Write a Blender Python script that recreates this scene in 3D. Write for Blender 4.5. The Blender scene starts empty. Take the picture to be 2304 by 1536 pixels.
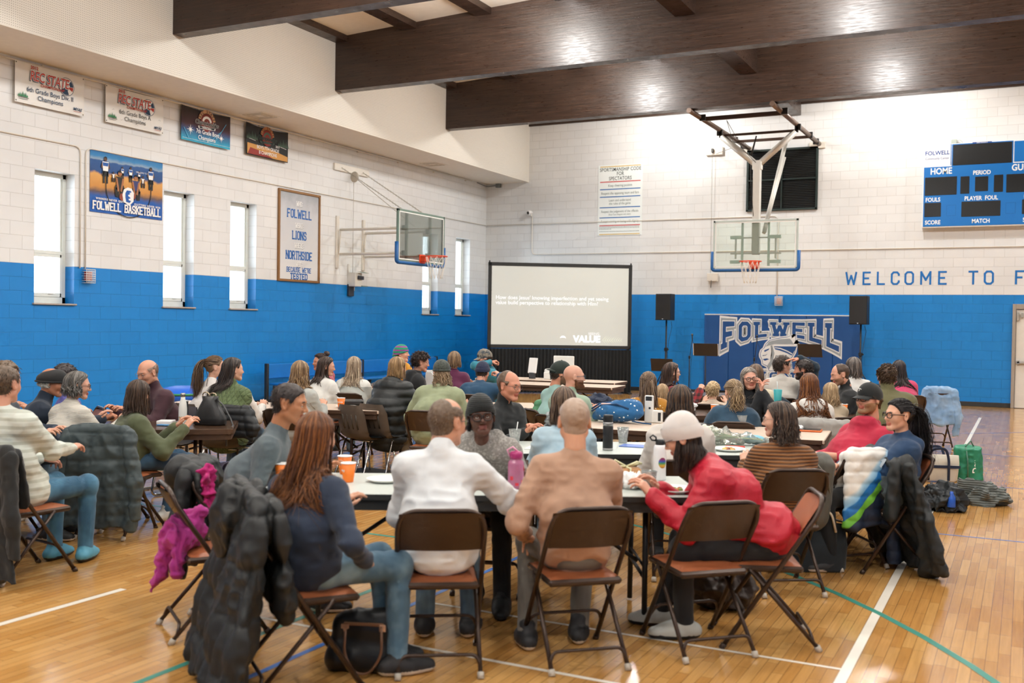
import bpy, math, random
import numpy as np
from mathutils import Matrix, Vector
rng = np.random.default_rng(7)
random.seed(7)
SC = bpy.context.scene
COL = SC.collection
# ---------------------------------------------------------------- camera
CAM_POS = (13.2014, -24.3487, 1.6669)
YAW, PITCH, ROLL = -0.4695, -0.0182, 0.0153
cd = bpy.data.cameras.new('camera')
cd.sensor_width = 36.0
cd.lens = 2279.59 * 36.0 / 2304.0
cd.clip_start, cd.clip_end = 0.1, 200
cd.dof.use_dof = True
cd.dof.focus_distance = 11.0
cd.dof.aperture_fstop = 2.2
cam = bpy.data.objects.new('camera', cd)
COL.objects.link(cam)
_f = Vector((math.sin(YAW)*math.cos(PITCH), math.cos(YAW)*math.cos(PITCH), math.sin(PITCH)))
_r = Vector((math.cos(YAW), -math.sin(YAW), 0))
_u = _r.cross(_f)
_c, _s = math.cos(ROLL), math.sin(ROLL)
_r2, _u2 = _c*_r + _s*_u, -_s*_r + _c*_u
_m = Matrix((_r2, _u2, -_f)).transposed().to_4x4()
_m.translation = Vector(CAM_POS)
cam.matrix_world = _m
SC.camera = cam
# ---------------------------------------------------------------- look, world, lamps
vs = SC.view_settings
SC.display_settings.display_device = 'sRGB'
vs.view_transform = 'Standard'; vs.look = 'None'; vs.gamma = 1.0
vs.use_curve_mapping = False
vs.exposure = 0.0
SC.cycles.use_denoising = True
SC.cycles.use_adaptive_sampling = True
SC.cycles.adaptive_threshold = 0.07
SC.cycles.adaptive_min_samples = 14
SC.cycles.max_bounces = 6
SC.cycles.diffuse_bounces = 4
SC.cycles.glossy_bounces = 3
SC.cycles.transparent_max_bounces = 12
SC.cycles.caustics_reflective = False
SC.cycles.caustics_refractive = False
SC.cycles.sample_clamp_indirect = 6.0
w = bpy.data.worlds.new('overcast_sky'); SC.world = w
w.use_nodes = True
w.node_tree.nodes['Background'].inputs[0].default_value = (0.93, 0.97, 1.0, 1)
w.node_tree.nodes['Background'].inputs[1].default_value = 13.0
LAMP_W = 300.0
for lx in (5.5, 10.6, 15.7, 20.8):
    for ly in (-2.2, -6.4, -10.5, -14.7, -18.8, -22.9, -27.0):
        ld = bpy.data.lights.new('high_bay_light', 'POINT')
        ld.energy = LAMP_W
        ld.color = (1.0, 0.985, 0.96)
        ld.shadow_soft_size = 0.22
        lo = bpy.data.objects.new('high_bay_light', ld)
        lo.location = (lx, ly, 6.8)
        COL.objects.link(lo)

# ---------------------------------------------------------------- tags
def tag(o, label=None, cat=None, group=None, kind=None):
    if label: o['label'] = label
    if cat: o['category'] = cat
    if group: o['group'] = group
    if kind: o['kind'] = kind
    return o

def thing(name, label, cat, loc=(0, 0, 0), rz=0.0, group=None):
    o = bpy.data.objects.new(name, None); COL.objects.link(o)
    o.empty_display_size = 0.1
    o.location = loc; o.rotation_euler = (0, 0, rz)
    return tag(o, label, cat, group)

def copy_tree(o, parent=None):
    c = o.copy(); COL.objects.link(c)
    if parent: c.parent = parent
    for ch in o.children: copy_tree(ch, c)
    return c

# ---------------------------------------------------------------- materials
def lin(h):
    if isinstance(h, str):
        h = h.lstrip('#'); h = [int(h[i:i+2], 16)/255 for i in (0, 2, 4)]
    return tuple(((c/12.92) if c <= .04045 else ((c+.055)/1.055)**2.4) for c in h) + (1.0,)

_mats = {}
class NT:
    def __init__(s, name):
        s.m = bpy.data.materials.new(name); s.m.use_nodes = True
        s.t = s.m.node_tree; s.b = s.t.nodes['Principled BSDF']; s.out = s.t.nodes['Material Output']
    def n(s, typ, **kw):
        nd = s.t.nodes.new(typ)
        for k, v in kw.items():
            if k.startswith('i_'):
                nd.inputs[int(k[2:])].default_value = v
            else: setattr(nd, k, v)
        return nd
    def l(s, a, b): s.t.links.new(a, b)
    def coord(s, kind='Object'):
        return s.n('ShaderNodeTexCoord').outputs[kind]
    def mapping(s, vec, scale=(1, 1, 1), loc=(0, 0, 0), rot=(0, 0, 0)):
        mp = s.n('ShaderNodeMapping'); s.l(vec, mp.inputs[0])
        mp.inputs[1].default_value = loc; mp.inputs[2].default_value = rot; mp.inputs[3].default_value = scale
        return mp.outputs[0]
    def noise(s, vec, scale=5, detail=3, rough=.5):
        nd = s.n('ShaderNodeTexNoise'); s.l(vec, nd.inputs['Vector'])
        nd.inputs['Scale'].default_value = scale; nd.inputs['Detail'].default_value = detail
        nd.inputs['Roughness'].default_value = rough
        return nd.outputs[0]
    def ramp(s, fac, stops, interp='LINEAR'):
        r = s.n('ShaderNodeValToRGB'); s.l(fac, r.inputs[0]); r.color_ramp.interpolation = interp
        el = r.color_ramp.elements
        while len(el) < len(stops): el.new(.5)
        for e, (p, c) in zip(el, stops):
            e.position = p; e.color = c if len(c) == 4 else lin(c)
        return r.outputs[0]
    def mix(s, fac, a, b, mode='MIX'):
        nd = s.n('ShaderNodeMix', data_type='RGBA', blend_type=mode)
        for sock, v in ((nd.inputs[0], fac), (nd.inputs[6], a), (nd.inputs[7], b)):
            if hasattr(v, 'links') or isinstance(v, bpy.types.NodeSocket): s.l(v, sock)
            else: sock.default_value = v
        return nd.outputs[2]
    def math(s, op, a, b=None):
        nd = s.n('ShaderNodeMath', operation=op)
        for i, v in enumerate((a, b)):
            if v is None: continue
            if isinstance(v, bpy.types.NodeSocket): s.l(v, nd.inputs[i])
            else: nd.inputs[i].default_value = v
        return nd.outputs[0]
    def bump(s, h, strength=.3, dist=.01, normal=None):
        b = s.n('ShaderNodeBump'); s.l(h, b.inputs['Height'])
        b.inputs['Strength'].default_value = strength; b.inputs['Distance'].default_value = dist
        if normal: s.l(normal, b.inputs['Normal'])
        s.l(b.outputs[0], s.b.inputs['Normal']); return b.outputs[0]
    def col(s, c):
        if isinstance(c, bpy.types.NodeSocket): s.l(c, s.b.inputs['Base Color'])
        else: s.b.inputs['Base Color'].default_value = c
    def set(s, rough=None, metal=None, **kw):
        if rough is not None: s.b.inputs['Roughness'].default_value = rough
        if metal is not None: s.b.inputs['Metallic'].default_value = metal
        for k, v in kw.items(): s.b.inputs[k.replace('_', ' ')].default_value = v
        return s.m

def plain(hexc, rough=.5, metal=0.0, vary=.06, scale=9.0, bump=0.0, **kw):
    key = ('plain', hexc, rough, metal, vary, scale, bump, tuple(kw.items()))
    if key in _mats: return _mats[key]
    t = NT('surface_' + hexc.lstrip('#'))
    c = lin(hexc)
    n = t.noise(t.coord(), scale, 3)
    t.col(t.mix(t.math('MULTIPLY', n, 1.0), tuple(x*(1-vary) for x in c[:3])+(1,), tuple(min(1, x*(1+vary)) for x in c[:3])+(1,)))
    if bump: t.bump(t.noise(t.coord(), scale*12, 2), bump, .002)
    _mats[key] = t.set(rough, metal, **kw)
    return _mats[key]

def emit(hexc, strength=1.0):
    t = NT('lit_' + hexc.lstrip('#'))
    t.col((0, 0, 0, 1)); t.b.inputs['Emission Color'].default_value = lin(hexc)
    t.b.inputs['Emission Strength'].default_value = strength
    return t.set(.6)

def clear(hexc='#ffffff', gloss=.12, tint=1.0, rough=.03):
    key = ('clear', hexc, gloss, tint)
    if key in _mats: return _mats[key]
    t = NT('clear_' + hexc.lstrip('#'))
    tr = t.n('ShaderNodeBsdfTransparent'); tr.inputs[0].default_value = lin(hexc)
    gl = t.n('ShaderNodeBsdfGlossy'); gl.inputs['Roughness'].default_value = rough
    fr = t.n('ShaderNodeFresnel'); fr.inputs[0].default_value = 1.45
    mx = t.n('ShaderNodeMixShader')
    f = t.math('ADD', t.math('MULTIPLY', fr.outputs[0], .8), gloss*.3)
    t.l(f, mx.inputs[0]); t.l(tr.outputs[0], mx.inputs[1]); t.l(gl.outputs[0], mx.inputs[2])
    if tint < 1.0:
        df = t.n('ShaderNodeBsdfDiffuse'); df.inputs[0].default_value = lin(hexc)
        m2 = t.n('ShaderNodeMixShader'); m2.inputs[0].default_value = tint
        t.l(df.outputs[0], m2.inputs[1]); t.l(mx.outputs[0], m2.inputs[2]); t.l(m2.outputs[0], t.out.inputs[0])
    else: t.l(mx.outputs[0], t.out.inputs[0])
    _mats[key] = t.m
    return t.m

# ---------------------------------------------------------------- mesh builder
def mesh_obj(name, V, F, mats, parent=None, smooth=True, mi=None, loc=None, rz=0.0):
    me = bpy.data.meshes.new(name)
    me.from_pydata([tuple(map(float, v)) for v in V], [], [tuple(map(int, f)) for f in F])
    if not isinstance(mats, (list, tuple)): mats = [mats]
    for m in mats: me.materials.append(m)
    n = len(me.polygons)
    if mi is not None: me.polygons.foreach_set('material_index', np.asarray(mi, dtype=np.int32))
    sm = np.asarray(smooth, dtype=bool) if not isinstance(smooth, bool) else np.full(n, smooth)
    me.polygons.foreach_set('use_smooth', sm)
    me.update()
    o = bpy.data.objects.new(name, me); COL.objects.link(o)
    if parent: o.parent = parent
    if loc is not None: o.location = loc
    o.rotation_euler = (0, 0, rz)
    return o

class MB:
    def __init__(s): s.V = []; s.F = []; s.S = []; s.I = []; s.M = Matrix.Identity(4); s.mi = 0
    def at(s, loc=(0, 0, 0), rz=0.0, rx=0.0, ry=0.0):
        s.M = Matrix.Translation(loc) @ Matrix.Rotation(rz, 4, 'Z') @ Matrix.Rotation(ry, 4, 'Y') @ Matrix.Rotation(rx, 4, 'X'); return s
    def add(s, V, F, smooth=False):
        b = len(s.V)
        s.V += [tuple(s.M @ Vector(v)) for v in V]
        s.F += [tuple(b+i for i in f) for f in F]
        s.S += [smooth]*len(F); s.I += [s.mi]*len(F); return s
    def box(s, c, d, b=0.0):
        x, y, z = c; a, e, h = d[0]/2, d[1]/2, d[2]/2
        if b <= 0:
            V = [(x+i*a, y+j*e, z+k*h) for i in (-1, 1) for j in (-1, 1) for k in (-1, 1)]
            return s.add(V, [(0, 1, 3, 2), (4, 6, 7, 5), (0, 4, 5, 1), (2, 3, 7, 6), (0, 2, 6, 4), (1, 5, 7, 3)])
        b = min(b, a*.99, e*.99, h*.99)
        V = []; idx = {}
        for i in (-1, 1):
            for j in (-1, 1):
                for k in (-1, 1):
                    for ax in range(3):
                        p = [i*(a-b), j*(e-b), k*(h-b)]
                        p[ax] = (i*a, j*e, k*h)[ax]
                        idx[i, j, k, ax] = len(V); V.append((x+p[0], y+p[1], z+p[2]))
        F = []
        for ax in range(3):
            o1, o2 = [q for q in range(3) if q != ax]
            for sg in (-1, 1):
                f = []
                for u, v in ((-1, -1), (1, -1), (1, 1), (-1, 1)):
                    k = [0, 0, 0]; k[ax] = sg; k[o1] = u; k[o2] = v
                    f.append(idx[k[0], k[1], k[2], ax])
                F.append(tuple(f if (sg > 0) == (ax != 1) else f[::-1]))
        for ax in range(3):
            o1, o2 = [q for q in range(3) if q != ax]
            for u in (-1, 1):
                for v in (-1, 1):
                    def g(t, q):
                        k = [0, 0, 0]; k[ax] = t; k[o1] = u; k[o2] = v
                        return idx[k[0], k[1], k[2], q]
                    f = [g(-1, o1), g(1, o1), g(1, o2), g(-1, o2)]
                    F.append(tuple(f if (u*v > 0) == (ax != 1) else f[::-1]))
        for i in (-1, 1):
            for j in (-1, 1):
                for k in (-1, 1):
                    f = [idx[i, j, k, q] for q in range(3)]
                    F.append(tuple(f if i*j*k > 0 else f[::-1]))
        return s.add(V, F)
    def tube(s, P, r, n=8, closed=False, flat=1.0, caps=True):
        P = [Vector(p) for p in P]; m = len(P)
        R = r if isinstance(r, (list, tuple)) else [r]*m
        T = []
        for i in range(m):
            a = P[i-1] if (i > 0 or closed) else P[i]
            b = P[(i+1) % m] if (i < m-1 or closed) else P[i]
            t = (b-a); T.append(t.normalized() if t.length > 1e-9 else Vector((0, 0, 1)))
        up = Vector((0, 0, 1)) if abs(T[0].z) < .9 else Vector((0, 1, 0))
        u = (up - T[0]*up.dot(T[0])).normalized(); V = []
        for i in range(m):
            u = u - T[i]*u.dot(T[i])
            u = u.normalized() if u.length > 1e-6 else Vector((1, 0, 0))
            v = T[i].cross(u)
            for k in range(n):
                an = 2*math.pi*k/n
                V.append(P[i] + R[i]*(math.cos(an)*u*flat + math.sin(an)*v))
        F = []
        for i in range(m if closed else m-1):
            j = (i+1) % m
            for k in range(n):
                F.append((i*n+k, i*n+(k+1) % n, j*n+(k+1) % n, j*n+k))
        s.add(V, F, True)
        if caps and not closed:
            b = len(s.V)-len(V)
            s.F += [tuple(b+k for k in range(n))[::-1], tuple(b+(m-1)*n+k for k in range(n))]
            s.S += [False]*2; s.I += [s.mi]*2
        return s
    def lathe(s, prof, n=24, c=(0, 0, 0), smooth=True, sx=1.0, sy=1.0):
        V = []; m = len(prof)
        for r, z in prof:
            for k in range(n):
                a = 2*math.pi*k/n
                V.append((c[0]+sx*r*math.cos(a), c[1]+sy*r*math.sin(a), c[2]+z))
        F = [(i*n+k, i*n+(k+1) % n, (i+1)*n+(k+1) % n, (i+1)*n+k) for i in range(m-1) for k in range(n)]
        s.add(V, F, smooth)
        b = len(s.V)-len(V)
        for q, rev in ((0, True), (m-1, False)):
            if prof[q][0] > 1e-6:
                f = tuple(b+q*n+k for k in range(n))
                s.F.append(f[::-1] if rev else f); s.S.append(False); s.I.append(s.mi)
        return s
    def prism(s, poly, d, axis='y', o=0.0):
        # poly (u,v) extruded from o to o+d along axis; faces both sides
        n = len(poly)
        def P(u, v, t): return {'y': (u, t, v), 'x': (t, u, v), 'z': (u, v, t)}[axis]
        V = [P(u, v, o) for u, v in poly] + [P(u, v, o+d) for u, v in poly]
        F = [tuple(range(n)), tuple(range(2*n-1, n-1, -1))]
        F += [(i, i+n, (i+1) % n+n, (i+1) % n) for i in range(n)]
        return s.add(V, F)
    def grid(s, fn, nu, nv, smooth=True):
        V = [fn(i/nu, j/nv) for i in range(nu+1) for j in range(nv+1)]
        F = [(i*(nv+1)+j, (i+1)*(nv+1)+j, (i+1)*(nv+1)+j+1, i*(nv+1)+j+1) for i in range(nu) for j in range(nv)]
        return s.add(V, F, smooth)
    def ball(s, c, r, nu=16, nv=10):
        r = r if isinstance(r, (list, tuple)) else (r, r, r)
        V = []
        for j in range(nv+1):
            ph = math.pi*j/nv
            for k in range(nu):
                a = 2*math.pi*k/nu
                V.append((c[0]+r[0]*math.sin(ph)*math.cos(a), c[1]+r[1]*math.sin(ph)*math.sin(a), c[2]-r[2]*math.cos(ph)))
        F = [(j*nu+k, j*nu+(k+1) % nu, (j+1)*nu+(k+1) % nu, (j+1)*nu+k) for j in range(nv) for k in range(nu)]
        return s.add(V, F, True)
    def build(s, name, mats, parent=None, loc=None, rz=0.0):
        return mesh_obj(name, s.V, s.F, mats, parent, np.array(s.S, dtype=bool), s.I, loc, rz)

def arc(c, r, a0, a1, n=8, ax='xz', fix=0.0):
    out = []
    for i in range(n+1):
        a = a0+(a1-a0)*i/n
        u, v = c[0]+r*math.cos(a), c[1]+r*math.sin(a)
        out.append({'xz': (u, fix, v), 'yz': (fix, u, v), 'xy': (u, v, fix)}[ax])
    return out

def round_path(P, r, n=5):
    P = [Vector(p) for p in P]; out = [P[0]]
    for i in range(1, len(P)-1):
        a, b, c = P[i-1], P[i], P[i+1]
        ra = min(r, (a-b).length*.49, (c-b).length*.49)
        p0 = b+(a-b).normalized()*ra; p1 = b+(c-b).normalized()*ra
        for k in range(n+1):
            t = k/n; out.append((1-t)**2*p0+2*t*(1-t)*b+t*t*p1)
    return out+[P[-1]]

# flat lettering -------------------------------------------------------------
GL = {'A': [[(0, 0), (2, 6), (4, 0)], [(.7, 2.1), (3.3, 2.1)]],
 'B': [[(0, 0), (0, 6), (3, 6), (4, 5), (4, 4), (3, 3), (0, 3)], [(3, 3), (4, 2), (4, 1), (3, 0), (0, 0)]],
 'C': [[(4, 4.5), (4, 5), (3, 6), (1, 6), (0, 5), (0, 1), (1, 0), (3, 0), (4, 1), (4, 1.5)]],
 'D': [[(0, 0), (0, 6), (3, 6), (4, 5), (4, 1), (3, 0), (0, 0)]],
 'E': [[(4, 6), (0, 6), (0, 0), (4, 0)], [(0, 3), (3, 3)]], 'F': [[(4, 6), (0, 6), (0, 0)], [(0, 3), (3, 3)]],
 'H': [[(0, 0), (0, 6)], [(4, 0), (4, 6)], [(0, 3), (4, 3)]], 'I': [[(.6, 0), (.6, 6)]],
 'K': [[(0, 0), (0, 6)], [(4, 6), (0, 2.4)], [(1.3, 3.5), (4, 0)]], 'L': [[(0, 6), (0, 0), (4, 0)]],
 'M': [[(0, 0), (0, 6), (2, 2), (4, 6), (4, 0)]], 'N': [[(0, 0), (0, 6), (4, 0), (4, 6)]],
 'O': [[(1, 0), (0, 1), (0, 5), (1, 6), (3, 6), (4, 5), (4, 1), (3, 0), (1, 0)]],
 'R': [[(0, 0), (0, 6), (3, 6), (4, 5), (4, 4), (3, 3), (0, 3)], [(2, 3), (4, 0)]],
 'S': [[(4, 4.6), (4, 5), (3, 6), (1, 6), (0, 5), (0, 4), (1, 3), (3, 3), (4, 2), (4, 1), (3, 0), (1, 0), (0, 1), (0, 1.4)]],
 'T': [[(0, 6), (4, 6)], [(2, 6), (2, 0)]], 'U': [[(0, 6), (0, 1), (1, 0), (3, 0), (4, 1), (4, 6)]],
 'W': [[(0, 6), (1.3, 0), (2.9, 4.4), (4.5, 0), (5.8, 6)]], 'Y': [[(0, 6), (2, 3), (4, 6)], [(2, 3), (2, 0)]],
 ':': [[(.6, 1), (.6, 1.2)], [(.6, 4), (.6, 4.2)]], "'": [[(.4, 5), (.4, 6)]], ' ': []}
NARROW = {'W': 5.8, 'I': 1.2, ':': 1.2, "'": .8, ' ': 3}
def glyph_width(ch): return NARROW.get(ch, 4)
def strokes(text, h, t, gap=1.6, serif=0.0, wx=1.0, warp=None):
    """flat polygons (u,v,lift) for block letters; h cap height, t stroke width; u starts at 0. Strips are mitred; crossing strips get their own small lift"""
    polys = []; k = h/6.0; x = 0.0
    def strip(P, lift, closed=False, ext=.42):
        P = [Vector(p) for p in P]
        if not closed and ext:
            P[0] = P[0]+(P[0]-P[1]).normalized()*t*ext; P[-1] = P[-1]+(P[-1]-P[-2]).normalized()*t*ext
        if warp:
            Q = []
            for p, q in zip(P, P[1:]):
                m = max(1, int((q-p).length/(h*.2))); Q += [p.lerp(q, i/m) for i in range(m)]
            P = Q if closed else Q+[P[-1]]
        elif closed: P = P[:-1]
        n = len(P); L = []; R = []
        for i in range(n):
            a = P[i-1] if (i or closed) else None; b = P[(i+1) % n] if (i < n-1 or closed) else None
            d0 = (P[i]-a).normalized() if a is not None else (b-P[i]).normalized(); d1 = (b-P[i]).normalized() if b is not None else d0
            n0, n1 = Vector((-d0.y, d0.x)), Vector((-d1.y, d1.x)); m_ = n0+n1
            m_ = m_.normalized() if m_.length > 1e-6 else n0
            w_ = t/2/max(m_.dot(n0), .6); L.append(P[i]+m_*w_); R.append(P[i]-m_*w_)
        for i in range(n if closed else n-1):
            j = (i+1) % n; polys.append([(p.x, p.y, lift) for p in (R[i], R[j], L[j], L[i])])
    for gi, ch in enumerate(text):
        q = (gi % 2)*7
        runs = []
        for pl in GL[ch]:
            cut = [0]
            for i in range(1, len(pl)-1):
                d0 = Vector(pl[i])-Vector(pl[i-1]); d1 = Vector(pl[i+1])-Vector(pl[i])
                if d0.normalized().dot(d1.normalized()) < -.15: cut.append(i)
            cut.append(len(pl)-1); runs += [pl[i:j+1] for i, j in zip(cut, cut[1:])]
        for pl in runs:
            pts = [(x+px*k*wx, py*k) for px, py in pl]; cl_ = pts[0] == pts[-1]
            strip(pts, q*3e-5, cl_); q += 1
            if serif:
                for p, r in ((pts[0], pts[1]), (pts[-1], pts[-2])):
                    if (abs(p[1]) < 1e-6 or abs(p[1]-h) < 1e-6) and abs(r[1]-p[1]) > abs(r[0]-p[0]) and not cl_:
                        strip([(p[0]-serif-t*.2, p[1]), (p[0]+serif+t*.2, p[1])], q*3e-5, False, 0); q += 1
        x += (glyph_width(ch)+gap)*k*wx
    W = x-gap*k*wx
    if warp: polys = [[warp(u, v, W)+(l,) for u, v, l in p] for p in polys]
    return polys, W

def lay(mb, polys, d):
    """polys in the local xz plane at y=-d (facing -y)"""
    for p in polys:
        mb.add([(q[0], -d-(q[2] if len(q) > 2 else 0), q[1]) for q in p], [tuple(range(len(p)))])
    return mb

def typed(text, size, bold=0.0, align='CENTER', spacing=1.0, shear=0.0, line=1.0, xs=1.0):
    """built-in font text as flat mesh verts/faces in the xz plane, facing -y"""
    cu = bpy.data.curves.new('t', 'FONT'); cu.body = text; cu.size = size; cu.align_x = align
    cu.offset = bold*size; cu.space_character = spacing; cu.shear = shear; cu.space_line = line
    cu.resolution_u = 3; cu.fill_mode = 'FRONT'
    ob = bpy.data.objects.new('t', cu); COL.objects.link(ob)
    me = bpy.data.meshes.new_from_object(ob)
    V = [(v.co.x*xs, 0.0, v.co.y) for v in me.vertices]; F = [tuple(p.vertices) for p in me.polygons]
    bpy.data.objects.remove(ob); bpy.data.curves.remove(cu); bpy.data.meshes.remove(me)
    return V, F

def type_on(mb, text, size, u, v, d, **kw):
    V, F = typed(text, size, **kw)
    return mb.add([(x+u, -d, z+v) for x, y, z in V], F)
# ================================================================ ROOM
PI = math.pi
BLUE_TOP = 2.4384
def block_wall(axis, off, name):
    t = NT(name)
    g = t.n('ShaderNodeNewGeometry'); sx = t.n('ShaderNodeSeparateXYZ'); t.l(g.outputs['Position'], sx.inputs[0])
    cb = t.n('ShaderNodeCombineXYZ')
    t.l(t.math('ADD', sx.outputs[axis], off), cb.inputs[0]); t.l(sx.outputs[2], cb.inputs[1])
    br = t.n('ShaderNodeTexBrick', offset=.5, offset_frequency=2)
    t.l(cb.outputs[0], br.inputs['Vector'])
    for k, v in (('Scale', 1.0), ('Mortar Size', .0045), ('Mortar Smooth', .25), ('Bias', 0.0), ('Brick Width', .4064), ('Row Height', .2032)):
        br.inputs[k].default_value = v
    br.inputs['Color1'].default_value = (1, 1, 1, 1); br.inputs['Color2'].default_value = (.95, .95, .95, 1)
    br.inputs['Mortar'].default_value = (.80, .79, .77, 1)
    up = t.math('GREATER_THAN', sx.outputs[2], BLUE_TOP)
    paint = t.mix(up, lin('#0680cf'), lin('#e5e6e5'))
    dirt = t.noise(cb.outputs[0], 1.3, 4)
    tone = t.ramp(dirt, [(.3, (.94, .94, .94, 1)), (.7, (1, 1, 1, 1))])
    c = t.mix(1.0, paint, br.outputs[0], 'MULTIPLY')
    t.col(t.mix(1.0, c, tone, 'MULTIPLY'))
    h = t.math('ADD', t.math('MULTIPLY', br.outputs[1], -1.0), t.math('MULTIPLY', t.noise(cb.outputs[0], 160, 2), .28))
    t.bump(h, .55, .006)
    return t.set(.42)
M_LW = block_wall(1, 13.0865, 'painted_block_side')
M_BW = block_wall(0, -10.9196, 'painted_block_back')

# floor: narrow maple strips running along y
t = NT('maple_floor')
g = t.n('ShaderNodeNewGeometry'); sx = t.n('ShaderNodeSeparateXYZ'); t.l(g.outputs['Position'], sx.inputs[0])
cb = t.n('ShaderNodeCombineXYZ'); t.l(sx.outputs[1], cb.inputs[0]); t.l(sx.outputs[0], cb.inputs[1])
br = t.n('ShaderNodeTexBrick', offset=.37, offset_frequency=3, squash=.7, squash_frequency=2); t.l(cb.outputs[0], br.inputs['Vector'])
for k, v in (('Scale', 1.0), ('Mortar Size', .0011), ('Mortar Smooth', .1), ('Bias', 0.0), ('Brick Width', .52), ('Row Height', .057)):
    br.inputs[k].default_value = v
br.inputs['Color1'].default_value = lin('#d2a465'); br.inputs['Color2'].default_value = lin('#bd8a4b')
br.inputs['Mortar'].default_value = lin('#6d4520')
gr = t.noise(t.mapping(g.outputs['Position'], (60, 2.5, 1)), 1.0, 5, .6)
c = t.mix(1.0, br.outputs[0], t.ramp(gr, [(.25, (.80, .77, .72, 1)), (.7, (1.06, 1.05, 1.03, 1))]), 'MULTIPLY')
big = t.noise(g.outputs['Position'], .5, 3)
c = t.mix(1.0, c, t.ramp(big, [(.3, (.88, .87, .85, 1)), (.7, (1.04, 1.04, 1.04, 1))]), 'MULTIPLY')
t.col(c)
t.l(t.ramp(t.noise(g.outputs['Position'], 3.0, 4), [(.3, (.10, .10, .10, 1)), (.75, (.20, .20, .20, 1))]), t.b.inputs['Roughness'])
wav = t.noise(t.mapping(g.outputs['Position'], (9, 1.1, 1)), 1.0, 2)
t.bump(t.math('ADD', wav, t.math('MULTIPLY', br.outputs[1], -.25)), .06, .006)
t.set(None, None, Specular_IOR_Level=.65)
M_FLOOR = t.m
fl = MB(); fl.box((12, -15, -.06), (24.6, 30.6, .12))
tag(fl.build('floor', M_FLOOR), kind='structure')

# wall_left with window openings
WINS = [(-14.10, -13.39), (-11.57, -10.86), (-9.94, -9.23), (-3.22, -2.50), (-1.61, -.88)]
WZ0, WZ1, REV = 1.86, 3.86, .26
ys = sorted([-30.3, .0] + [v for a in WINS for v in a])
zs = [0.0, WZ0, WZ1, 8.4]
lw = MB()
for i in range(len(ys)-1):
    for k in range(3):
        if k == 1 and (ys[i], ys[i+1]) in WINS: continue
        lw.add([(0, ys[i], zs[k]), (0, ys[i+1], zs[k]), (0, ys[i+1], zs[k+1]), (0, ys[i], zs[k+1])], [(0, 1, 2, 3)])
        lw.add([(-.32, ys[i], zs[k]), (-.32, ys[i], zs[k+1]), (-.32, ys[i+1], zs[k+1]), (-.32, ys[i+1], zs[k])], [(0, 1, 2, 3)])
for a, b in WINS:
    for y, f in ((a, 1), (b, -1)):
        q = [(0, y, WZ0), (-.32, y, WZ0), (-.32, y, WZ1), (0, y, WZ1)]
        lw.add(q, [(0, 1, 2, 3) if f > 0 else (3, 2, 1, 0)])
    lw.add([(0, a, WZ1), (0, b, WZ1), (-.32, b, WZ1), (-.32, a, WZ1)], [(0, 1, 2, 3)])
    lw.add([(0, a, WZ0), (-.32, a, WZ0), (-.32, b, WZ0), (0, b, WZ0)], [(0, 1, 2, 3)])
tag(lw.build('wall_left', M_LW), kind='structure')
bw = MB(); bw.box((12, .15, 4.1), (24.6, .3, 8.6)); tag(bw.build('wall_back', M_BW), kind='structure')
M_WARM = plain('#e6e0d6', .6)
rw = MB(); rw.box((24.15, -15, 4.1), (.3, 30.6, 8.6)); tag(rw.build('wall_right', M_LW), kind='structure')
nw = MB(); nw.box((12, -30.15, 4.1), (24.6, .3, 8.6)); tag(nw.build('wall_near', M_BW), kind='structure')

# windows: aluminium frames, two sashes, stone sill
M_FRAME = plain('#dfe3dc', .4, 0.1)
M_GLASS = clear('#f6fbff', .06)
M_SILL = plain('#a9a099', .7, bump=.2)
for i, (a, b) in enumerate(WINS):
    y0, y1 = a, b; xf = -.23; zt = 2.62
    wn = thing('window_%d' % (i+1), None, None, (xf, (a+b)/2, WZ0)); wn['kind'] = 'structure'
    hw = (b-a)/2
    m = MB()
    for sgn in (-1, 1): m.box((0, sgn*(hw-.03), 1.0), (.07, .06, 2.0), .004)
    m.box((0, 0, .05), (.07, 2*hw, .10), .004); m.box((0, 0, 1.965), (.07, 2*hw, .07), .004)
    m.box((.005, 0, .78), (.08, 2*hw-.1, .06), .004)
    m.build('window_frame', M_FRAME, wn)
    s = MB()
    for sgn in (-1, 1):
        s.box((.02, sgn*(hw-.085), .43), (.05, .05, .66), .004)
        s.box((-.005, sgn*(hw-.075), 1.37), (.04, .03, 1.14), .004)
    s.box((.02, 0, .13), (.05, 2*hw-.16, .06), .004); s.box((.02, 0, .735), (.05, 2*hw-.16, .05), .004)
    s.box((.05, .08, .15), (.03, .10, .015), .004)
    s.build('window_sash', M_FRAME, wn)
    gl = MB(); gl.box((.01, 0, .43), (.006, 2*hw-.2, .58)); gl.box((-.01, 0, 1.37), (.006, 2*hw-.16, 1.13))
    gl.build('window_pane', M_GLASS, wn)
    sl = MB(); sl.box((.12, 0, -.012), (.30, 2*hw+.06, .025), .004); sl.build('window_sill', M_SILL, wn)

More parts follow.
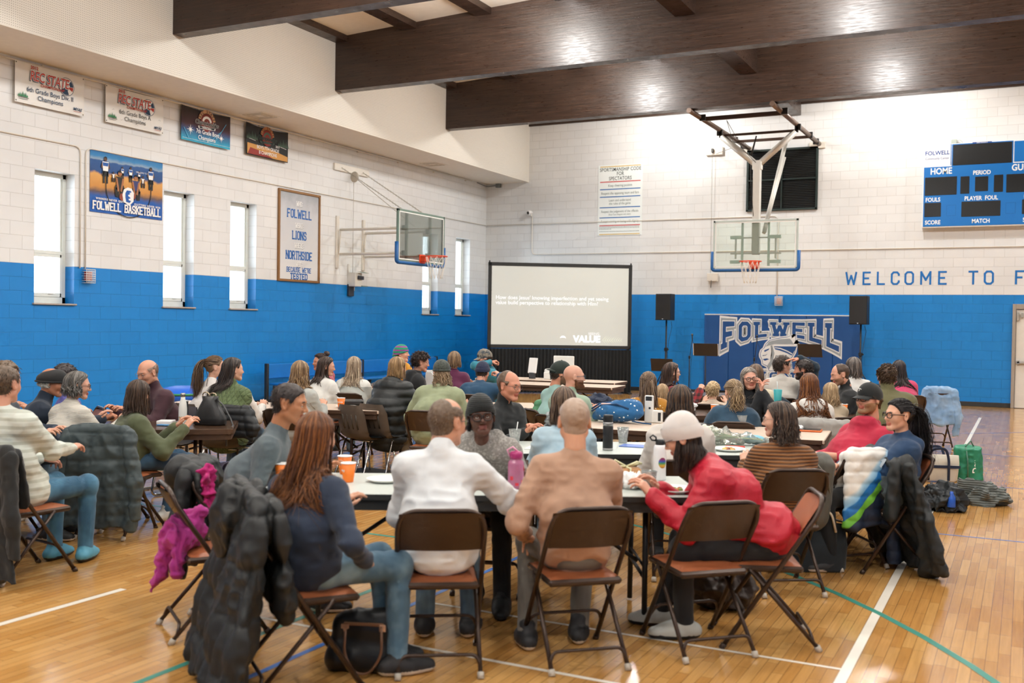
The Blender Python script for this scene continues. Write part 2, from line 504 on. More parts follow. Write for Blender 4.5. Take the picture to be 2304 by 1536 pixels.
# soffit along the left wall: perforated face, plain underside
t = NT('perforated_board')
g = t.n('ShaderNodeNewGeometry'); sx = t.n('ShaderNodeSeparateXYZ'); t.l(g.outputs['Position'], sx.inputs[0])
k = 2*PI/.031
a_ = t.math('SINE', t.math('MULTIPLY', sx.outputs[1], k)); b_ = t.math('SINE', t.math('MULTIPLY', sx.outputs[2], k))
dots = t.math('GREATER_THAN', t.math('MULTIPLY', t.math('ADD', a_, 1.0), t.math('ADD', b_, 1.0)), 3.0)
t.col(t.mix(dots, lin('#e4dfd4'), lin('#8e887d')))
M_PERF = t.set(.75)
M_SOFF = plain('#e3ddd1', .8)
so = MB()
so.box((.63, -15, 6.9), (1.26, 30.4, 2.9)); so.mi = 1
so.add([(1.281, -30, 5.44), (1.281, 0, 5.44), (1.281, 0, 8.3), (1.281, -30, 8.3)], [(0, 1, 2, 3)])
so.mi = 0
so.box((.64, -15, 5.435), (1.28, 30.2, .02))
tag(so.build('trim_1', [M_SOFF, M_PERF]), kind='structure')

# dark laminated beams, purlins, ceiling boards
t = NT('dark_laminated_timber')
co = t.coord(); sp = t.n('ShaderNodeSeparateXYZ'); t.l(co, sp.inputs[0])
gr = t.noise(t.mapping(co, (1.5, 12, 40)), 1.0, 5, .65)
lamp_ = t.math('FRACT', t.math('DIVIDE', sp.outputs[2], .046))
seam = t.math('LESS_THAN', lamp_, .06)
c = t.ramp(gr, [(.28, '#291e17'), (.55, '#3d2c23'), (.8, '#523b2d')])
c = t.mix(t.math('MULTIPLY', seam, .35), c, lin('#201712'))
t.col(c)
t.l(t.ramp(t.noise(t.mapping(co, (3, 3, 22)), 2.0, 3), [(.3, (.26, .26, .26, 1)), (.7, (.42, .42, .42, 1))]), t.b.inputs['Roughness'])
t.bump(t.math('SUBTRACT', t.math('MULTIPLY', t.noise(t.mapping(co, (1.2, 1, 20)), 2, 3), .8), seam), .25, .006)
M_BEAM = t.m
def ceil_z(x): return 6.98+.043*(x-1.27)
BEAMS = [-25.1, -20.96, -16.81, -12.66, -8.52, -4.37]
def beam(y, z0, th, x0=1.285, x1=24.0):
    m = MB(); m.prism([(x0, z0), (x1, z0), (x1, ceil_z(x1)+.1), (x0, ceil_z(x0)+.1)], th, 'y', y)
    return m
for i, y in enumerate(BEAMS):
    tag(beam(y, 6.065, .24).build('trim_%d' % (i+2), M_BEAM), kind='structure')
pm = MB()
for x in [1.40+1.553*k for k in range(15)]:
    pm.box((x+(.0 if x < 1.5 else .0), -15, ceil_z(x)+.10), (.31, 30, .22))
for x in (8.2, 14.4, 20.6):
    pm.box((x, -15, 6.95), (.34, 30, .6))
pm.box((12.5, -.02, 7.05), (22.6, .08, .3))
tag(pm.build('trim_8', M_BEAM), kind='structure')
cl = MB(); cl.prism([(1.2, ceil_z(1.2)+.1), (24.2, ceil_z(24.2)+.1), (24.2, 8.5), (1.2, 8.5)], 30.2, 'y', -30.1)
tag(cl.build('ceiling', plain('#ece6da', .85)), kind='structure')

# base boards, door, painted court lines
M_BASE = plain('#2a2c2d', .55)
b = MB(); b.box((6.5, -.008, .05), (12.9, .016, .10), .004); b.box((19.2, -.008, .05), (9.6, .016, .10), .004)
tag(b.build('baseboard_back', M_BASE), kind='structure')
b = MB(); b.box((.008, -15, .05), (.016, 30, .10), .004); tag(b.build('baseboard_left', M_BASE), kind='structure')
d = thing('door_1', None, None, (13.0, 0, 0)); d['kind'] = 'structure'
m = MB(); m.box((-.035, -.03, 1.12), (.07, .08, 2.24), .006); m.box((.94, -.03, 1.12), (.07, .08, 2.24), .006); m.box((.45, -.03, 2.185), (.9, .08, .11), .006)
m.build('door_frame', plain('#9c9388', .45), d)
m = MB(); m.box((.45, -.015, 1.065), (.89, .03, 2.11), .003); m.build('door_leaf', plain('#dcd8cf', .5), d)
m = MB(); m.box((.42, -.07, .99), (.80, .05, .06), .01); m.box((.06, -.05, .99), (.06, .09, .09), .01); m.build('door_bar', plain('#c9c8c4', .3, .7), d)
m = MB(); m.box((.035, -.05, 1.97), (.05, .05, .18), .006); m.box((.12, -.06, 2.0), (.05, .07, .10), .006); m.build('door_closer', plain('#b3b0a6', .35, .6), d)

M_WHITE_LINE = plain('#e9e3d6', .3); M_TEAL = plain('#3f8d7e', .3); M_BLUEL = plain('#3b74c4', .3)
def fl_line(m, a, b, wd):
    a, b = Vector(a), Vector(b); n = (b-a).normalized(); n = Vector((-n.y, n.x))*wd/2
    m.add([(a.x-n.x, a.y-n.y, .0012), (b.x-n.x, b.y-n.y, .0012), (b.x+n.x, b.y+n.y, .0012), (a.x+n.x, a.y+n.y, .0012)], [(0, 1, 2, 3)])
def fl_arc(m, c, r, a0, a1, wd, z, n=48):
    for i in range(n):
        p = [a0+(a1-a0)*(i+q)/n for q in (0, 1)]
        m.add([(c[0]+rr*math.cos(q), c[1]+rr*math.sin(q), z) for rr, q in ((r-wd/2, p[0]), (r+wd/2, p[0]), (r+wd/2, p[1]), (r-wd/2, p[1]))], [(0, 1, 2, 3)])
m = MB(); fl_line(m, (12.455, -28), (12.455, -3.1), .052); fl_line(m, (9.2, -19.95), (12.43, -19.95), .03)
fl_line(m, (10.0, -19.22), (12.43, -19.22), .025); fl_line(m, (8.3, -26), (8.3, -19.9), .05)
tag(m.build('trim_9', M_WHITE_LINE), kind='structure')
m = MB(); fl_line(m, (9.62, -22.5), (9.62, -17.79), .04); fl_line(m, (3.6, -17.79), (9.62, -17.79), .04)
fl_arc(m, (7.397, -22.223), 6.537, -.9, 2.4, .045, .0016)
tag(m.build('trim_10', M_TEAL), kind='structure')
m = MB(); fl_line(m, (10.01, -22.5), (10.01, -15.4), .035); fl_line(m, (2.6, -15.41), (22, -15.41), .025)
fl_line(m, (2.6, -12.39), (22, -12.39), .025); fl_line(m, (2.6, -9.36), (22, -9.36), .025); fl_arc(m, (9.0, -2.0), 5.6, -1.2, -.6, .03, .0016)
tag(m.build('trim_11', M_BLUEL), kind='structure')

# ================================================================ THINGS ON THE LEFT WALL
def on_left(name, label, cat, y, z, x=0.0, group=None): return thing(name, label, cat, (x, y, z), PI/2, group)
M_VINYL = plain('#e2e0da', .4, vary=.02)
M_RED = plain('#b5382c', .5, vary=.02); M_NAVY = plain('#23405e', .5, vary=.02); M_INK = plain('#1d2326', .5, vary=.02)
M_WPRINT = plain('#efefec', .5, vary=.02); M_GREEN = plain('#2c7a4c', .5, vary=.02); M_GOLD = plain('#c9924a', .5, vary=.02)
def sheet(mb, w, h, sag=.012, d=.02, nu=10, nv=6, th=.003):
    # a hanging vinyl sheet with a gently sagging top, origin at its middle
    def fn(u, v):
        x = (u-.5)*w; z = (v-.5)*h
        z -= sag*(1-(2*u-1)**2)*(v)
        y = -d-.006*math.sin(u*9+v*3)*(1-abs(2*u-1))
        return (x, y, z)
    mb.grid(fn, nu, nv, True); n = len(mb.V)
    mb.grid(lambda u, v: (fn(1-u, v)[0], fn(1-u, v)[1]+th, fn(1-u, v)[2]), nu, nv, True)
    return mb
def ring_pts(c, r0, r1, a0, a1, n=14):
    o = []
    for i in range(n):
        p, q = a0+(a1-a0)*i/n, a0+(a1-a0)*(i+1)/n
        o.append([(c[0]+r*math.cos(a), c[1]+r*math.sin(a)) for r, a in ((r0, p), (r1, p), (r1, q), (r0, q))])
    return o
def disc(c, r, n=20): return [(c[0]+r*math.cos(2*PI*i/n), c[1]+r*math.sin(2*PI*i/n)) for i in range(n)]
def trees(mb, u, v, s, d):
    for i, hgt in enumerate((.5, .75, .62, 1.0, .7, .85, .5)):
        x = u+(i-3)*s*.28
        lay(mb, [[(x-s*.17, v), (x+s*.17, v), (x, v+hgt*s)]], d+.0002*i)
# the rod they hang from
rod = MB(); rod.tube([(.045, -16, 5.37), (.045, -.9, 5.40)], .013, 8)
for y in np.arange(-15.6, -1, 1.6): rod.box((.022, y, 5.385), (.044, .03, .05), .004)
tag(rod.build('curtain_rod', plain('#ded9cd', .5)), 'long white pipe rod under the soffit along the left wall', 'rod')
# banner 1 and 2: white vinyl
for i, (yc, yr, l2, lab) in enumerate(((-13.885, '2012', '6th Grade Boys Div. II', 'white vinyl 2012 championship banner, 6th Grade Boys Div. II, first from left'),
                                   (-12.265, '2015', '6th Grade Boys A', 'white vinyl 2015 championship banner, 6th Grade Boys A, beside the 2012 one'))):
    b = on_left('championship_banner', lab, 'banner', yc, 5.07, .064, 'championship banners hung under the soffit')
    m = MB(); sheet(m, 1.21, .60, .01 if i == 0 else .02, 0); sh = m.build('banner_sheet', M_VINYL, b)
    for s1 in (-1, 1):
        for s2 in (-1, 1):
            m = MB(); m.ball((s1*.585, -.002, s2*.275), (.011, .006, .011), 8, 6); m.build('grommet', plain('#8d8a80', .35, .8), sh)
    m = MB(); m.mi = 1
    lay(m, [disc((.27, .09), .135, 28)], .012); m.mi = 2; lay(m, ring_pts((.27, .09), .03, .125, -2.6, -1.2, 10)+ring_pts((.27, .09), .06, .125, .1, .9, 8), .0126); m.mi = 0
    lay(m, ring_pts((.27, .09), .03, .12, -.5, .05, 6), .0128)
    m.mi = 2; lay(m, ring_pts((.27, .09), .130, .138, 0, 2*PI, 32), .0124)
    m.mi = 2; type_on(m, 'REC STATE', .20, -.03-.008, .06-.012, .0135, bold=.035, shear=.12, spacing=.95, xs=.72)
    m.mi = 1; type_on(m, 'REC STATE', .20, -.03, .06, .0145, bold=.045, shear=.12, spacing=.95, xs=.72)
    m.mi = 0; type_on(m, 'REC STATE', .20, -.03, .06, .0155, bold=.015, shear=.12, spacing=.95, xs=.72)
    m.build('title_print', [M_RED, M_WPRINT, M_NAVY, M_INK, M_GREEN], sh); m = MB(); type_on(m, yr, .065, -.29, .225, .013, bold=.03); m.build('year_print', [M_RED, M_WPRINT, M_NAVY, M_INK, M_GREEN], sh); m = MB(); type_on(m, 'CHAMPIONSHIP', .058, .02, -.005, .0145, bold=.02, shear=.2)
    m.build('title_print', [M_RED, M_WPRINT, M_NAVY, M_INK, M_GREEN], sh); m = MB(); m.mi = 2 if i == 0 else 3
    type_on(m, l2, .098, -.01, -.115, .013, bold=.008 if i == 0 else 0, xs=.92); type_on(m, 'Champions', .098, -.01, -.215, .013, bold=.008 if i == 0 else 0)
    m.build('grade_print', [M_RED, M_WPRINT, M_NAVY, M_INK, M_GREEN], sh); m = MB(); m.mi = 4; trees(m, -.48, -.21, .085, .013)
    m.mi = 3; lay(m, [[(-.56, -.225), (-.38, -.225), (-.38, -.219), (-.56, -.219)], [(-.55, -.245), (-.40, -.245), (-.40, -.24), (-.55, -.24)]], .013)
    m.build('tree_emblem', [M_RED, M_WPRINT, M_NAVY, M_INK, M_GREEN], sh); m = MB(); m.mi = 2; type_on(m, 'MYAS', .062, .47, -.235, .013, bold=.03, shear=.3); m.mi = 0; lay(m, [[(.40, -.253), (.54, -.253), (.54, -.248), (.40, -.248)]], .013)
    if i == 1:
        m.mi = 3
        r2 = np.random.default_rng(3)
        for q in range(16):
            u, v = r2.uniform(-.52, .52), r2.uniform(-.27, .0)
            pts = [(u+k*.012, v+r2.uniform(-.012, .012)) for k in range(5)]
            for p, q2 in zip(pts, pts[1:]): lay(m, [[(p[0], p[1]), (q2[0], q2[1]), (q2[0], q2[1]+.003), (p[0], p[1]+.003)]], .0128)
    m.build('sponsor_print', [M_RED, M_WPRINT, M_NAVY, M_INK, M_GREEN], sh)

def grad_mat(name, stops, noise=0.0, axis=2, lo=-.3, hi=.3):
    t = NT(name); sp = t.n('ShaderNodeSeparateXYZ'); t.l(t.coord(), sp.inputs[0])
    f = t.math('DIVIDE', t.math('SUBTRACT', sp.outputs[axis], lo), hi-lo)
    if noise: f = t.math('ADD', f, t.math('MULTIPLY', t.math('SUBTRACT', t.noise(t.coord(), 5, 4), .5), noise))
    t.col(t.ramp(f, stops)); return t.set(.45)
def championship_mark(m, u, v, s, cols):
    # arched title over a half ball, script bar and ribbon: cols = ring, dark, light, red
    m.mi = cols[3]; lay(m, [disc((u, v), .16*s, 24)], .0125)
    m.mi = cols[0]; lay(m, ring_pts((u, v+.02*s), .15*s, .21*s, .15, PI-.15, 16), .013)
    m.mi = cols[1]
    for q, ch in enumerate('REC STATE'):
        a = PI-.35-(PI-.7)*q/8.
        V, F = typed(ch, .065*s, bold=.02)
        ca, sa = math.cos(a-PI/2), math.sin(a-PI/2)
        px, pz = u+.158*s*math.cos(a), v+.02*s+.158*s*math.sin(a)
        m.add([(px+x*ca-z*sa, -.0137, pz+x*sa+z*ca) for x, y, z in V], F)
    m.mi = cols[2]; lay(m, ring_pts((u, v+.0*s), .075*s, .12*s, .2, PI-.2, 12), .013)
    m.mi = cols[2]; type_on(m, 'Championships', .105*s, u, v-.045*s, .0140, bold=.055, shear=.15, spacing=.9)
    m.mi = cols[1]; type_on(m, 'Championships', .105*s, u, v-.045*s, .0146, bold=.02, shear=.15, spacing=.9)
    m.mi = cols[2]; lay(m, [[(u-.2*s, v-.125*s), (u+.2*s, v-.105*s), (u+.22*s, v-.06*s), (u-.22*s, v-.08*s)]], .0134)
    m.mi = cols[1]; lay(m, [[(u-.18*s, v-.118*s), (u+.18*s, v-.1*s), (u+.19*s, v-.066*s), (u-.19*s, v-.084*s)]], .0138)
    m.mi = cols[2]; type_on(m, 'BASKETBALL', .04*s, u, v-.105*s, .0142, bold=.03)
def star(u, v, r):
    o = []
    for i in range(16):
        rr = r*(1.0 if i % 4 == 0 else .68 if i % 4 == 2 else .22); a = PI/2+2*PI*i/16
        o.append((u+rr*math.cos(a), v+rr*math.sin(a)))
    return o
M_RING = plain('#caa07a', .5, vary=.02)
# banner 3: dark with blue glow
b = on_left('championship_banner', 'dark vinyl championship banner fading to blue, 7th Grade Boys Champions', 'banner', -10.645, 5.07, .064, 'championship banners hung under the soffit')
m = MB(); sheet(m, 1.21, .60, .03, 0); sh = m.build('banner_sheet', grad_mat('blue_print', [(0, '#1ba3c4'), (.16, '#137da6'), (.36, '#2a3f6e'), (.5, '#4a2a33'), (.75, '#3a211d'), (1, '#141110')], .25), b)
m = MB(); championship_mark(m, 0, .08, 1.0, (0, 1, 2, 3)); m.mi = 2
type_on(m, '7th Grade Boys', .105, .02, -.13, .014, bold=.012, xs=.85); type_on(m, 'Champions', .105, .0, -.235, .014, bold=.012, xs=.9)
lay(m, [star(-.40, -.1, .095), star(.36, -.135, .085)], .0136)
for q in range(34): lay(m, [disc((-.57+q*.0345, -.262), .007, 8)], .0136)
m.mi = 4; lay(m, [[(-.15, -.22), (.12, .0), (.125, .01), (-.14, -.22)], [(.2, -.22), (.48, .14), (.49, .14), (.215, -.22)], [(-.45, -.25), (-.56, -.08), (-.55, -.08), (-.43, -.25)], [(.05, -.25), (.4, .02), (.41, .02), (.07, -.25)]], .0131)
m.build('banner_print', [M_RING, M_INK, M_WPRINT, plain('#7c2d24', .5), plain('#4fb0d8', .5)], sh)
# banner 4: black over a court
b = on_left('championship_banner', 'black vinyl 2017 championship banner with wood court at the bottom, last in the row', 'banner', -9.01, 5.07, .064, 'championship banners hung under the soffit')
m = MB(); sheet(m, 1.21, .60, .045, 0); sh = m.build('banner_sheet', plain('#191a19', .45), b)
m = MB(); m.mi = 5; lay(m, [[(-.58, -.285), (.58, -.285), (.58, -.19), (.0, -.10), (-.58, -.08)]], .0105); m.mi = 3; lay(m, [[(-.57, -.285), (.15, -.285), (-.2, -.19), (-.5, -.16)]], .0115)
championship_mark(m, -.02, .08, .95, (0, 1, 4, 3)); m.mi = 2
type_on(m, 'BOYS 7TH GRADE', .09, 0, -.15, .0145, bold=.012, xs=.88); type_on(m, 'B CHAMPIONS', .09, 0, -.245, .0145, bold=.012, xs=.88); type_on(m, '2017', .06, .28, -.06, .014, bold=.03)
m.mi = 4; trees(m, -.45, .0, .16, .0125); trees(m, .45, -.02, .16, .0125)
m.mi = 2; lay(m, [[(-.54, .0), (-.36, -.02), (-.35, -.012), (-.54, .008)], [(.36, -.03), (.54, -.05), (.54, -.042), (.36, -.02)]], .014)
m.build('banner_print', [plain('#b5794a', .5), M_INK, M_WPRINT, plain('#8e2a20', .5), plain('#4d6658', .5), M_GOLD], sh)

# team poster
b = on_left('team_poster', 'large blue team poster with players on a wood court, Folwell Basketball', 'poster', -12.365, 3.82, .012)
m = MB(); sheet(m, 1.50, .99, .03, 0); sh = m.build('poster_sheet', grad_mat('poster_print', [(0, '#0d55a8'), (.26, '#0d55a8'), (.34, '#5d4a48'), (.42, '#c98a3d'), (.62, '#d9a054'), (.66, '#17457f'), (.82, '#1a4f8d'), (.84, '#8aa0b5'), (.9, '#2a7fb8'), (1, '#0f5f9d')], .12, 2, -.5, .5), b)
m = MB()
def player(u, v, h, crouch=False, jersey=2, skin=3):
    k = h/6.0; d = .0125
    m.mi = 0
    if crouch:
        lay(m, [[(u-1.0*k, v), (u-.2*k, v), (u-.1*k, v+1.6*k), (u-1.2*k, v+1.9*k)], [(u+.3*k, v), (u+1.0*k, v), (u+1.2*k, v+1.9*k), (u+.1*k, v+1.6*k)], [(u-1.2*k, v+1.3*k), (u+1.2*k, v+1.3*k), (u+.9*k, v+2.3*k), (u-.9*k, v+2.3*k)]], d)
        m.mi = skin; lay(m, [[(u-1.0*k, v+3.6*k), (u-.6*k, v+3.6*k), (u-.1*k, v+1.2*k), (u-.5*k, v+1.0*k)], [(u+1.0*k, v+3.6*k), (u+.6*k, v+3.6*k), (u+.1*k, v+1.2*k), (u+.5*k, v+1.0*k)]], d+.0004)
        m.mi = jersey; lay(m, [[(u-.7*k, v+1.9*k), (u+.7*k, v+1.9*k), (u+.95*k, v+3.8*k), (u-.95*k, v+3.8*k)]], d+.0002); top = v+4.4*k
    else:
        lay(m, [[(u-.7*k, v), (u-.2*k, v), (u-.05*k, v+3*k), (u-.75*k, v+3*k)], [(u+.2*k, v), (u+.7*k, v), (u+.75*k, v+3*k), (u+.05*k, v+3*k)], [(u-.95*k, v+1.6*k), (u+.95*k, v+1.6*k), (u+.75*k, v+3*k), (u-.75*k, v+3*k)]], d)
        m.mi = skin; lay(m, [[(u-1.3*k, v+3.6*k), (u-.9*k, v+3.2*k), (u-.6*k, v+4.7*k), (u-.9*k, v+4.9*k)], [(u+1.3*k, v+3.6*k), (u+.9*k, v+3.2*k), (u+.6*k, v+4.7*k), (u+.9*k, v+4.9*k)]], d)
        m.mi = jersey; lay(m, [[(u-.7*k, v+2.8*k), (u+.7*k, v+2.8*k), (u+.9*k, v+4.9*k), (u-.9*k, v+4.9*k)]], d+.0002)
        m.mi = 4; lay(m, [[(u-.7*k, v+3.9*k), (u+.7*k, v+3.9*k), (u+.85*k, v+4.7*k), (u-.85*k, v+4.7*k)]], d+.0004); top = v+5.5*k
    m.mi = skin; lay(m, [disc((u, top), .45*k, 14)], d+.0004)
    m.mi = 0; lay(m, [[(u+.47*k*math.cos(a), top+.1*k+.5*k*math.sin(a)) for a in np.linspace(.2, PI-.2, 9)]], d+.0008)
m.mi = 0; lay(m, ring_pts((.02, -.05), .46, .475, -3.3, .2, 30), .0115)
player(-.46, -.02, .42); player(-.30, .02, .20, True); player(-.12, .10, .19); player(.05, .06, .25); player(.23, .10, .17); player(.48, -.02, .38); player(.31, .0, .24, True)
player(-.17, -.21, .52, True, 0, 5); player(.16, -.22, .50, True, 6, 5)
m.mi = 7; lay(m, [disc((-.12, -.20), .06, 18), disc((.09, -.16), .06, 18)], .0142)
m.mi = 2; type_on(m, 'WINNERS NEVER QUIT', .046, -.36, -.29, .013, bold=.03, spacing=1.25); type_on(m, 'QUITTERS NEVER WIN', .046, .41, -.305, .013, bold=.03, spacing=1.25); type_on(m, 'WELCOME TO FOLW', .035, .33, .235, .012)
P_, W_ = strokes('FOLWELL BASKETBALL', .115, .024, 1.9, .012, .69); lay(m, [[(u-W_/2, v-.44, l) for u, v, l in q] for q in P_], .0135)
m.mi = 2; lay(m, [[(.02, -.33), (-.10, -.27), (-.12, -.16), (-.09, -.07), (-.01, -.03), (.07, -.04), (.12, -.11), (.11, -.25)]], .0148)
m.mi = 8; lay(m, [[(-.06, -.13), (-.03, -.08), (.05, -.08), (.07, -.1), (.02, -.12), (.05, -.13), (.0, -.15), (.0, -.17), (.045, -.19), (.04, -.21), (.01, -.21), (.01, -.235), (.06, -.245), (.03, -.28), (-.04, -.27), (-.06, -.2)]], .0153)
m.build('poster_print', [plain('#181715', .5), plain('#33485e', .5), M_WPRINT, plain('#5c3b28', .5), plain('#1c55a0', .5), plain('#a4693f', .5), plain('#31366b', .5), plain('#8f3a1f', .5), plain('#0d55a8', .5)], sh)

# framed sign
b = on_left('framed_sign', 'tall wood framed sign reading who what where why in blue letters', 'sign', -7.965, 3.345, .0)
m = MB(); m.box((0, -.012, 0), (1.22, .012, 1.74)); sh = m.build('sign_sheet', grad_mat('brick_print', [(0, '#dcdcda'), (.3, '#d2d3d4'), (.8, '#c2c4c8'), (1, '#9fa3a8')], .25, 2, -.87, .87), b)
m = MB()
for sg in (-1, 1): m.box((sg*.635, -.022, 0), (.045, .044, 1.82), .004); m.box((0, -.022, sg*.89), (1.31, .044, .045), .004)
m.build('sign_frame', plain('#8a6236', .5), b)
m = MB()
for txt, h, v, mi, wx in (('WHO:', .11, .60, 1, .62), ('FOLWELL', .19, .36, 0, .72), ('WHAT:', .11, .16, 1, .62), ('LIONS', .19, -.07, 0, .68), ('WHERE:', .11, -.245, 1, .6), ('NORTHSIDE', .19, -.475, 0, .66), ('WHY:', .11, -.62, 1, .6), ("BECAUSE WE'RE", .11, -.735, 0, .72)):
    m.mi = mi
    P_, W_ = strokes(txt, h*.8, .013 if mi == 1 else .017 if h < .15 else .028, 1.9, .010 if h < .15 else .015, wx)
    lay(m, [[(a-W_/2, c+v+.02, l) for a, c, l in q] for q in P_], .020 if mi == 0 else .0208)
    if mi == 1:
        m.mi = 2; lay(m, [[(a-W_/2+.008, c+v+.008, l) for a, c, l in q] for q in P_], .0195)
m.mi = 0; P_, W_ = strokes('TESTED', .105, .026, 1.9, .015, .9); lay(m, [[(a-W_/2, c-.855, l) for a, c, l in q] for q in P_], .020)
m.build('sign_lettering', [plain('#1d5fa8', .5, vary=.02), M_WPRINT, plain('#8d9094', .6)], sh)

# conduits, horn strobes, vents
M_CREAM = plain('#e0dbd0', .5)
m = MB(); z = 4.305
m.tube(round_path([(.02, -18, z), (.02, -13.30, z), (.02, -13.30, 2.42)], .12), .011, 8)
m.tube(round_path([(.02, -13.2, 2.42), (.02, -13.2, z), (.02, -.02, z+.0)], .12), .011, 8)
tag(m.build('electrical_conduit', M_CREAM), 'thin painted conduit running along the left wall past the posters', 'conduit')
m = MB()
m.tube(round_path([(.02, -.02, z), (4.9, -.02, z+.0), (7.9, -.02, z), (7.9, -.02, 2.4)], .15), .011, 8)
tag(m.build('electrical_conduit', M_CREAM), 'upper painted conduit on the back wall dropping behind the backboard', 'conduit')
m = MB(); m.tube(round_path([(1.41, -.02, 4.52), (1.41, -.02, 3.5), (24, -.02, 3.46)], .12), .011, 8)
tag(m.build('electrical_conduit', M_CREAM), 'lower painted conduit on the back wall starting below the camera', 'conduit')
def strobe(loc, rz, lab):
    s = thing('strobe_cage', lab, 'strobe', loc, rz, 'caged fire alarm strobes')
    m = MB(); m.box((0, -.04, 0), (.10, .08, .15), .01); m.build('strobe_body', plain('#b5483e', .45), s)
    m = MB(); r = .0045
    for i in range(7):
        u = -.085+.17*i/6
        m.tube([(u, -.0, .105), (u, -.105, .105), (u, -.105, -.105), (u, 0, -.105)], r, 5)
        v = -.105+.21*i/6
        m.tube([(-.085, 0, v), (-.085, -.105, v), (.085, -.105, v), (.085, 0, v)], r, 5)
    m.build('wire_guard', plain('#e9e7e2', .4), s)
strobe((0, -13.16, 2.30), PI/2, 'red alarm strobe in white wire cage on left wall by first window')
strobe((7.955, 0, 2.285), 0, 'red alarm strobe in white wire cage on back wall above blue pad')
for yc, lab in ((-9.74, 'flat square ceiling diffuser in the soffit above the black banner'), (-3.65, 'flat square ceiling diffuser in the soffit nearer the corner')):
    v = thing('air_diffuser', lab, 'vent', (.5, yc, 5.424), 0)
    m = MB(); m.box((0, 0, 0), (.56, .56, .012), .004); m.build('diffuser_plate', M_SOFF, v)
    m = MB()
    for i in range(3): 
        q = .22-.06*i
        for a in range(4):
            m.at((0, 0, -.01), a*PI/2); m.box((q, 0, 0), (.012, 2*q, .012))
    m.build('louvre', plain('#cdc6b8', .6), v)
jb = MB(); jb.box((.39, -.05, 5.385), (.14, .1, .13), .008); jb.tube(round_path([(.32, -.04, 5.38), (.04, -.04, 5.36), (.04, -.6, 5.40)], .05), .012, 8)
tag(jb.build('junction_box', plain('#7f8484', .45, .4)), 'small grey junction box in the upper corner under the soffit', 'box')
s = thing('security_camera', 'small round white security camera on the back wall', 'camera', (1.36, -.02, 4.6))
m = MB(); m.ball((0, -.07, 0), .075); m.lathe([(.06, 0), (.055, .03)], 16, (0, 0, 0)); m.build('camera_body', plain('#f0efec', .35), s)
m = MB(); m.ball((-.015, -.12, -.005), (.043, .035, .043)); m.build('camera_lens', plain('#15181a', .15), s)
m = MB(); m.box((0, -.005, -.02), (.06, .06, .12), .01); m.build('camera_mount', M_CREAM, s)
# blue bench along the wall
s = thing('wall_bench', 'long blue bench board along the left wall behind the far tables', 'bench', (.42, -6.3, 0))
m = MB(); m.box((0, 0, .68), (.05, 6.2, .27), .01); m.build('back_board', plain('#0b6fbe', .4), s)
m = MB(); m.box((.2, 0, .44), (.34, 6.1, .04), .01); m.build('seat_board', plain('#0b6fbe', .4), s)
for yy in (-3.08, 0, 3.08):
    m = MB(); m.box((.0, yy, .42), (.07, .06, .82), .006); m.box((.2, yy, .21), (.06, .06, .42), .006); m.build('post', plain('#23282b', .5), s)
# ================================================================ BACK WALL
M_PBLUE = plain('#0a6cb8', .45, vary=.03); M_BLK = plain('#1c1d1e', .5, vary=.05); M_PANEL = plain('#202223', .35, vary=.05)
# painted words
wl = thing('painted_lettering', 'large blue block letters WELCOME TO F painted above the blue wainscot', 'lettering', (9.4, 0, 2.68))
for ch, x0, x1 in (('W', 9.47, 9.69), ('E', 9.85, 9.99), ('L', 10.16, 10.30), ('C', 10.46, 10.61), ('O', 10.75, 10.91), ('M', 11.08, 11.27), ('E', 11.45, 11.59), ('T', 12.06, 12.22), ('O', 12.37, 12.53),
                   ('F', 12.98, 13.12), ('O', 13.29, 13.45), ('L', 13.60, 13.74), ('W', 13.90, 14.12), ('E', 14.28, 14.42), ('L', 14.58, 14.72), ('L', 14.88, 15.02)):
    P_, W_ = strokes(ch, .265, .042, 1.6, 0, (x1-x0)/(.265/6*glyph_width(ch)))
    m = MB(); lay(m, [[(u+x0-9.4, v, l) for u, v, l in q] for q in P_], .004); m.build('letter', M_PBLUE, wl)

# scoreboard
s = thing('scoreboard', 'big blue electronic scoreboard, home, period, fouls, high on back wall', 'scoreboard', (11.08, -.03, 3.91))
W_SB = 3.05
m = MB(); m.box((W_SB/2, -.075, .915), (W_SB, .15, 1.83), .01); m.build('cabinet', plain('#e9ebea', .4), s)
m = MB(); m.box((W_SB/2, -.152, .68), (W_SB-.05, .012, 1.31), .004); m.box((2.41, -.152, 1.58), (1.2, .012, .44), .004)
for a, b_, c_, d_ in ((.585, 1.79, 1.325, 1.815),):
    m.box(((a+b_)/2, -.152, (c_+d_)/2), (b_-a, .012, d_-c_), .02)
m.box((.567, -.152, 1.59), (.012, .012, .46)); fp = m.build('face_panel', M_PBLUE, s)
def disp(a, b_, c_, d_):
    m = MB(); m.box(((a+b_)/2, -.158, (c_+d_)/2), (b_-a, .016, d_-c_), .012); m.build('display', M_PANEL, fp)
for q in ((.605, 1.77, 1.345, 1.795), (.05, .70, .71, 1.11), (.77, .95, .72, 1.10), (1.06, 1.32, .76, 1.08), (1.43, 1.61, .73, 1.10), (1.67, 2.32, .71, 1.10), (.05, .39, .24, .55), (.80, 1.57, .22, .55), (1.98, 2.33, .24, .55)): disp(*q)
m = MB()
for a, c_ in ((.50, .25), (1.67, .26)):
    for r in ((a, c_, a+.19, c_+.006), (a, c_+.23, a+.19, c_+.236), (a, c_, a+.006, c_+.23), (a+.184, c_, a+.19, c_+.23)): lay(m, [[(r[0], r[1]), (r[2], r[1]), (r[2], r[3]), (r[0], r[3])]], .1592)
m.build('blank_outline', plain('#085a9c', .5), fp)
m = MB()
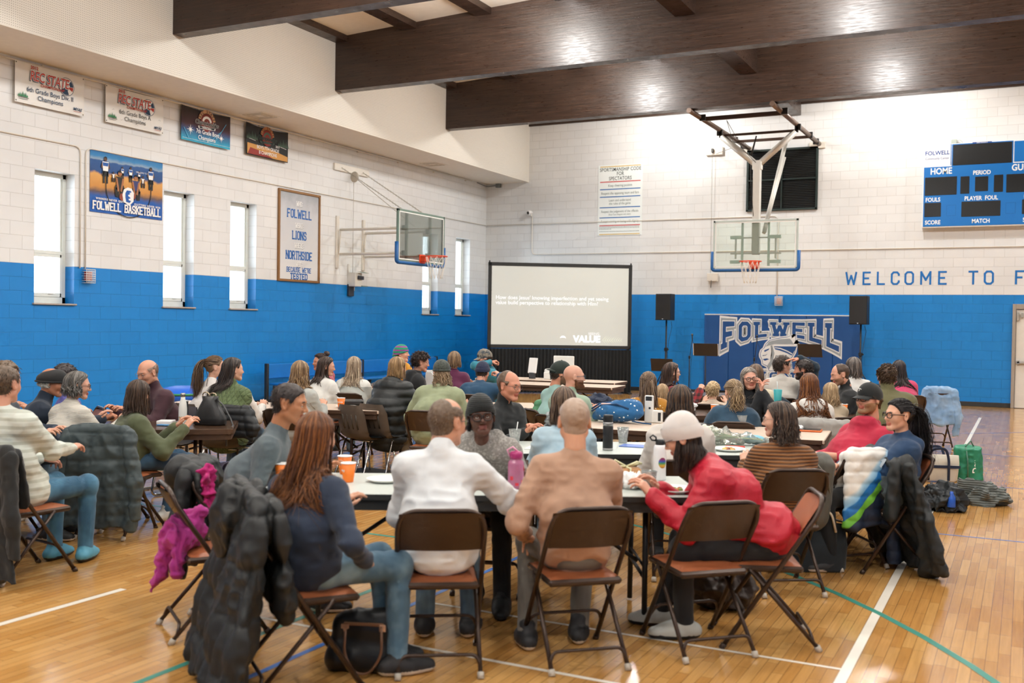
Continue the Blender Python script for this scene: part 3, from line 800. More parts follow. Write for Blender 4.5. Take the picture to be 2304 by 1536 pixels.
for tx, u, v, sz, al in (('HOME', .375, 1.175, .19, 'CENTER'), ('PERIOD', 1.19, 1.125, .125, 'CENTER'), ('GUEST', 2.0, 1.175, .19, 'CENTER'), ('FOULS', .22, .575, .125, 'CENTER'), ('PLAYER  FOUL', 1.185, .575, .125, 'CENTER'), ('FOULS', 2.16, .575, .125, 'CENTER'), ('SCORE', .225, .075, .125, 'CENTER'), ('MATCH', 1.19, .08, .125, 'CENTER'), ('SCORE', 2.16, .075, .125, 'CENTER')):
    m = MB(); type_on(m, tx, sz, u, v, .1595, bold=.025, align=al, xs=.82); m.build('score_lettering', plain('#eef0ef', .5), fp)
m = MB(); type_on(m, 'FOLWELL', .125, .29, 1.60, .152, bold=.022, xs=.93); type_on(m, 'Community Center', .066, .29, 1.50, .152, bold=.006, xs=.93)
lay(m, [[(.99, 1.80), (1.37, 1.80), (1.37, 1.828), (.99, 1.828)]], .1585); m.mi = 1; type_on(m, 'DAKTRONICS', .03, 1.18, 1.803, .1592, bold=.02, spacing=1.2)
m.build('name_lettering', [plain('#0d3f8a', .5), M_WPRINT], s)
m = MB(); m.box((.62, -.06, 1.88), (.12, .1, .09), .01); m.tube([(.68, -.06, 1.9), (.74, -.06, 1.91), (.78, -.06, 1.87), (.79, -.06, 1.83)], .006, 6); m.build('receiver', plain('#a9b3aa', .5), s)

# sportsmanship poster
s = thing('sign_poster', 'white sportsmanship code for spectators poster with red and blue rules', 'poster', (3.28, 0, 3.95))
m = MB(); m.box((.60, -.008, .90), (1.20, .012, 1.80)); sh = m.build('poster_sheet', plain('#eaf0ee', .5, vary=.02), s)
m = MB()
def bar(mi, z): m.mi = mi; lay(m, [[(.05, z-.012), (1.15, z-.012), (1.15, z+.012), (.05, z+.012)]], .0155)
for mi, z in ((3, 1.76), (1, 1.37), (2, 1.18), (2, .985), (2, .715), (2, .455), (1, .255), (3, .03)): bar(mi, z)
m.mi = 0
for tx, z, sz, b_ in (('SPORTSMANSHIP CODE', 1.64, .128, .01), ('FOR', 1.53, .128, .01), ('SPECTATORS', 1.41, .128, .01)): type_on(m, tx, sz, .6, z, .0155, bold=b_, xs=.78, spacing=1.06)
m.mi = 4
for tx, z, sz in (('Keep cheering positive', 1.245, .088), ('Respect the opposing team and fans', 1.05, .088), ('Learn and understand', .87, .085), ('the rules of the game', .785, .085), ('Respect the judgement of the officials', .585, .083), ('(Even if you disagree with them)', .515, .058), ('Accept winning or losing with dignity', .335, .086)): type_on(m, tx, sz, .6, z, .0155, xs=.80)
for i, z in enumerate((.215, .185, .155, .095)):
    for q in range(26 if i != 2 else 8): lay(m, [[(.05+q*.042, z), (.08+q*.042, z), (.08+q*.042, z+.012), (.05+q*.042, z+.012)]], .0155)
m.build('poster_print', [plain('#23342f', .5), plain('#c23b3b', .5), plain('#1767ac', .5), plain('#d5b46a', .5), plain('#48605a', .5)], sh)

# dark louvred vent
s = thing('wall_louvre', 'big dark louvred vent panel on the back wall behind the hoop mast', 'vent', (7.96, 0, 5.16))
m = MB()
for sg in (-1, 1): m.box((sg*.81, -.03, 0), (.05, .06, 1.46), .004); m.box((0, -.03, sg*.71), (1.66, .06, .05), .004)
m.box((0, -.035, 0), (.03, .05, 1.4)); m.box((0, -.035, .0), (1.6, .05, .03)); m.build('louvre_frame', plain('#22302d', .5), s)
m = MB()
for i in range(34):
    z = -.66+i*.04; m.add([(-.8, -.008, z+.028), (.8, -.008, z+.028), (.8, -.035, z), (-.8, -.035, z)], [(0, 1, 2, 3)])
m.box((0, -.003, 0), (1.6, .004, 1.4)); m.build('slat', plain('#252625', .5), s)

# padded mat with the school mark
s = thing('wall_pad', 'dark blue padded wall mat with arched FOLWELL lettering and lion emblem', 'mat', (6.16, 0, 0))
M_PAD = plain('#104c8c', .5, vary=.04, bump=.05)
for i in range(6):
    m = MB(); m.box((.305+.61*i, -.034, 1.02), (.607, .064, 1.84), .012); m.build('pad_panel', M_PAD, s)
m = MB(); m.box((1.83, -.03, 1.952), (3.66, .07, .025), .004); m.build('top_rail', plain('#dcdcd6', .4), s)
def warp(u, v, W):
    x = .50+2.66*u/W; bot = 1.485-.30*((x-1.83)/1.35)**2; top = 1.752-.035*((x-1.75)/1.3)**2
    return (x, bot+v/.4*(top-bot))
m = MB()
M_PWHITE = plain('#e6e9ea', .5, vary=.02); M_PGREY = plain('#98a1a7', .5, vary=.02)
for tk, mi, d in ((.30, 0, .0672), (.225, 1, .0684), (.145, 0, .0696), (.105, 2, .0708)):
    m.mi = mi
    P_, W_ = strokes('FOLWELL', .4, tk, 3.4, .085 if tk > .2 else .075, 1.0, warp)
    lay(m, P_, d)
for tk, mi, d in ((.2, 0, .0672), (.13, 1, .0684), (.085, 0, .0696), (.055, 2, .0708)):
    m.mi = mi; P_, W_ = strokes('LIONS', .26, tk, 3.0, .05, 1.1); lay(m, [[(u-W_/2+1.8, v+.32, l) for u, v, l in q] for q in P_], d)
em = dict(outer=[(1.35, 1.02), (1.38, 1.12), (1.44, 1.17), (1.48, 1.27), (1.57, 1.37), (1.81, 1.44), (2.04, 1.47), (2.13, 1.51), (2.15, 1.44), (2.23, 1.5), (2.24, 1.39), (2.2, 1.3), (2.3, 1.29), (2.25, 1.21), (2.23, 1.08), (2.17, .96), (2.12, .9), (2.15, .66), (1.93, .6), (1.59, .59), (1.53, .71), (1.42, .76), (1.4, .87), (1.36, .94)])
def inset(P, k):
    cx = sum(p[0] for p in P)/len(P); cz = sum(p[1] for p in P)/len(P)
    return [(p[0]+(cx-p[0])/math.hypot(p[0]-cx, p[1]-cz)*k, p[1]+(cz-p[1])/math.hypot(p[0]-cx, p[1]-cz)*k) for p in P]
def poly_fill(P, d, mi):
    bmx = __import__('bmesh').new(); vs_ = [bmx.verts.new((u, -d, v)) for u, v in P]; f = bmx.faces.new(vs_)
    r = __import__('bmesh').ops.triangulate(bmx, faces=[f]); bmx.verts.index_update()
    m.mi = mi; m.add([v.co[:] for v in bmx.verts], [tuple(v.index for v in f.verts) for f in bmx.faces]); bmx.free()
poly_fill(em['outer'], .0722, 0); poly_fill(inset(em['outer'], .028), .0730, 2); poly_fill(inset(em['outer'], .042), .0738, 0)
poly_fill([(1.50, 1.19), (1.59, 1.32), (1.82, 1.38), (2.07, 1.40), (2.11, 1.36), (2.16, 1.27), (1.91, 1.26), (1.71, 1.26), (1.57, 1.22)], .0746, 1)
poly_fill([(1.70, 1.21), (2.24, 1.22), (2.13, 1.0), (2.0, 1.06), (1.85, 1.11), (1.73, 1.14)], .0746, 2)
poly_fill([(1.72, 1.17), (1.86, 1.15), (2.02, 1.09), (2.13, 1.03), (2.14, 1.05), (2.02, 1.115), (1.86, 1.175), (1.72, 1.19)], .0754, 0)
poly_fill([(1.62, 1.23), (1.66, 1.23), (1.72, 1.05), (1.68, .8), (1.60, .66), (1.55, .74), (1.62, .85), (1.66, 1.0)], .0746, 1)
poly_fill([(1.47, 1.10), (1.50, 1.12), (1.60, 1.16), (1.58, 1.12), (1.49, 1.07)], .0746, 2)
poly_fill([(1.44, .97), (1.52, .99), (1.56, 1.03), (1.51, 1.0), (1.44, .99)], .0746, 2)
poly_fill([(1.45, .90), (1.54, .92), (1.60, .90), (1.55, .88), (1.50, .86), (1.46, .88)], .0746, 2)
poly_fill([(1.75, 1.0), (2.0, .98), (2.08, .86), (2.08, .7), (1.8, .64), (1.68, .68), (1.76, .85)], .0746, 1)
m.build('school_mark', [M_PWHITE, M_PGREY, plain('#124a88', .5, vary=.03)], s)

# ================================================================ HOOPS
M_STEEL = plain('#d9d6cd', .4, .2); M_BROWN = plain('#4a382e', .45, .2); M_HGREEN = plain('#6f857b', .4, .3); M_DARKST = plain('#3a3836', .4, .6)
M_BGLASS = clear('#f9fefb', .03); M_PADB = plain('#0d5797', .45); M_RIM = plain('#d8471c', .35)
def hoop_board(s, cy, fm, W=1.83, z0=2.90, z1=3.97):
    """board facing -y at local y=cy centred on x=0 with rim; parts go under s"""
    fr = MB(); f = .045; c = z0+(z1-z0)/2
    for sg in (-1, 1): fr.box((sg*(W/2-f/2), cy, c), (f, .05, z1-z0), .004)
    fr.box((0, cy, z1-f/2), (W, .05, f), .004); fr.box((0, cy, z0+f/2), (W, .05, f), .004)
    bf = fr.build('board_frame', fm, s)
    gl = MB(); gl.box((0, cy-.012, c), (W-.06, .012, z1-z0-.06)); bg = gl.build('board_glass', M_BGLASS, s)
    w = MB()
    for sg in (-1, 1): w.box((sg*(W/2-.055), cy-.0205, c), (.02, .002, z1-z0-.12))
    w.box((0, cy-.0205, z1-.055), (W-.1, .002, .02)); w.box((0, cy-.0205, z0+.06), (W-.1, .002, .02)); w.build('board_marking', M_WPRINT, bg)
    p = MB()
    path = [(-W/2-.012, cy, z0+.40), (-W/2-.012, cy, z0-.012), (W/2+.012, cy, z0-.012), (W/2+.012, cy, z0+.40)]
    p.tube(round_path(path, .07), .04, 10, flat=1.0); p.build('edge_padding', M_PADB, bf)
    b = MB(); b.box((0, cy-.09, 3.0), (.18, .13, .13), .01); b.box((0, cy-.03, 3.0), (.22, .02, .18), .004); b.build('rim_bracket', M_RIM, s)
    rc = (0, cy-.15-.2286)
    r = MB(); r.tube([(rc[0]+.2286*math.cos(a), rc[1]+.2286*math.sin(a), 3.05) for a in np.linspace(0, 2*PI, 33)[:-1]], .011, 8, True); rm = r.build('rim', M_RIM, s)
    n = MB(); N = 12
    rad = lambda q: .222-.10*q+.02*max(0, q-.7)
    for dirn in (1, -1):
        for i in range(N):
            n.tube([(rc[0]+rad(q)*math.cos(2*PI*(i+dirn*q*1.6)/N+.1*math.sin(5*q+i)), rc[1]+rad(q)*math.sin(2*PI*(i+dirn*q*1.6)/N+.1*math.sin(5*q+i)), 3.04-.45*q) for q in np.linspace(0, 1, 9)], .0042, 4)
    n.build('net', plain('#e8e4da', .7), rm)
# right hoop, hung from the beam and the back wall
s = thing('basketball_hoop', 'glass basketball hoop on a white Y mast hung from the beam, back wall', 'basketball hoop', (7.95, 0, 0), 0, 'glass basketball hoops')
hoop_board(s, -2.5, plain('#c3cec8', .4, .2))
for x0, x1 in ((-.93, -.78), (.74, .86)): m = MB(); m.tube([(x0, -4.42, 6.02), (x1, -.06, 5.94)], .052, 10); m.build('ceiling_pipe', plain('#6a564a', .4, .3), s)
for y, z, h in ((-3.55, 6.0, .09), (-2.42, 5.84, .05), (-1.1, 5.93, .06)): m = MB(); m.box((0, y, z), (1.66, .05, h), .006); m.build('cross_bar', M_BROWN, s)
m = MB()
for sg in (-1, 1):
    for y, z in ((-3.75, 5.99), (-2.42, 5.91), (-1.1, 5.97), (-.35, 5.95)): m.box((sg*.84, y, z), (.13, .05, .13), .006)
    m.box((sg*.83, -2.42, 5.86), (.04, .05, .12))
m.build('pipe_clamp', M_DARKST, s)
m = MB()
for sg in (-1, 1): m.box((sg*.82, -.03, 5.92), (.36 if sg > 0 else .22, .06, .15), .006)
m.build('wall_plate', M_CREAM, s)
m = MB()
for sg in (-1, 1): m.tube([(sg*.80, -2.42, 5.82), (sg*.02, -2.42, 5.16)], .07, 4)
m.box((0, -2.42, 5.15), (.20, .14, .20), .01); m.box((0, -2.42, 4.2), (.155, .15, 1.95), .01); m.build('mast', M_STEEL, s)
m = MB(); m.tube([(.27, -.9, 5.88), (.14, -2.3, 3.70)], .05, 4); m.tube([(.30, -1.1, 5.5), (.17, -2.2, 3.9)], .03, 4); m.build('brace', M_STEEL, s)
m = MB()
for sg in (-1, 1):
    m.box((sg*.285, -2.46, 3.45), (.045, .04, .96)); m.box((sg*.42, -2.46, 3.60), (.25, .05, .07)); m.box((sg*.42, -2.46, 3.07), (.25, .05, .07))
m.build('mount_strut', plain('#e1eee5', .4), s)
m = MB(); m.box((0, -2.44, 3.59), (1.1, .03, .03)); m.box((0, -2.44, 3.25), (1.1, .03, .03)); m.box((-.43, -2.45, 3.36), (.03, .04, .45)); m.box((.43, -2.45, 3.36), (.03, .04, .45)); m.build('crossbrace', M_STEEL, s)
m = MB(); m.tube([(-.02, -2.45, 5.78), (-.16, -2.38, 5.25), (-.13, -2.48, 4.9), (-.05, -2.5, 4.05)], .007, 6); m.tube([(-.4, -3.5, 5.95), (-.62, -2.0, 5.65), (-1.55, -.12, 5.85)], .006, 6); m.tube([(-.4, -3.5, 5.95), (-.3, -2.5, 5.5), (-.02, -2.5, 5.2)], .006, 6); m.build('lift_cable', M_DARKST, s)
m = MB(); m.tube([(-.03, -2.44, 5.78), (-.17, -2.40, 5.3)], .016, 8); m.build('damper', M_DARKST, s)
# winch gear on the back wall beside it
s = thing('hoop_winch', 'small white winch plate and cable on the back wall left of the hoop', 'winch', (6.33, -.03, 0))
m = MB(); m.box((0, -.03, 5.93), (.42, .06, .2), .008); m.build('pulley_plate', M_CREAM, s)
m = MB(); m.box((.02, -.05, 2.86), (.26, .1, .20), .01); m.build('winch_box', M_CREAM, s)
m = MB(); m.tube([(-.03, -.1, 5.92), (-.03, -.06, 2.9)], .005, 6); m.build('winch_cable', plain('#8f8a80', .5), s)
m = MB(); m.box((-.03, -.09, 5.93), (.05, .09, .1), .01); m.tube([(.0, -.1, 2.78), (.0, -.12, 2.6)], .008, 6); m.build('pulley', M_DARKST, s)

# left hoop, wall mounted (faces +x)
s = thing('basketball_hoop', 'glass basketball hoop on pipe struts off the left wall, blue padding', 'basketball hoop', (0, -6.22, -.02), PI/2, 'glass basketball hoops')
hoop_board(s, -1.83, M_HGREEN)
for x in (-.46, .46):
    for z in (3.62, 3.10): m = MB(); m.tube([(x, -.08, z), (x, -1.75, z)], .028, 10); m.build('strut_pipe', M_CREAM, s)
for x in (-.46, .46): m = MB(); m.box((x, -1.76, 3.4), (.05, .05, 1.05), .005); m.build('board_upright', M_HGREEN, s)
m = MB()
for x in (-.46, .46):
    for z in (3.62, 3.10): m.box((x, -1.72, z), (.10, .10, .10), .01)
m.build('clamp', plain('#5e7268', .4, .4), s)
m = MB()
for x in (-.48, .48): m.box((x, -.02, 3.36), (.09, .04, 1.12), .004)
for x in (-.46, .46): m.tube([(x, -.1, 3.64), (x, -.04, 3.1)], .016, 6)
m.build('wall_plate', M_CREAM, s)
m = MB(); m.box((0, -.025, 4.96), (1.26, .05, .15), .005); m.build('chain_plate', M_CREAM, s)
m = MB()
for x, q in ((-.42, -.1), (.36, .1)):
    a, b_ = Vector((x, -.07, 4.95)), Vector((x*1.0+q*0, -1.72, 3.95))
    n_ = 46
    for i in range(n_):
        p = a.lerp(b_, (i+.5)/n_); d_ = (b_-a).normalized()*.026; sd = Vector((.012 if i % 2 else 0, 0, 0 if i % 2 else .012))
        m.tube([p-d_, p-d_*.5+sd, p+d_*.5+sd, p+d_, p+d_*.5-sd, p-d_*.5-sd], .005, 4, True)
m.build('chain', plain('#b9b4a6', .4, .6), s)
m = MB(); m.tube([(-.05, -.16, 4.78), (.1, -1.6, 3.7)], .006, 6); m.tube([(-.05, -.12, 4.75), (-.05, -.12, 2.66)], .005, 6); m.build('lift_cable', plain('#a39d91', .5), s)
m = MB(); m.ball((-.05, -.14, 4.80), (.035, .11, .12), 14, 8); m.build('pulley', plain('#b7b0a2', .5), s)
s = thing('hoop_winch', 'white winch box below the left hoop struts at the blue line', 'winch', (0, -6.18, 0), PI/2)
m = MB(); m.box((-.1, -.02, 2.62), (.05, .04, .55), .004); m.box((.08, -.02, 2.5), (.05, .04, .36), .004); m.box((0, -.12, 2.56), (.26, .2, .30), .01); m.build('winch_body', plain('#dcdad3', .45), s)
m = MB(); m.box((.05, -.24, 2.60), (.20, .04, .08), .01); m.box((-.03, -.03, 2.33), (.20, .05, .26), .006); m.build('winch_bracket', plain('#2b2f3a', .45), s)
m = MB(); m.add([(-.06, -.2, 2.74), (.2, -.2, 2.74), (.24, -.34, 2.70), (-.02, -.34, 2.70)], [(0, 1, 2, 3)]); m.box((.16, -.26, 2.42), (.22, .02, .02)); m.build('winch_cover', M_HGREEN, s)

# ================================================================ STAGE GEAR
# projector screen across the corner, yawed so its face looks down the room
px0, px1 = Vector((1.76, -3.10)), Vector((4.68, -1.20))
ang = math.atan2(px1.y-px0.y, px1.x-px0.x); LEN = (px1-px0).length
s = thing('projector_screen', 'large white projector screen in black frame with black pleated skirt', 'screen', ((px0.x+px1.x)/2, (px0.y+px1.y)/2, 0), ang)
Z0, Z1 = 1.07, 3.11; fw = .085
m = MB()
for sg in (-1, 1): m.box((sg*(LEN/2-fw/2), 0, (Z0+Z1)/2), (fw, .05, Z1-Z0), .006)
m.box((0, 0, Z1-fw/2), (LEN, .05, fw), .006); m.box((0, 0, Z0+fw/2), (LEN, .05, fw), .006)
for sg in (-1, 1): m.box((sg*(LEN/2-.03), 0, Z1+.015), (.03, .03, .05)); m.box((sg*(LEN/2-.06), .05, .55), (.05, .05, 1.1)); m.box((sg*(LEN/2-.06), .05, .02), (.08, .7, .04))
m.build('screen_frame', plain('#232525', .6), s)
t = NT('lit_projection'); sp = t.n('ShaderNodeSeparateXYZ'); t.l(t.coord(), sp.inputs[0])
t.col(lin('#b9bcb6')); t.b.inputs['Emission Color'].default_value = lin('#eef3ec'); t.b.inputs['Emission Strength'].default_value = .28
M_SCR = t.set(.9)
m = MB(); m.box((0, -.012, (Z0+Z1)/2), (LEN-2*fw+.01, .006, Z1-Z0-2*fw+.01)); ss = m.build('screen_surface', M_SCR, s)
m = MB(); m.mi = 0
hw = LEN/2-fw
type_on(m, "How does Jesus' knowing imperfection and yet seeing", .128, -hw+.10, 2.235, .0165, align='LEFT', bold=.008, xs=.98)
type_on(m, "value build perspective to relationship with Him?", .128, -hw+.10, 2.115, .0165, align='LEFT', bold=.008, xs=.98)
EM = [emit('#ffffff', 1.15), emit('#f3f8dc', 1.1)]; m.build('slide_question', EM, ss); m = MB(); type_on(m, 'VALUE', .22, hw-1.0, 1.235, .0165, bold=.05); type_on(m, 'SEEING', .085, hw-.83, 1.41, .0165, bold=.0)
lay(m, [[(hw-1.58+.075*math.cos(a)*q, 1.31+.075*math.sin(a)*q) for a, q in [(a, 1) for a in np.linspace(.1, PI-.1, 9)]+[(PI*.75, .5), (PI*.5, .3), (PI*.25, .5)]]], .0165)
m.build('slide_title', EM, ss); m = MB(); m.mi = 1
for i in range(9):
    for sg in (-1, 1): x = hw-.62+.055*i; L = .16-.009*i; lay(m, [[(x, 1.29), (x+.012, 1.29), (x+.7*L+.006, 1.29+sg*.75*L)]], .0165)
m.build('slide_leaf', EM, ss)
m = MB(); n_ = 260
m.grid(lambda u, v: ((u-.5)*LEN*(1+.0*v), -.03-.028*math.sin(u*n_*1.0)*(.55+.45*v)-.012*math.sin(u*57+2)-.04*v*(.5+.5*math.sin(u*19)), Z0-.01-v*(Z0-.03)), 780, 6)
m.build('skirt', plain('#1b1e20', .85), s)

M_SPK = plain('#1e1f20', .55, vary=.05, bump=.3)
def pa_speaker(loc, lab, rz):
    s = thing('loudspeaker', lab, 'loudspeaker', (loc[0], loc[1], loc[2]), rz, 'black loudspeakers on pole stands')
    m = MB(); m.prism([(-.19, -.16), (.19, -.16), (.15, .17), (-.15, .17)], .62, 'z', .0); m.build('speaker_cabinet', plain('#161718', .5), s)
    m = MB(); m.box((0, -.165, .31), (.37, .02, .60), .008); sg_ = m.build('speaker_grille', M_SPK, s)
    m = MB(); lay(m, [[(-.02, .035), (.02, .035), (0, .012)]], .177); m.build('speaker_badge', plain('#c9d6e6', .4), sg_)
    return s
def pole_stand(loc, H, lab):
    s = thing('speaker_stand', lab, 'speaker stand', loc, 0, 'tripod speaker stands')
    m = MB(); m.tube([(0, 0, .12), (0, 0, H)], .019, 10); m.tube([(0, 0, .3), (0, 0, 1.1)], .025, 10); m.build('pole', M_BLK, s)
    m = MB(); m.box((0, 0, 1.1), (.07, .07, .08), .01); m.ball((.05, 0, 1.1), .022, 8, 6); m.build('collar', M_BLK, s)
    for k in range(3):
        a = .5+k*2*PI/3; m = MB(); m.tube([(0.02*math.cos(a), .02*math.sin(a), .72), (.5*math.cos(a), .5*math.sin(a), .015)], .012, 8); m.tube([(0, 0, .2), (.28*math.cos(a), .28*math.sin(a), .36)], .009, 6); m.build('leg', M_BLK, s)
    m = MB(); m.tube([(.05, .20, H-.02), (.09, .15, H-.15), (.05, .03, H-.5), (.03, .02, 1.0), (.05, .05, .4), (.1, .1, .01)], .005, 6); m.build('cable', M_BLK, s)
pole_stand((5.60, -1.3, 0), 1.79, 'black tripod stand carrying the left loudspeaker beside the projector screen')
pa_speaker((5.58, -1.3, 1.79), 'black loudspeaker on pole to the right of the projector screen', -.12)
pole_stand((9.99, -1.25, 0), 1.75, 'black tripod stand carrying the right loudspeaker in front of the pad')
pa_speaker((9.97, -1.25, 1.75), 'black loudspeaker on pole below the painted welcome letters', -.15)

def music_stand(x, y, z, rz, lab, w=.52, paper=False):
    s = thing('music_stand', lab, 'music stand', (x, y, 0), rz, 'black music stands by the pad')
    m = MB(); m.at((0, 0, z), 0, -.35); m.box((0, 0, .13), (w, .006, .30), .002); m.box((0, -.03, -.02), (w, .06, .006)); m.build('desk', plain('#2a2320', .5), s)
    if paper:
        m = MB(); m.at((0, 0, z), 0, -.35); m.box((0, -.008, .13), (w+.03, .004, .28)); m.build('sheet_music', M_WPRINT, s)
    m = MB(); m.tube([(0, .03, z), (0, .03, .1)], .011, 8); m.tube([(0, .03, .7), (0, .03, .1)], .015, 8); m.build('stem', M_BLK, s)
    for k in range(3):
        a = .3+k*2*PI/3; m = MB(); m.tube([(0, .03, .2), (.25*math.cos(a), .03+.25*math.sin(a), .012)], .008, 6); m.build('leg', M_BLK, s)
music_stand(6.74, -1.9, 1.01, PI+.15, 'black music stand with white sheet edges at the left of the blue pad', .54, True)
music_stand(9.05, -1.9, 1.05, PI-.1, 'black music stand in front of the emblem, seen above the bent man', .52)
music_stand(5.95, -2.6, .66, PI+.1, 'low brown music stand behind the woman in red plaid', .50)
def mic_stand(x, y, z, lab, rz, boom=.0):
    s = thing('microphone_stand', lab, 'microphone stand', (x, y, 0), rz, 'microphone stands by the pad')
    m = MB(); m.tube([(0, 0, .12), (0, 0, .95)], .012, 8); m.tube([(0, 0, .9), (boom, 0, z-.08)], .008, 8); m.box((0, 0, .95), (.04, .04, .07), .008); m.build('stand_pole', M_BLK, s)
    m = MB(); m.tube([(boom, 0, z-.12), (boom+.01, -.05, z)], [.011, .016], 8); m.ball((boom+.012, -.06, z+.015), .027, 10, 8); m.build('microphone', plain('#4b4f52', .4, .5), s)
    for k in range(3):
        a = .8+k*2*PI/3; m = MB(); m.tube([(0, 0, .15), (.3*math.cos(a), .3*math.sin(a), .012)], .008, 6); m.build('leg', M_BLK, s)
    m = MB(); m.tube([(boom, -.02, z-.1), (boom+.08, -.03, z-.25), (.05, 0, z-.5), (.02, .02, .6), (.04, .03, .02)], .004, 5); m.build('cable', M_BLK, s)
mic_stand(6.36, -1.9, 1.45, 'slim microphone stand left of the music stand with white pages', 0, .06)
mic_stand(7.84, -1.9, 1.45, 'slim microphone stand in front of the lion emblem', 0, .05)
# ================================================================ SOFT SHAPES
# signed distance pieces joined smoothly and meshed with surface nets
_lat = rng.random((24, 24, 24)).astype(np.float32)
def vnoise(p):
    i = np.floor(p).astype(int); f = p-i; f = f*f*(3-2*f); out = 0
    for a in (0, 1):
        for b in (0, 1):
            for c in (0, 1):
                w_ = (f[:, 0] if a else 1-f[:, 0])*(f[:, 1] if b else 1-f[:, 1])*(f[:, 2] if c else 1-f[:, 2])
                out = out+w_*_lat[(i[:, 0]+a) % 24, (i[:, 1]+b) % 24, (i[:, 2]+c) % 24]
    return out*2-1
def fbm(p, o=3):
    s = 0; a = 1.0
    for k in range(o): s = s+a*vnoise(p*2**k+k*7.3); a *= .5
    return s
def ridged(p): return 1-np.abs(vnoise(p))*2

A3 = lambda v: np.asarray(v, dtype=float)
class Soft:
    def __init__(s): s.p = []
    def cap(s, a, b, ra, rb=None, k=.03, n=None, f=1.0):
        rb = ra if rb is None else rb
        s.p.append(('c', A3(a), A3(b), ra, rb, k, None if n is None else A3(n)/np.linalg.norm(n), f)); return s
    def ell(s, c, r, k=.03, M=None):
        s.p.append(('e', A3(c), A3(r), None, None, k, M, 1.0)); return s
    def sub(s, c, r, k=.01, M=None):
        s.p.append(('s', A3(c), A3(r), None, None, k, M, 1.0)); return s
    def box(s, q):
        if q[0] == 'c':
            e = max(q[3], q[4])*1.05+q[5]; return np.minimum(q[1], q[2])-e, np.maximum(q[1], q[2])+e
        e = (np.max(q[2]) if q[6] is not None else q[2])+q[5]; return q[1]-e, q[1]+e
    @staticmethod
    def dist(q, P):
        if q[0] == 'c':
            pa = P-q[1]; ba = q[2]-q[1]
            if q[6] is not None:
                g = (1/q[7]-1); pa = pa+np.outer(pa@q[6], q[6])*g; ba = ba+(ba@q[6])*q[6]*g
            t_ = np.clip(pa@ba/max(ba@ba, 1e-12), 0, 1)
            return np.linalg.norm(pa-t_[:, None]*ba, axis=1)-(q[3]+(q[4]-q[3])*t_)
        d = P-q[1]
        if q[6] is not None: d = d@q[6]
        k0 = np.linalg.norm(d/q[2], axis=1); k1 = np.linalg.norm(d/q[2]**2, axis=1)
        return k0*(k0-1)/np.maximum(k1, 1e-9)
    def at(s, P):
        D = np.full(len(P), 1.0)
        for q in s.p:
            d = s.dist(q, P); k = q[5]
            if q[0] == 's':
                h = np.maximum(k-np.abs(D+d), 0)/k; D = np.maximum(D, -d)+h*h*k*.25
            else:
                h = np.maximum(k-np.abs(D-d), 0)/k; D = np.minimum(D, d)-h*h*k*.25
        return D
    def mesh(s, h, clip=None):
        bs = [s.box(q) for q in s.p if q[0] != 's']
        lo = np.min([b[0] for b in bs], 0)-h*1.5; hi = np.max([b[1] for b in bs], 0)+h*1.5
        n = np.ceil((hi-lo)/h).astype(int)+1
        ax = [lo[i]+h*np.arange(n[i]) for i in range(3)]
        D = np.full(n, 1.0)
        for q in s.p:
            b0, b1 = s.box(q); k = q[5]
            r = [(max(0, int((b0[i]-lo[i])/h)-1), min(n[i], int((b1[i]-lo[i])/h)+3)) for i in range(3)]
            if any(a >= b for a, b in r): continue
            sl = tuple(slice(a, b) for a, b in r)
            g = np.stack(np.meshgrid(*[ax[i][sl[i]] for i in range(3)], indexing='ij'), -1).reshape(-1, 3)
            d = s.dist(q, g).reshape(D[sl].shape); E = D[sl]
            if q[0] == 's':
                hh = np.maximum(k-np.abs(E+d), 0)/k; D[sl] = np.maximum(E, -d)+hh*hh*k*.25
            else:
                hh = np.maximum(k-np.abs(E-d), 0)/k; D[sl] = np.minimum(E, d)-hh*hh*k*.25
        if clip is not None:
            g = np.stack(np.meshgrid(*ax, indexing='ij'), -1).reshape(-1, 3)
            D = np.maximum(D, clip(g).reshape(D.shape))
        D[[0, -1]] = np.maximum(D[[0, -1]], h); D[:, [0, -1]] = np.maximum(D[:, [0, -1]], h); D[:, :, [0, -1]] = np.maximum(D[:, :, [0, -1]], h)
        return snet(D, lo, h)
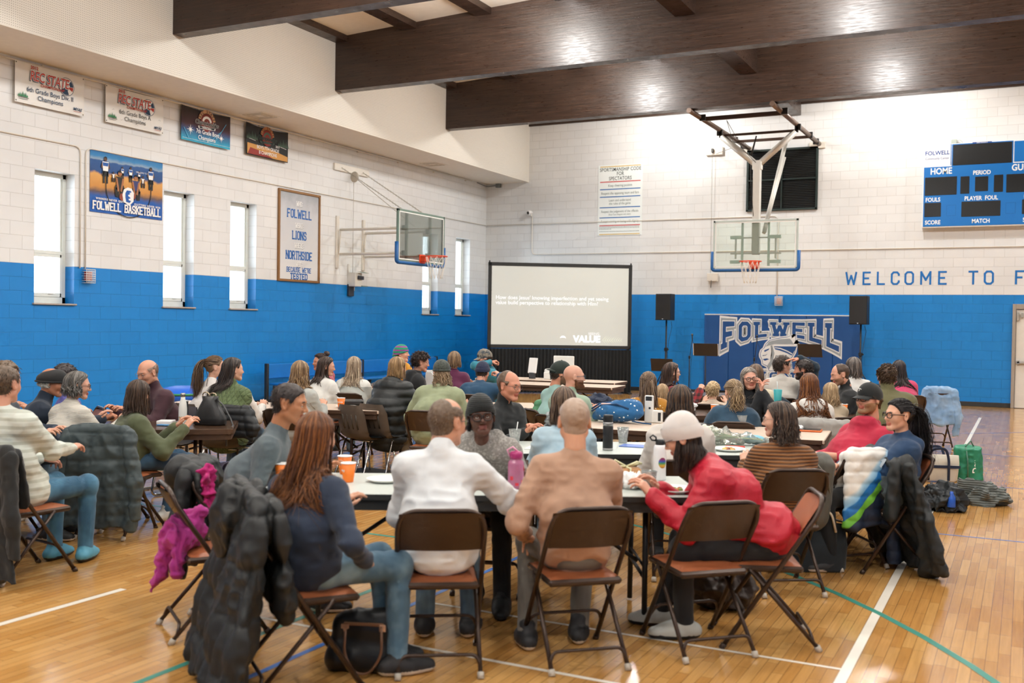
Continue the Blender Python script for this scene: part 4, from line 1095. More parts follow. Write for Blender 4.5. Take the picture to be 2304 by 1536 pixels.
def snet(D, lo, h):
    s = D < 0; nx, ny, nz = D.shape
    O = [(i, j, k) for i in (0, 1) for j in (0, 1) for k in (0, 1)]
    cnt = sum(s[i:nx-1+i, j:ny-1+j, k:nz-1+k].astype(np.int8) for i, j, k in O)
    act = (cnt > 0) & (cnt < 8); ijk = np.argwhere(act)
    idx = -np.ones(act.shape, int); idx[act] = np.arange(len(ijk))
    acc = np.zeros((len(ijk), 3)); w_ = np.zeros(len(ijk))
    cv = {o: D[ijk[:, 0]+o[0], ijk[:, 1]+o[1], ijk[:, 2]+o[2]] for o in O}
    for o in O:
        for a in range(3):
            if o[a]: continue
            o2 = list(o); o2[a] = 1; o2 = tuple(o2); d1, d2 = cv[o], cv[o2]
            m = (d1 < 0) != (d2 < 0); t_ = d1[m]/(d1[m]-d2[m])
            p = np.tile(A3(o), (m.sum(), 1)); p[:, a] = t_; acc[m] += p; w_[m] += 1
    V = lo+h*(ijk+acc/w_[:, None]); F = []
    for a in range(3):
        b, c = (a+1) % 3, (a+2) % 3
        sa = [slice(None)]*3; sb = [slice(None)]*3; sa[a] = slice(0, -1); sb[a] = slice(1, None)
        s0, s1 = s[tuple(sa)], s[tuple(sb)]
        e = np.argwhere(s0 != s1); e = e[(e[:, b] > 0) & (e[:, c] > 0) & (e[:, b] < D.shape[b]-1) & (e[:, c] < D.shape[c]-1)]
        if not len(e): continue
        q = []
        for db, dc in ((-1, -1), (0, -1), (0, 0), (-1, 0)):
            t_ = e.copy(); t_[:, b] += db; t_[:, c] += dc; q.append(idx[t_[:, 0], t_[:, 1], t_[:, 2]])
        q = np.stack(q, 1); fl_ = ~s0[e[:, 0], e[:, 1], e[:, 2]]
        q[fl_] = q[fl_][:, ::-1]; F.append(q)
    F = np.concatenate(F); return V, F[(F >= 0).all(1)]
def vnormals(V, F):
    N = np.zeros_like(V); n = np.cross(V[F[:, 2]]-V[F[:, 0]], V[F[:, 3]]-V[F[:, 1]])
    for i in range(4): np.add.at(N, F[:, i], n)
    return N/np.maximum(np.linalg.norm(N, axis=1), 1e-12)[:, None]
def relax(V, F, it=1, lam=.5):
    for _ in range(it):
        S = np.zeros_like(V); c = np.zeros(len(V))
        for i in range(4):
            for j in (1, 3): np.add.at(S, F[:, i], V[F[:, (i+j) % 4]]); np.add.at(c, F[:, i], 1)
        V = V+lam*(S/np.maximum(c, 1)[:, None]-V)
    return V
def rot(yaw=0, pitch=0, roll=0):
    return np.array((Matrix.Rotation(yaw, 3, 'Z') @ Matrix.Rotation(pitch, 3, 'X') @ Matrix.Rotation(roll, 3, 'Y')))

# ---------------------------------------------------------------- cloth, skin, hair materials
def cloth(hexc, kind='plain', c2=None, rough=.85, scale=1.0):
    key = ('cloth', hexc, kind, c2, scale)
    if key in _mats: return _mats[key]
    t = NT('cloth_%s_%s' % (kind, hexc.lstrip('#'))); co = t.coord(); c = lin(hexc)
    dk = tuple(x*.82 for x in c[:3])+(1,); lt = tuple(min(1, x*1.12) for x in c[:3])+(1,)
    base = t.mix(t.noise(co, 9, 4, .6), dk, lt)
    sp = t.n('ShaderNodeSeparateXYZ'); t.l(co, sp.inputs[0])
    fine = t.noise(co, 260/scale, 2); hgt = t.math('MULTIPLY', fine, .35); st = .35
    def wave(o, per): return t.math('SINE', t.math('MULTIPLY', o, 2*PI/per))
    if kind == 'knit':
        hgt = t.math('ADD', hgt, t.math('MULTIPLY', wave(sp.outputs[2], .011*scale), .5)); st = .5
    elif kind == 'rib':
        r = wave(t.math('ADD', sp.outputs[2], t.math('MULTIPLY', t.noise(co, 6, 2), .012)), .021*scale)
        base = t.mix(t.math('MULTIPLY', t.math('ADD', r, 1.0), .5), lin(c2 or hexc), base); hgt = t.math('ADD', hgt, r); st = .8
    elif kind == 'stripe':
        r = t.math('ADD', t.math('MULTIPLY', wave(sp.outputs[2], .05*scale), 1.0), t.math('MULTIPLY', t.noise(co, 12, 2), .5))
        base = t.mix(t.ramp(r, [(.35, (0, 0, 0, 1)), (.75, (1, 1, 1, 1))]), base, lin(c2))
    elif kind == 'quilt':
        a = wave(t.math('ADD', sp.outputs[0], t.math('MULTIPLY', sp.outputs[2], .6)), .09*scale); b = wave(t.math('SUBTRACT', sp.outputs[0], t.math('MULTIPLY', sp.outputs[2], .6)), .09*scale)
        e = t.math('MINIMUM', t.math('ABSOLUTE', a), t.math('ABSOLUTE', b)); hgt = t.math('ADD', hgt, t.math('MULTIPLY', t.math('POWER', e, .4), 3.0)); st = .8
    elif kind == 'floral':
        v = t.n('ShaderNodeTexVoronoi'); t.l(co, v.inputs['Vector']); v.inputs['Scale'].default_value = 22
        base = t.mix(t.math('LESS_THAN', v.outputs['Distance'], .20), base, lin(c2))
    elif kind == 'plaid':
        a = t.math('GREATER_THAN', wave(sp.outputs[2], .07), 0); b = t.math('GREATER_THAN', wave(t.math('ADD', sp.outputs[0], sp.outputs[1]), .07), 0)
        base = t.mix(t.math('MULTIPLY', t.math('ADD', a, b), .46), base, lin(c2))
    elif kind == 'denim':
        n2 = t.noise(co, 5, 3); base = t.mix(t.ramp(n2, [(.42, (0, 0, 0, 1)), (.72, (1, 1, 1, 1))]), base, lin(c2 or '#7f9fb5'))
        hgt = t.math('ADD', hgt, t.math('MULTIPLY', wave(t.math('ADD', sp.outputs[0], sp.outputs[2]), .004), .3))
    elif kind == 'blotch':
        n2 = t.noise(co, 8, 5, .7); base = t.mix(t.ramp(n2, [(.45, (0, 0, 0, 1)), (.56, (1, 1, 1, 1))]), base, lin(c2))
    elif kind == 'halves':
        base = t.mix(t.math('GREATER_THAN', sp.outputs[2], scale), base, lin(c2))
    elif kind == 'fleck':
        base = t.mix(t.ramp(t.noise(co, 70, 2), [(.5, (0, 0, 0, 1)), (.62, (1, 1, 1, 1))]), base, lin(c2))
    t.col(base); t.bump(hgt, st, .004)
    t.set(rough, None, Sheen_Weight=.12 if kind != 'nylon' else 0.0, Sheen_Roughness=.5)
    if kind == 'nylon': t.set(.55, None)
    _mats[key] = t.m; return t.m
def skin_mat(hexc):
    key = ('skin', hexc)
    if key in _mats: return _mats[key]
    t = NT('skin_'+hexc.lstrip('#')); c = lin(hexc)
    t.col(t.mix(t.noise(t.coord(), 14, 4), (c[0]*.9, c[1]*.82, c[2]*.8, 1), (min(1, c[0]*1.08), c[1]*1.06, c[2]*1.05, 1)))
    t.bump(t.noise(t.coord(), 220, 2), .12, .002)
    t.set(.5, None, Subsurface_Weight=.12, Subsurface_Scale=.01); t.b.inputs['Subsurface Radius'].default_value = (1, .35, .2)
    _mats[key] = t.m; return t.m
def hair_mat(h1, h2=None):
    key = ('hair', h1, h2)
    if key in _mats: return _mats[key]
    t = NT('hair_'+h1.lstrip('#')); g = t.n('ShaderNodeNewGeometry')
    f = t.math('ADD', t.math('MULTIPLY', g.outputs['Random Per Island'], .7), t.math('MULTIPLY', t.noise(t.coord(), 60, 2), .3))
    c = lin(h1); d = lin(h2) if h2 else tuple(min(1, x*1.7) for x in c[:3])+(1,)
    t.col(t.ramp(f, [(.1, tuple(x*.7 for x in c[:3])+(1,)), (.5, c), (.9, d)]))
    t.bump(t.noise(t.mapping(t.coord(), (170, 170, 12)), 1, 3), .5, .003)
    t.set(.42, None, Specular_IOR_Level=.4); _mats[key] = t.m; return t.m
M_EYEW = plain('#d8d2ca', .25, vary=.01); M_IRIS = plain('#2c211b', .2, vary=.05)

# ---------------------------------------------------------------- head and hand masters (made once, posed many times)
_T = {}
def head_master(sex, h):
    key = (sex, h)
    if key in _T: return _T[key]
    m_ = sex == 'm'; s = Soft()
    s.ell((0, -.012, .032), (.0765, .098, .088), .02)
    s.ell((0, .028, -.02), (.060, .058, .075), .03)
    jw = .050 if m_ else .045
    for x in (-1, 1):
        s.cap((x*jw, .0, -.055), (x*.020, .064, -.097 if m_ else -.092), .023 if m_ else .020, .019, .03)
        s.ell((x*.036, .055, -.022), (.028, .030, .026), .03)
        s.cap((x*.010, .083, .024), (x*.046, .066, .022), .012 if m_ else .010, .010, .02)
    s.ell((0, .067, -.098 if m_ else -.093), (.022, .020, .018), .02)
    for x in (-1, 1): s.sub((x*.032, .098, .003), (.016, .017, .010), .014)
    s.cap((0, .084, .012), (0, .106, -.025), .0075, .0115, .012)
    for x in (-1, 1): s.ell((x*.011, .094, -.030), (.009, .010, .008), .008)
    s.ell((0, .084, -.056), (.024, .013, .0065), .006); s.ell((0, .083, -.067), (.021, .013, .0075), .006)
    s.sub((0, .100, -.0612), (.024, .010, .0018), .003)
    for x in (-1, 1):
        M_ = rot(x*-.35, .15, 0)
        s.ell((x*.079, -.012, -.004), (.010, .021, .033), .008, M_); s.sub((x*.088, -.006, -.002), (.006, .011, .019), .006, M_)
    s.cap((0, -.026, -.06), (0, -.040, -.14), .055 if m_ else .047, .056 if m_ else .046, .03)
    V, F = s.mesh(h); cen = V[F].mean(1)
    mi = np.zeros(len(F), int)
    mi[(np.abs(cen[:, 0]) < .025) & (np.abs(cen[:, 2]+.0615) < .0125) & (cen[:, 1] > .077)] = 1
    mb = MB(); 
    for x in (-1, 1):
        mb.mi = 2; mb.ball((x*.0315, .0755, .003), .0128, 14, 10); mb.mi = 3; mb.ball((x*.0315, .0845, .003), (.0058, .0048, .0058), 10, 6)
        mb.mi = 0; mb.tube([(x*.0315+.0165*c_, .0755+.0105*math.sqrt(max(0, 1-c_*c_*.9)), .0035+.0048*(1-c_*c_)) for c_ in np.linspace(-1, 1, 7)], .0042, 6)
        mb.tube([(x*.0315+.0155*c_, .0755+.0095*math.sqrt(max(0, 1-c_*c_*.9)), -.0045-.003*(1-c_*c_)) for c_ in np.linspace(-1, 1, 7)], .003, 6)
    brow = MB()
    for x in (-1, 1): brow.tube([(x*.012, .0935, .0215), (x*.028, .0915, .0275), (x*.046, .0765, .0235), (x*.052, .069, .020)], [.0028, .0042 if m_ else .0032, .003, .0012], 6, flat=1.0)
    _T[key] = (V, F, vnormals(V, F), mi, mb, brow); return _T[key]
HAND = {'flat': (8, 8, 4, 12), 'rest': (22, 28, 16, 8), 'curl': (45, 55, 30, 5), 'grip': (62, 72, 45, 3), 'fist': (78, 92, 60, 0)}
def hand_master(pose, h):
    key = ('hand', pose, h)
    if key in _T: return _T[key]
    a1, a2, a3, sp = HAND[pose]; s = Soft()
    kn = [(-.031, .086, .003), (-.010, .091, .006), (.011, .087, .004), (.029, .076, 0)]
    Ls = [(.042, .025, .020), (.046, .028, .021), (.042, .026, .020), (.033, .020, .018)]
    s.cap((0, -.03, 0), (0, .012, 0), .024, .027, .02, (0, 0, 1), .75)
    for i, k_ in enumerate(kn):
        s.cap((k_[0]*.55, .015, 0), k_, .0145, .0115, .016)
        d = 0; p = A3(k_); an = math.radians(sp*(i-1.5)*.6)
        for L, a, r0, r1 in zip(Ls[i], (a1, a2, a3), (.0095, .0088, .008), (.0088, .008, .0066)):
            d += math.radians(a+(i*3 if pose != 'flat' else 0)); q = p+L*A3((math.sin(an)*math.cos(d), math.cos(an)*math.cos(d), -math.sin(d)))
            sc = .88 if i == 3 else 1.0; s.cap(p, q, r0*sc, r1*sc, .005); p = q
    t1 = A3((-.022, .022, -.004)); t2 = A3((-.050, .050, -.014)) if pose in ('flat', 'rest') else A3((-.043, .052, -.030))
    t3 = t2+(A3((-.012, .030, -.003)) if pose in ('flat', 'rest') else A3((.006, .028, -.010))); t4 = t3+(A3((-.003, .024, -.004)) if pose in ('flat', 'rest') else A3((.016, .018, -.004)))
    s.cap(t1, t2, .0165, .012, .014); s.cap(t2, t3, .0112, .0098, .005); s.cap(t3, t4, .0095, .0075, .005)
    _T[key] = s.mesh(h); return _T[key]

def ik(S, T, l1, l2, hint):
    S, T, hint = A3(S), A3(T), A3(hint); d = T-S; L = np.linalg.norm(d)
    L2 = min(L, (l1+l2)*.995); d = d/max(L, 1e-9); T = S+d*L2
    a = (l1*l1-l2*l2+L2*L2)/(2*L2); hh = math.sqrt(max(l1*l1-a*a, 0)); n = hint-d*(hint@d)
    n = n/max(np.linalg.norm(n), 1e-9); return S+d*a+n*hh, T

HL_Y = [-.13, -.085, -.045, -.015, .015, .030, .045, .062, .080, .12]
HL_Z = [-.075, -.072, -.062, -.020, .012, .006, .038, .062, .078, .082]
def hair_mask(V, kind, rec=.03):
    x, y, z = V.T; f = z-np.interp(y, HL_Y, HL_Z)
    ear = (np.abs(x) > .070) & (np.abs(y+.012) < .024) & (z < .034) & (z > -.05); f = np.where(ear, -.02, f)
    if kind == 'bald_top': f = np.minimum(f, np.maximum(.088-z-.25*np.maximum(y, 0), (-.03-y)*.9))
    if kind == 'ring': f = np.minimum(f, .062-z-.12*y)
    if kind == 'recede': f = np.minimum(f, np.maximum(rec-y+.25*(np.abs(x)-.03), .050-z))
    return f

class Mesh2:
    """pile of polygons with material slots"""
    def __init__(s): s.V = []; s.F = []; s.I = []; s.n = 0
    def add(s, V, F, mi=0):
        V = np.asarray(V); s.V.append(V); s.F += [tuple(int(i)+s.n for i in f) for f in F]
        s.I += list(mi) if hasattr(mi, '__len__') else [mi]*len(F); s.n += len(V)
    def build(s, name, mats, parent): return mesh_obj(name, np.concatenate(s.V), s.F, mats, parent, True, s.I)

def strand_mesh(paths, radii, n=4, flat=.55, ref=None):
    """many tapered locks in one mesh; paths (k, m, 3)"""
    K, m, _ = paths.shape; T = np.gradient(paths, axis=1); T /= np.maximum(np.linalg.norm(T, axis=2, keepdims=True), 1e-9)
    if ref is None: ref = np.where(np.abs(T[..., 2:3]) > .8, A3((.2, 1, 0)), A3((.1, .2, 1)))
    U = np.cross(T, ref); U /= np.maximum(np.linalg.norm(U, axis=2, keepdims=True), 1e-9); W_ = np.cross(T, U)
    tp = np.interp(np.linspace(0, 1, m), [0, .1, .7, 1], [.6, 1, .85, .15]); R_ = radii[:, None]*tp[None]
    ph = np.arange(n)*2*PI/n
    V = paths[:, :, None]+R_[:, :, None, None]*(np.cos(ph)[None, None, :, None]*U[:, :, None]+flat*np.sin(ph)[None, None, :, None]*W_[:, :, None])
    V = V.reshape(-1, 3); base = (np.arange(K)*m*n)[:, None, None, None]
    i = (np.arange(m-1)*n)[None, :, None, None]; k = np.arange(n)[None, None, :, None]
    F = np.concatenate([base+i+k, base+i+(k+1) % n, base+i+n+(k+1) % n, base+i+n+k], 3).reshape(-1, 4)
    return V, F

def make_hair(sp, Hc, Rh, hs, body, lod, m_, parent, HT):
    """sp: dict(style, c, c2, len, wave, n ...)"""
    V0, F0, N0 = HT[0], HT[1], HT[2]; st = sp['style']; r = np.random.default_rng(sp.get('seed', 5)); out = Mesh2()
    W = lambda p: Hc+(p*hs)@Rh.T
    kind = {'balding': 'bald_top', 'ring': 'ring', 'recede': 'recede'}.get(st, 'full')
    th = sp.get('th', {'buzz': .004, 'shave': .0015, 'balding': .005, 'ring': .006, 'recede': .006, 'short': .016, 'curly': .022, 'crop': .010}.get(st, .014))
    f = hair_mask(V0, kind, sp.get('rec', .03))
    if st in ('long', 'half', 'pony', 'bun'): f = f-.008
    if sp.get('cut') is not None: f = np.minimum(f, sp['cut']-V0[:, 2]+.25*V0[:, 1])
    keep = (f[F0] > -.004).all(1)
    used = np.unique(F0[keep]); mp = -np.ones(len(V0), int); mp[used] = np.arange(len(used))
    ff = np.clip((f[used]+.001)/.022, 0, 1); ff = ff*ff*(3-2*ff)
    P = V0[used]; q = min({'short': .006, 'curly': .016, 'crop': .003}.get(st, .002), th*.4)
    frq = 70 if st == 'curly' else 45
    P = P+N0[used]*((th*ff+q*fbm(P*frq, 2)*ff-.0012*(1-ff))[:, None])
    out.add(W(P), mp[F0[keep]])
    if st in ('long', 'pony', 'half', 'bun', 'bob'):
        n = int(sp.get('n', {0: 1150, 1: 520, 2: 240}[lod])); m = 17; L = sp.get('len', .35); wv = sp.get('wave', .006); wf = sp.get('wf', 30); ns = 9; nf = m-5
        a0 = r.uniform(-PI, PI, n); ly = r.uniform(-.2, 1, n); front = r.random(n) < sp.get('front', .25)
        part = sp.get('part', .0); tie = A3((0, -.122, sp.get('tz', .03))); ph = r.uniform(0, 6.28, n); jit = r.normal(0, 1, (n, 3))
        rr = A3((.0765, .098, .088))+((.004+.013*ly) if sp.get('cut') is None else -.006+.004*ly)[:, None]
        sg = np.where(a0 >= 0, 1, -1); aend = sg*np.maximum(np.abs(a0), np.where(front, 1.28, 1.62))
        t_ = np.linspace(.06, 1, ns)[None]; phi = t_*1.62; u_ = t_*t_*(3-2*t_); aa = a0[:, None]+(aend-a0)[:, None]*u_
        pts = np.stack([rr[:, :1]*np.sin(phi)*np.sin(aa)+part*(1-t_), rr[:, 1:2]*np.sin(phi)*np.cos(aa)-.012, rr[:, 2:]*np.cos(phi)+.032], 2)
        py = (.085*np.cos(a0)*r.uniform(.2, 1.05, n))[:, None]*(1-t_)**1.2*(np.cos(a0) > 0)[:, None]; pts[:, :, 1] += py
        c_ = A3((0, -.012, .032)); d_ = pts-c_; pts = c_+d_/np.maximum(np.linalg.norm(d_/rr[:, None], axis=2, keepdims=True), .3)
        tied = np.full(n, st in ('pony', 'bun'))
        if st == 'half': tied = (np.abs(a0) < 2.4) & (r.random(n) < .85)
        if tied.any():
            w_ = (np.linspace(0, 1, ns)**1.6)[None, :, None]; ph0 = (np.interp(np.abs(a0), [0, .9, 1.6, 2.2, 3.15], [.86, 1.12, 1.42, 1.75, 1.9])*np.where(r.random(n) < .55, 1, r.uniform(.25, 1, n)))[:, None]
            root_ = np.concatenate([rr[:, :1]*np.sin(ph0)*np.sin(a0)[:, None], rr[:, 1:2]*np.sin(ph0)*np.cos(a0)[:, None]-.012, rr[:, 2:]*np.cos(ph0)+.032], 1)[:, None]
            w_ = np.linspace(0, 1, ns)[None, :, None]; k_ = root_*(1-w_)+(tie+.012*jit*A3((1, .4, 1)))[:, None]*w_
            c_ = A3((0, -.012, .032)); d_ = k_-c_; q_ = np.linalg.norm(d_/rr[:, None], axis=2, keepdims=True); k_ = c_+d_*np.where(q_ < 1, 1/np.maximum(q_, .3), 1)
            pts = np.where(tied[:, None, None], k_, pts)
        pw = W(pts.reshape(-1, 3)).reshape(n, ns, 3)
        step = (L*(sp.get('lv', .82)+(1.08-sp.get('lv', .82))*r.random(n))/nf)[:, None]; p = pw[:, -1].copy(); d = pw[:, -1]-pw[:, -2]; d /= np.maximum(np.linalg.norm(d, axis=1, keepdims=True), 1e-9)
        back = np.where(front[:, None], A3((0, .55, 0)), A3((0, -1., 0)))
        if st == 'pony': d = Rh@A3((0, -.9, .2))+.22*jit
        fall = []
        for k in range(nf):
            g = A3((0, 0, -1))+(.18*back if k < 4 else 0)+.05*jit+sp.get('sweep', 0)*A3((1, 0, 0)); d = d*.55+g*.45; d = d/np.linalg.norm(d, axis=1, keepdims=True); p = p+d*step; fall.append(p.copy())
        fall = np.stack(fall, 1)
        if body is not None:
            fl_ = fall.reshape(-1, 3); off = np.repeat(.005+.012*np.maximum(ly, 0), nf)
            for _ in range(3):
                dd = body.at(fl_)-off; bad = np.where(dd < 0)[0]
                if not len(bad): break
                q_ = fl_[bad]; g = np.stack([body.at(q_+.01*np.eye(3)[a])-body.at(q_-.01*np.eye(3)[a]) for a in range(3)], 1); g /= np.maximum(np.linalg.norm(g, axis=1, keepdims=True), 1e-6)
                fl_[bad] = q_-dd[bad][:, None]*g
            fall = fl_.reshape(n, nf, 3)
        q_ = np.linspace(0, 1, nf)[None]; cl_ = np.round(ph*3)/3
        fall = fall+(wv*q_*np.sin(q_*L*wf+cl_[:, None]))[..., None]*A3((1, .3, 0))+(wv*q_*np.cos(q_*L*wf+cl_[:, None]*1.7))[..., None]*A3((0, 1, 0))
        full = np.concatenate([pw[:, [0, 2, 4, 6, 7]], fall], 1)
        short = np.concatenate([pw, np.repeat(pw[:, -1:], m-ns, 1)+np.linspace(0, .01, m-ns)[None, :, None]*A3((0, 0, -1))], 1)
        if st == 'bun': full = short
        if st == 'pony': full = np.where((np.arange(n) % 2 == 0)[:, None, None], short, full)
        R0 = sp.get('r', {0: .0034, 1: .0052, 2: .0085}[lod])
        V, F = strand_mesh(full, R0*r.uniform(.7, 1.3, n), 4, .4, full-(Hc+A3((0, 0, -.2))))
        out.add(V, F)
        if st == 'bun':
            b = MB(); bc = sp.get('bun', (0, -.10, .125))
            for k in range(26):
                a, e = r.uniform(0, 6.28), r.uniform(-1, 1); R_ = .042
                b.tube([(bc[0]+R_*math.cos(a+q)*math.cos(e*math.sin(q)), bc[1]+R_*math.sin(a+q)*math.cos(e*math.sin(q))*.9, bc[2]+R_*math.sin(e*math.sin(q))*.9) for q in np.linspace(0, 2.4, 7)], .009, 5)
            b.ball(bc, .040, 12, 8); out.add(W(np.array(b.V)), b.F)
        if st in ('pony', 'half'):
            b = MB(); b.tube([(tie[0]+.02*math.cos(q), tie[1]-.012, tie[2]+.02*math.sin(q)) for q in np.linspace(0, 6.0, 12)], .009, 6); out.add(W(np.array(b.V)), b.F)
    elif st in ('short', 'curly', 'crop', 'balding', 'ring'):
        n = {0: 1300, 1: 500, 2: 240}[lod]; idx = used[(f[used] > .004)]
        if st in ('balding', 'ring', 'crop'): n = int(n*.6)
        if len(idx):
            pick = r.choice(idx, n); m = 6; L = {'short': .035, 'curly': .05, 'crop': .018, 'balding': .010, 'ring': .012}[st]*sp.get('ls', 1)
            b0 = V0[pick]+N0[pick]*th*.6; dr = N0[pick]*.6+A3((0, -.55, -.55)) if st != 'curly' else N0[pick]+.6*r.normal(0, 1, (n, 3))
            if sp.get('fwd'): dr = N0[pick]*.5+A3((0, .7, -.35))
            dr = dr+.35*r.normal(0, 1, (n, 3)); dr /= np.linalg.norm(dr, axis=1, keepdims=True)
            tt = np.linspace(0, 1, m)
            pp = b0[:, None]+dr[:, None]*L*tt[None, :, None]*r.uniform(.6, 1.2, (n, 1, 1))+A3((0, 0, -.5))*L*(tt**2)[None, :, None]
            if st == 'curly': ph = r.uniform(0, 6.28, n); pp = pp+.009*np.stack([np.sin(tt[None]*7+ph[:, None]), np.cos(tt[None]*7+ph[:, None]), np.sin(tt[None]*5+ph[:, None])], 2)
            V, F = strand_mesh(W(pp.reshape(-1, 3)).reshape(n, m, 3), np.full(n, {'balding': .0022, 'ring': .003, 'crop': .0035}.get(st, .0055))*({0: .5, 1: .8, 2: 1.3}[lod]))
            out.add(V, F)
    return out.build(sp.get('name', 'hair'), [hair_mat(sp['c'], sp.get('c2'))], parent)

def shell(HT, region, th, W, q=.002, frq=50):
    V0, F0, N0 = HT[:3]; f = region(V0); keep = (f[F0] > -.003).all(1)
    used = np.unique(F0[keep]); mp = -np.ones(len(V0), int); mp[used] = np.arange(len(used))
    ff = np.clip((f[used]+.001)/.016, 0, 1); P = V0[used]; q = min(q, th*.3); P = P+N0[used]*((th*ff+q*fbm(P*frq, 2)*ff-.001*(1-ff))[:, None]); return W(P), mp[F0[keep]]
def beard_region(V):
    x, y, z = V.T; f = np.minimum(np.interp(z, [-.13, -.09, -.05, -.02, .02], [.03, .09, .075, .03, .01])*0+(-.041-z+.45*np.maximum(np.abs(x)-.03, 0)), y-.005+.4*(np.abs(x)-.03))
    f = np.minimum(f, z+.118); lip = (np.abs(x) < .026) & (np.abs(z+.061) < .013) & (y > .07); nose = (np.abs(x) < .02) & (z > -.042) & (y > .085)
    return np.where(lip | nose, -.02, np.minimum(f, .03))

def dome(W, r0=(.086, .108, .100), c=(0, -.012, .032), z0=-.02, tilt=.0, slouch=0.0, nu=40, nv=16, brim=None, rib=0.0):
    """knitted cap over the skull; z0 lower edge; brim = folded band height"""
    m = MB(); 
    def fn(u, v):
        a = 2*PI*u; ph = v*(PI*.5+.30); zc = math.cos(ph); s_ = math.sin(min(ph, PI/2+.0)) if ph < PI/2 else 1-.10*(ph-PI/2)
        k = 1+rib*math.sin(a*46)
        x = r0[0]*s_*math.sin(a)*k; y = r0[1]*s_*math.cos(a)*k; z = r0[2]*zc
        y -= slouch*max(0, zc)**1.5*.9; z += slouch*.35*max(0, zc)
        z += tilt*y
        return (c[0]+x, c[1]+y, c[2]+z)
    m.grid(fn, nu, nv)
    if brim:
        for off, z_ in ((.008, 0),):
            P0 = [fn(i/nu, 1.0) for i in range(nu)]
            def fb(u, v):
                a = 2*PI*u; x, y, z = fn(u, 1.0); q = math.sin(v*PI)*.5+.5; R_ = 1+(.004+.006*math.sin(v*PI))/.09*(1+rib*math.sin(a*46))
                return (c[0]+(x-c[0])*R_*(1+.02*v), c[1]+(y-c[1])*R_*(1+.02*v), z-.004+brim*v)
            m.grid(fb, nu, 6)
    return W(np.array(m.V)), m.F
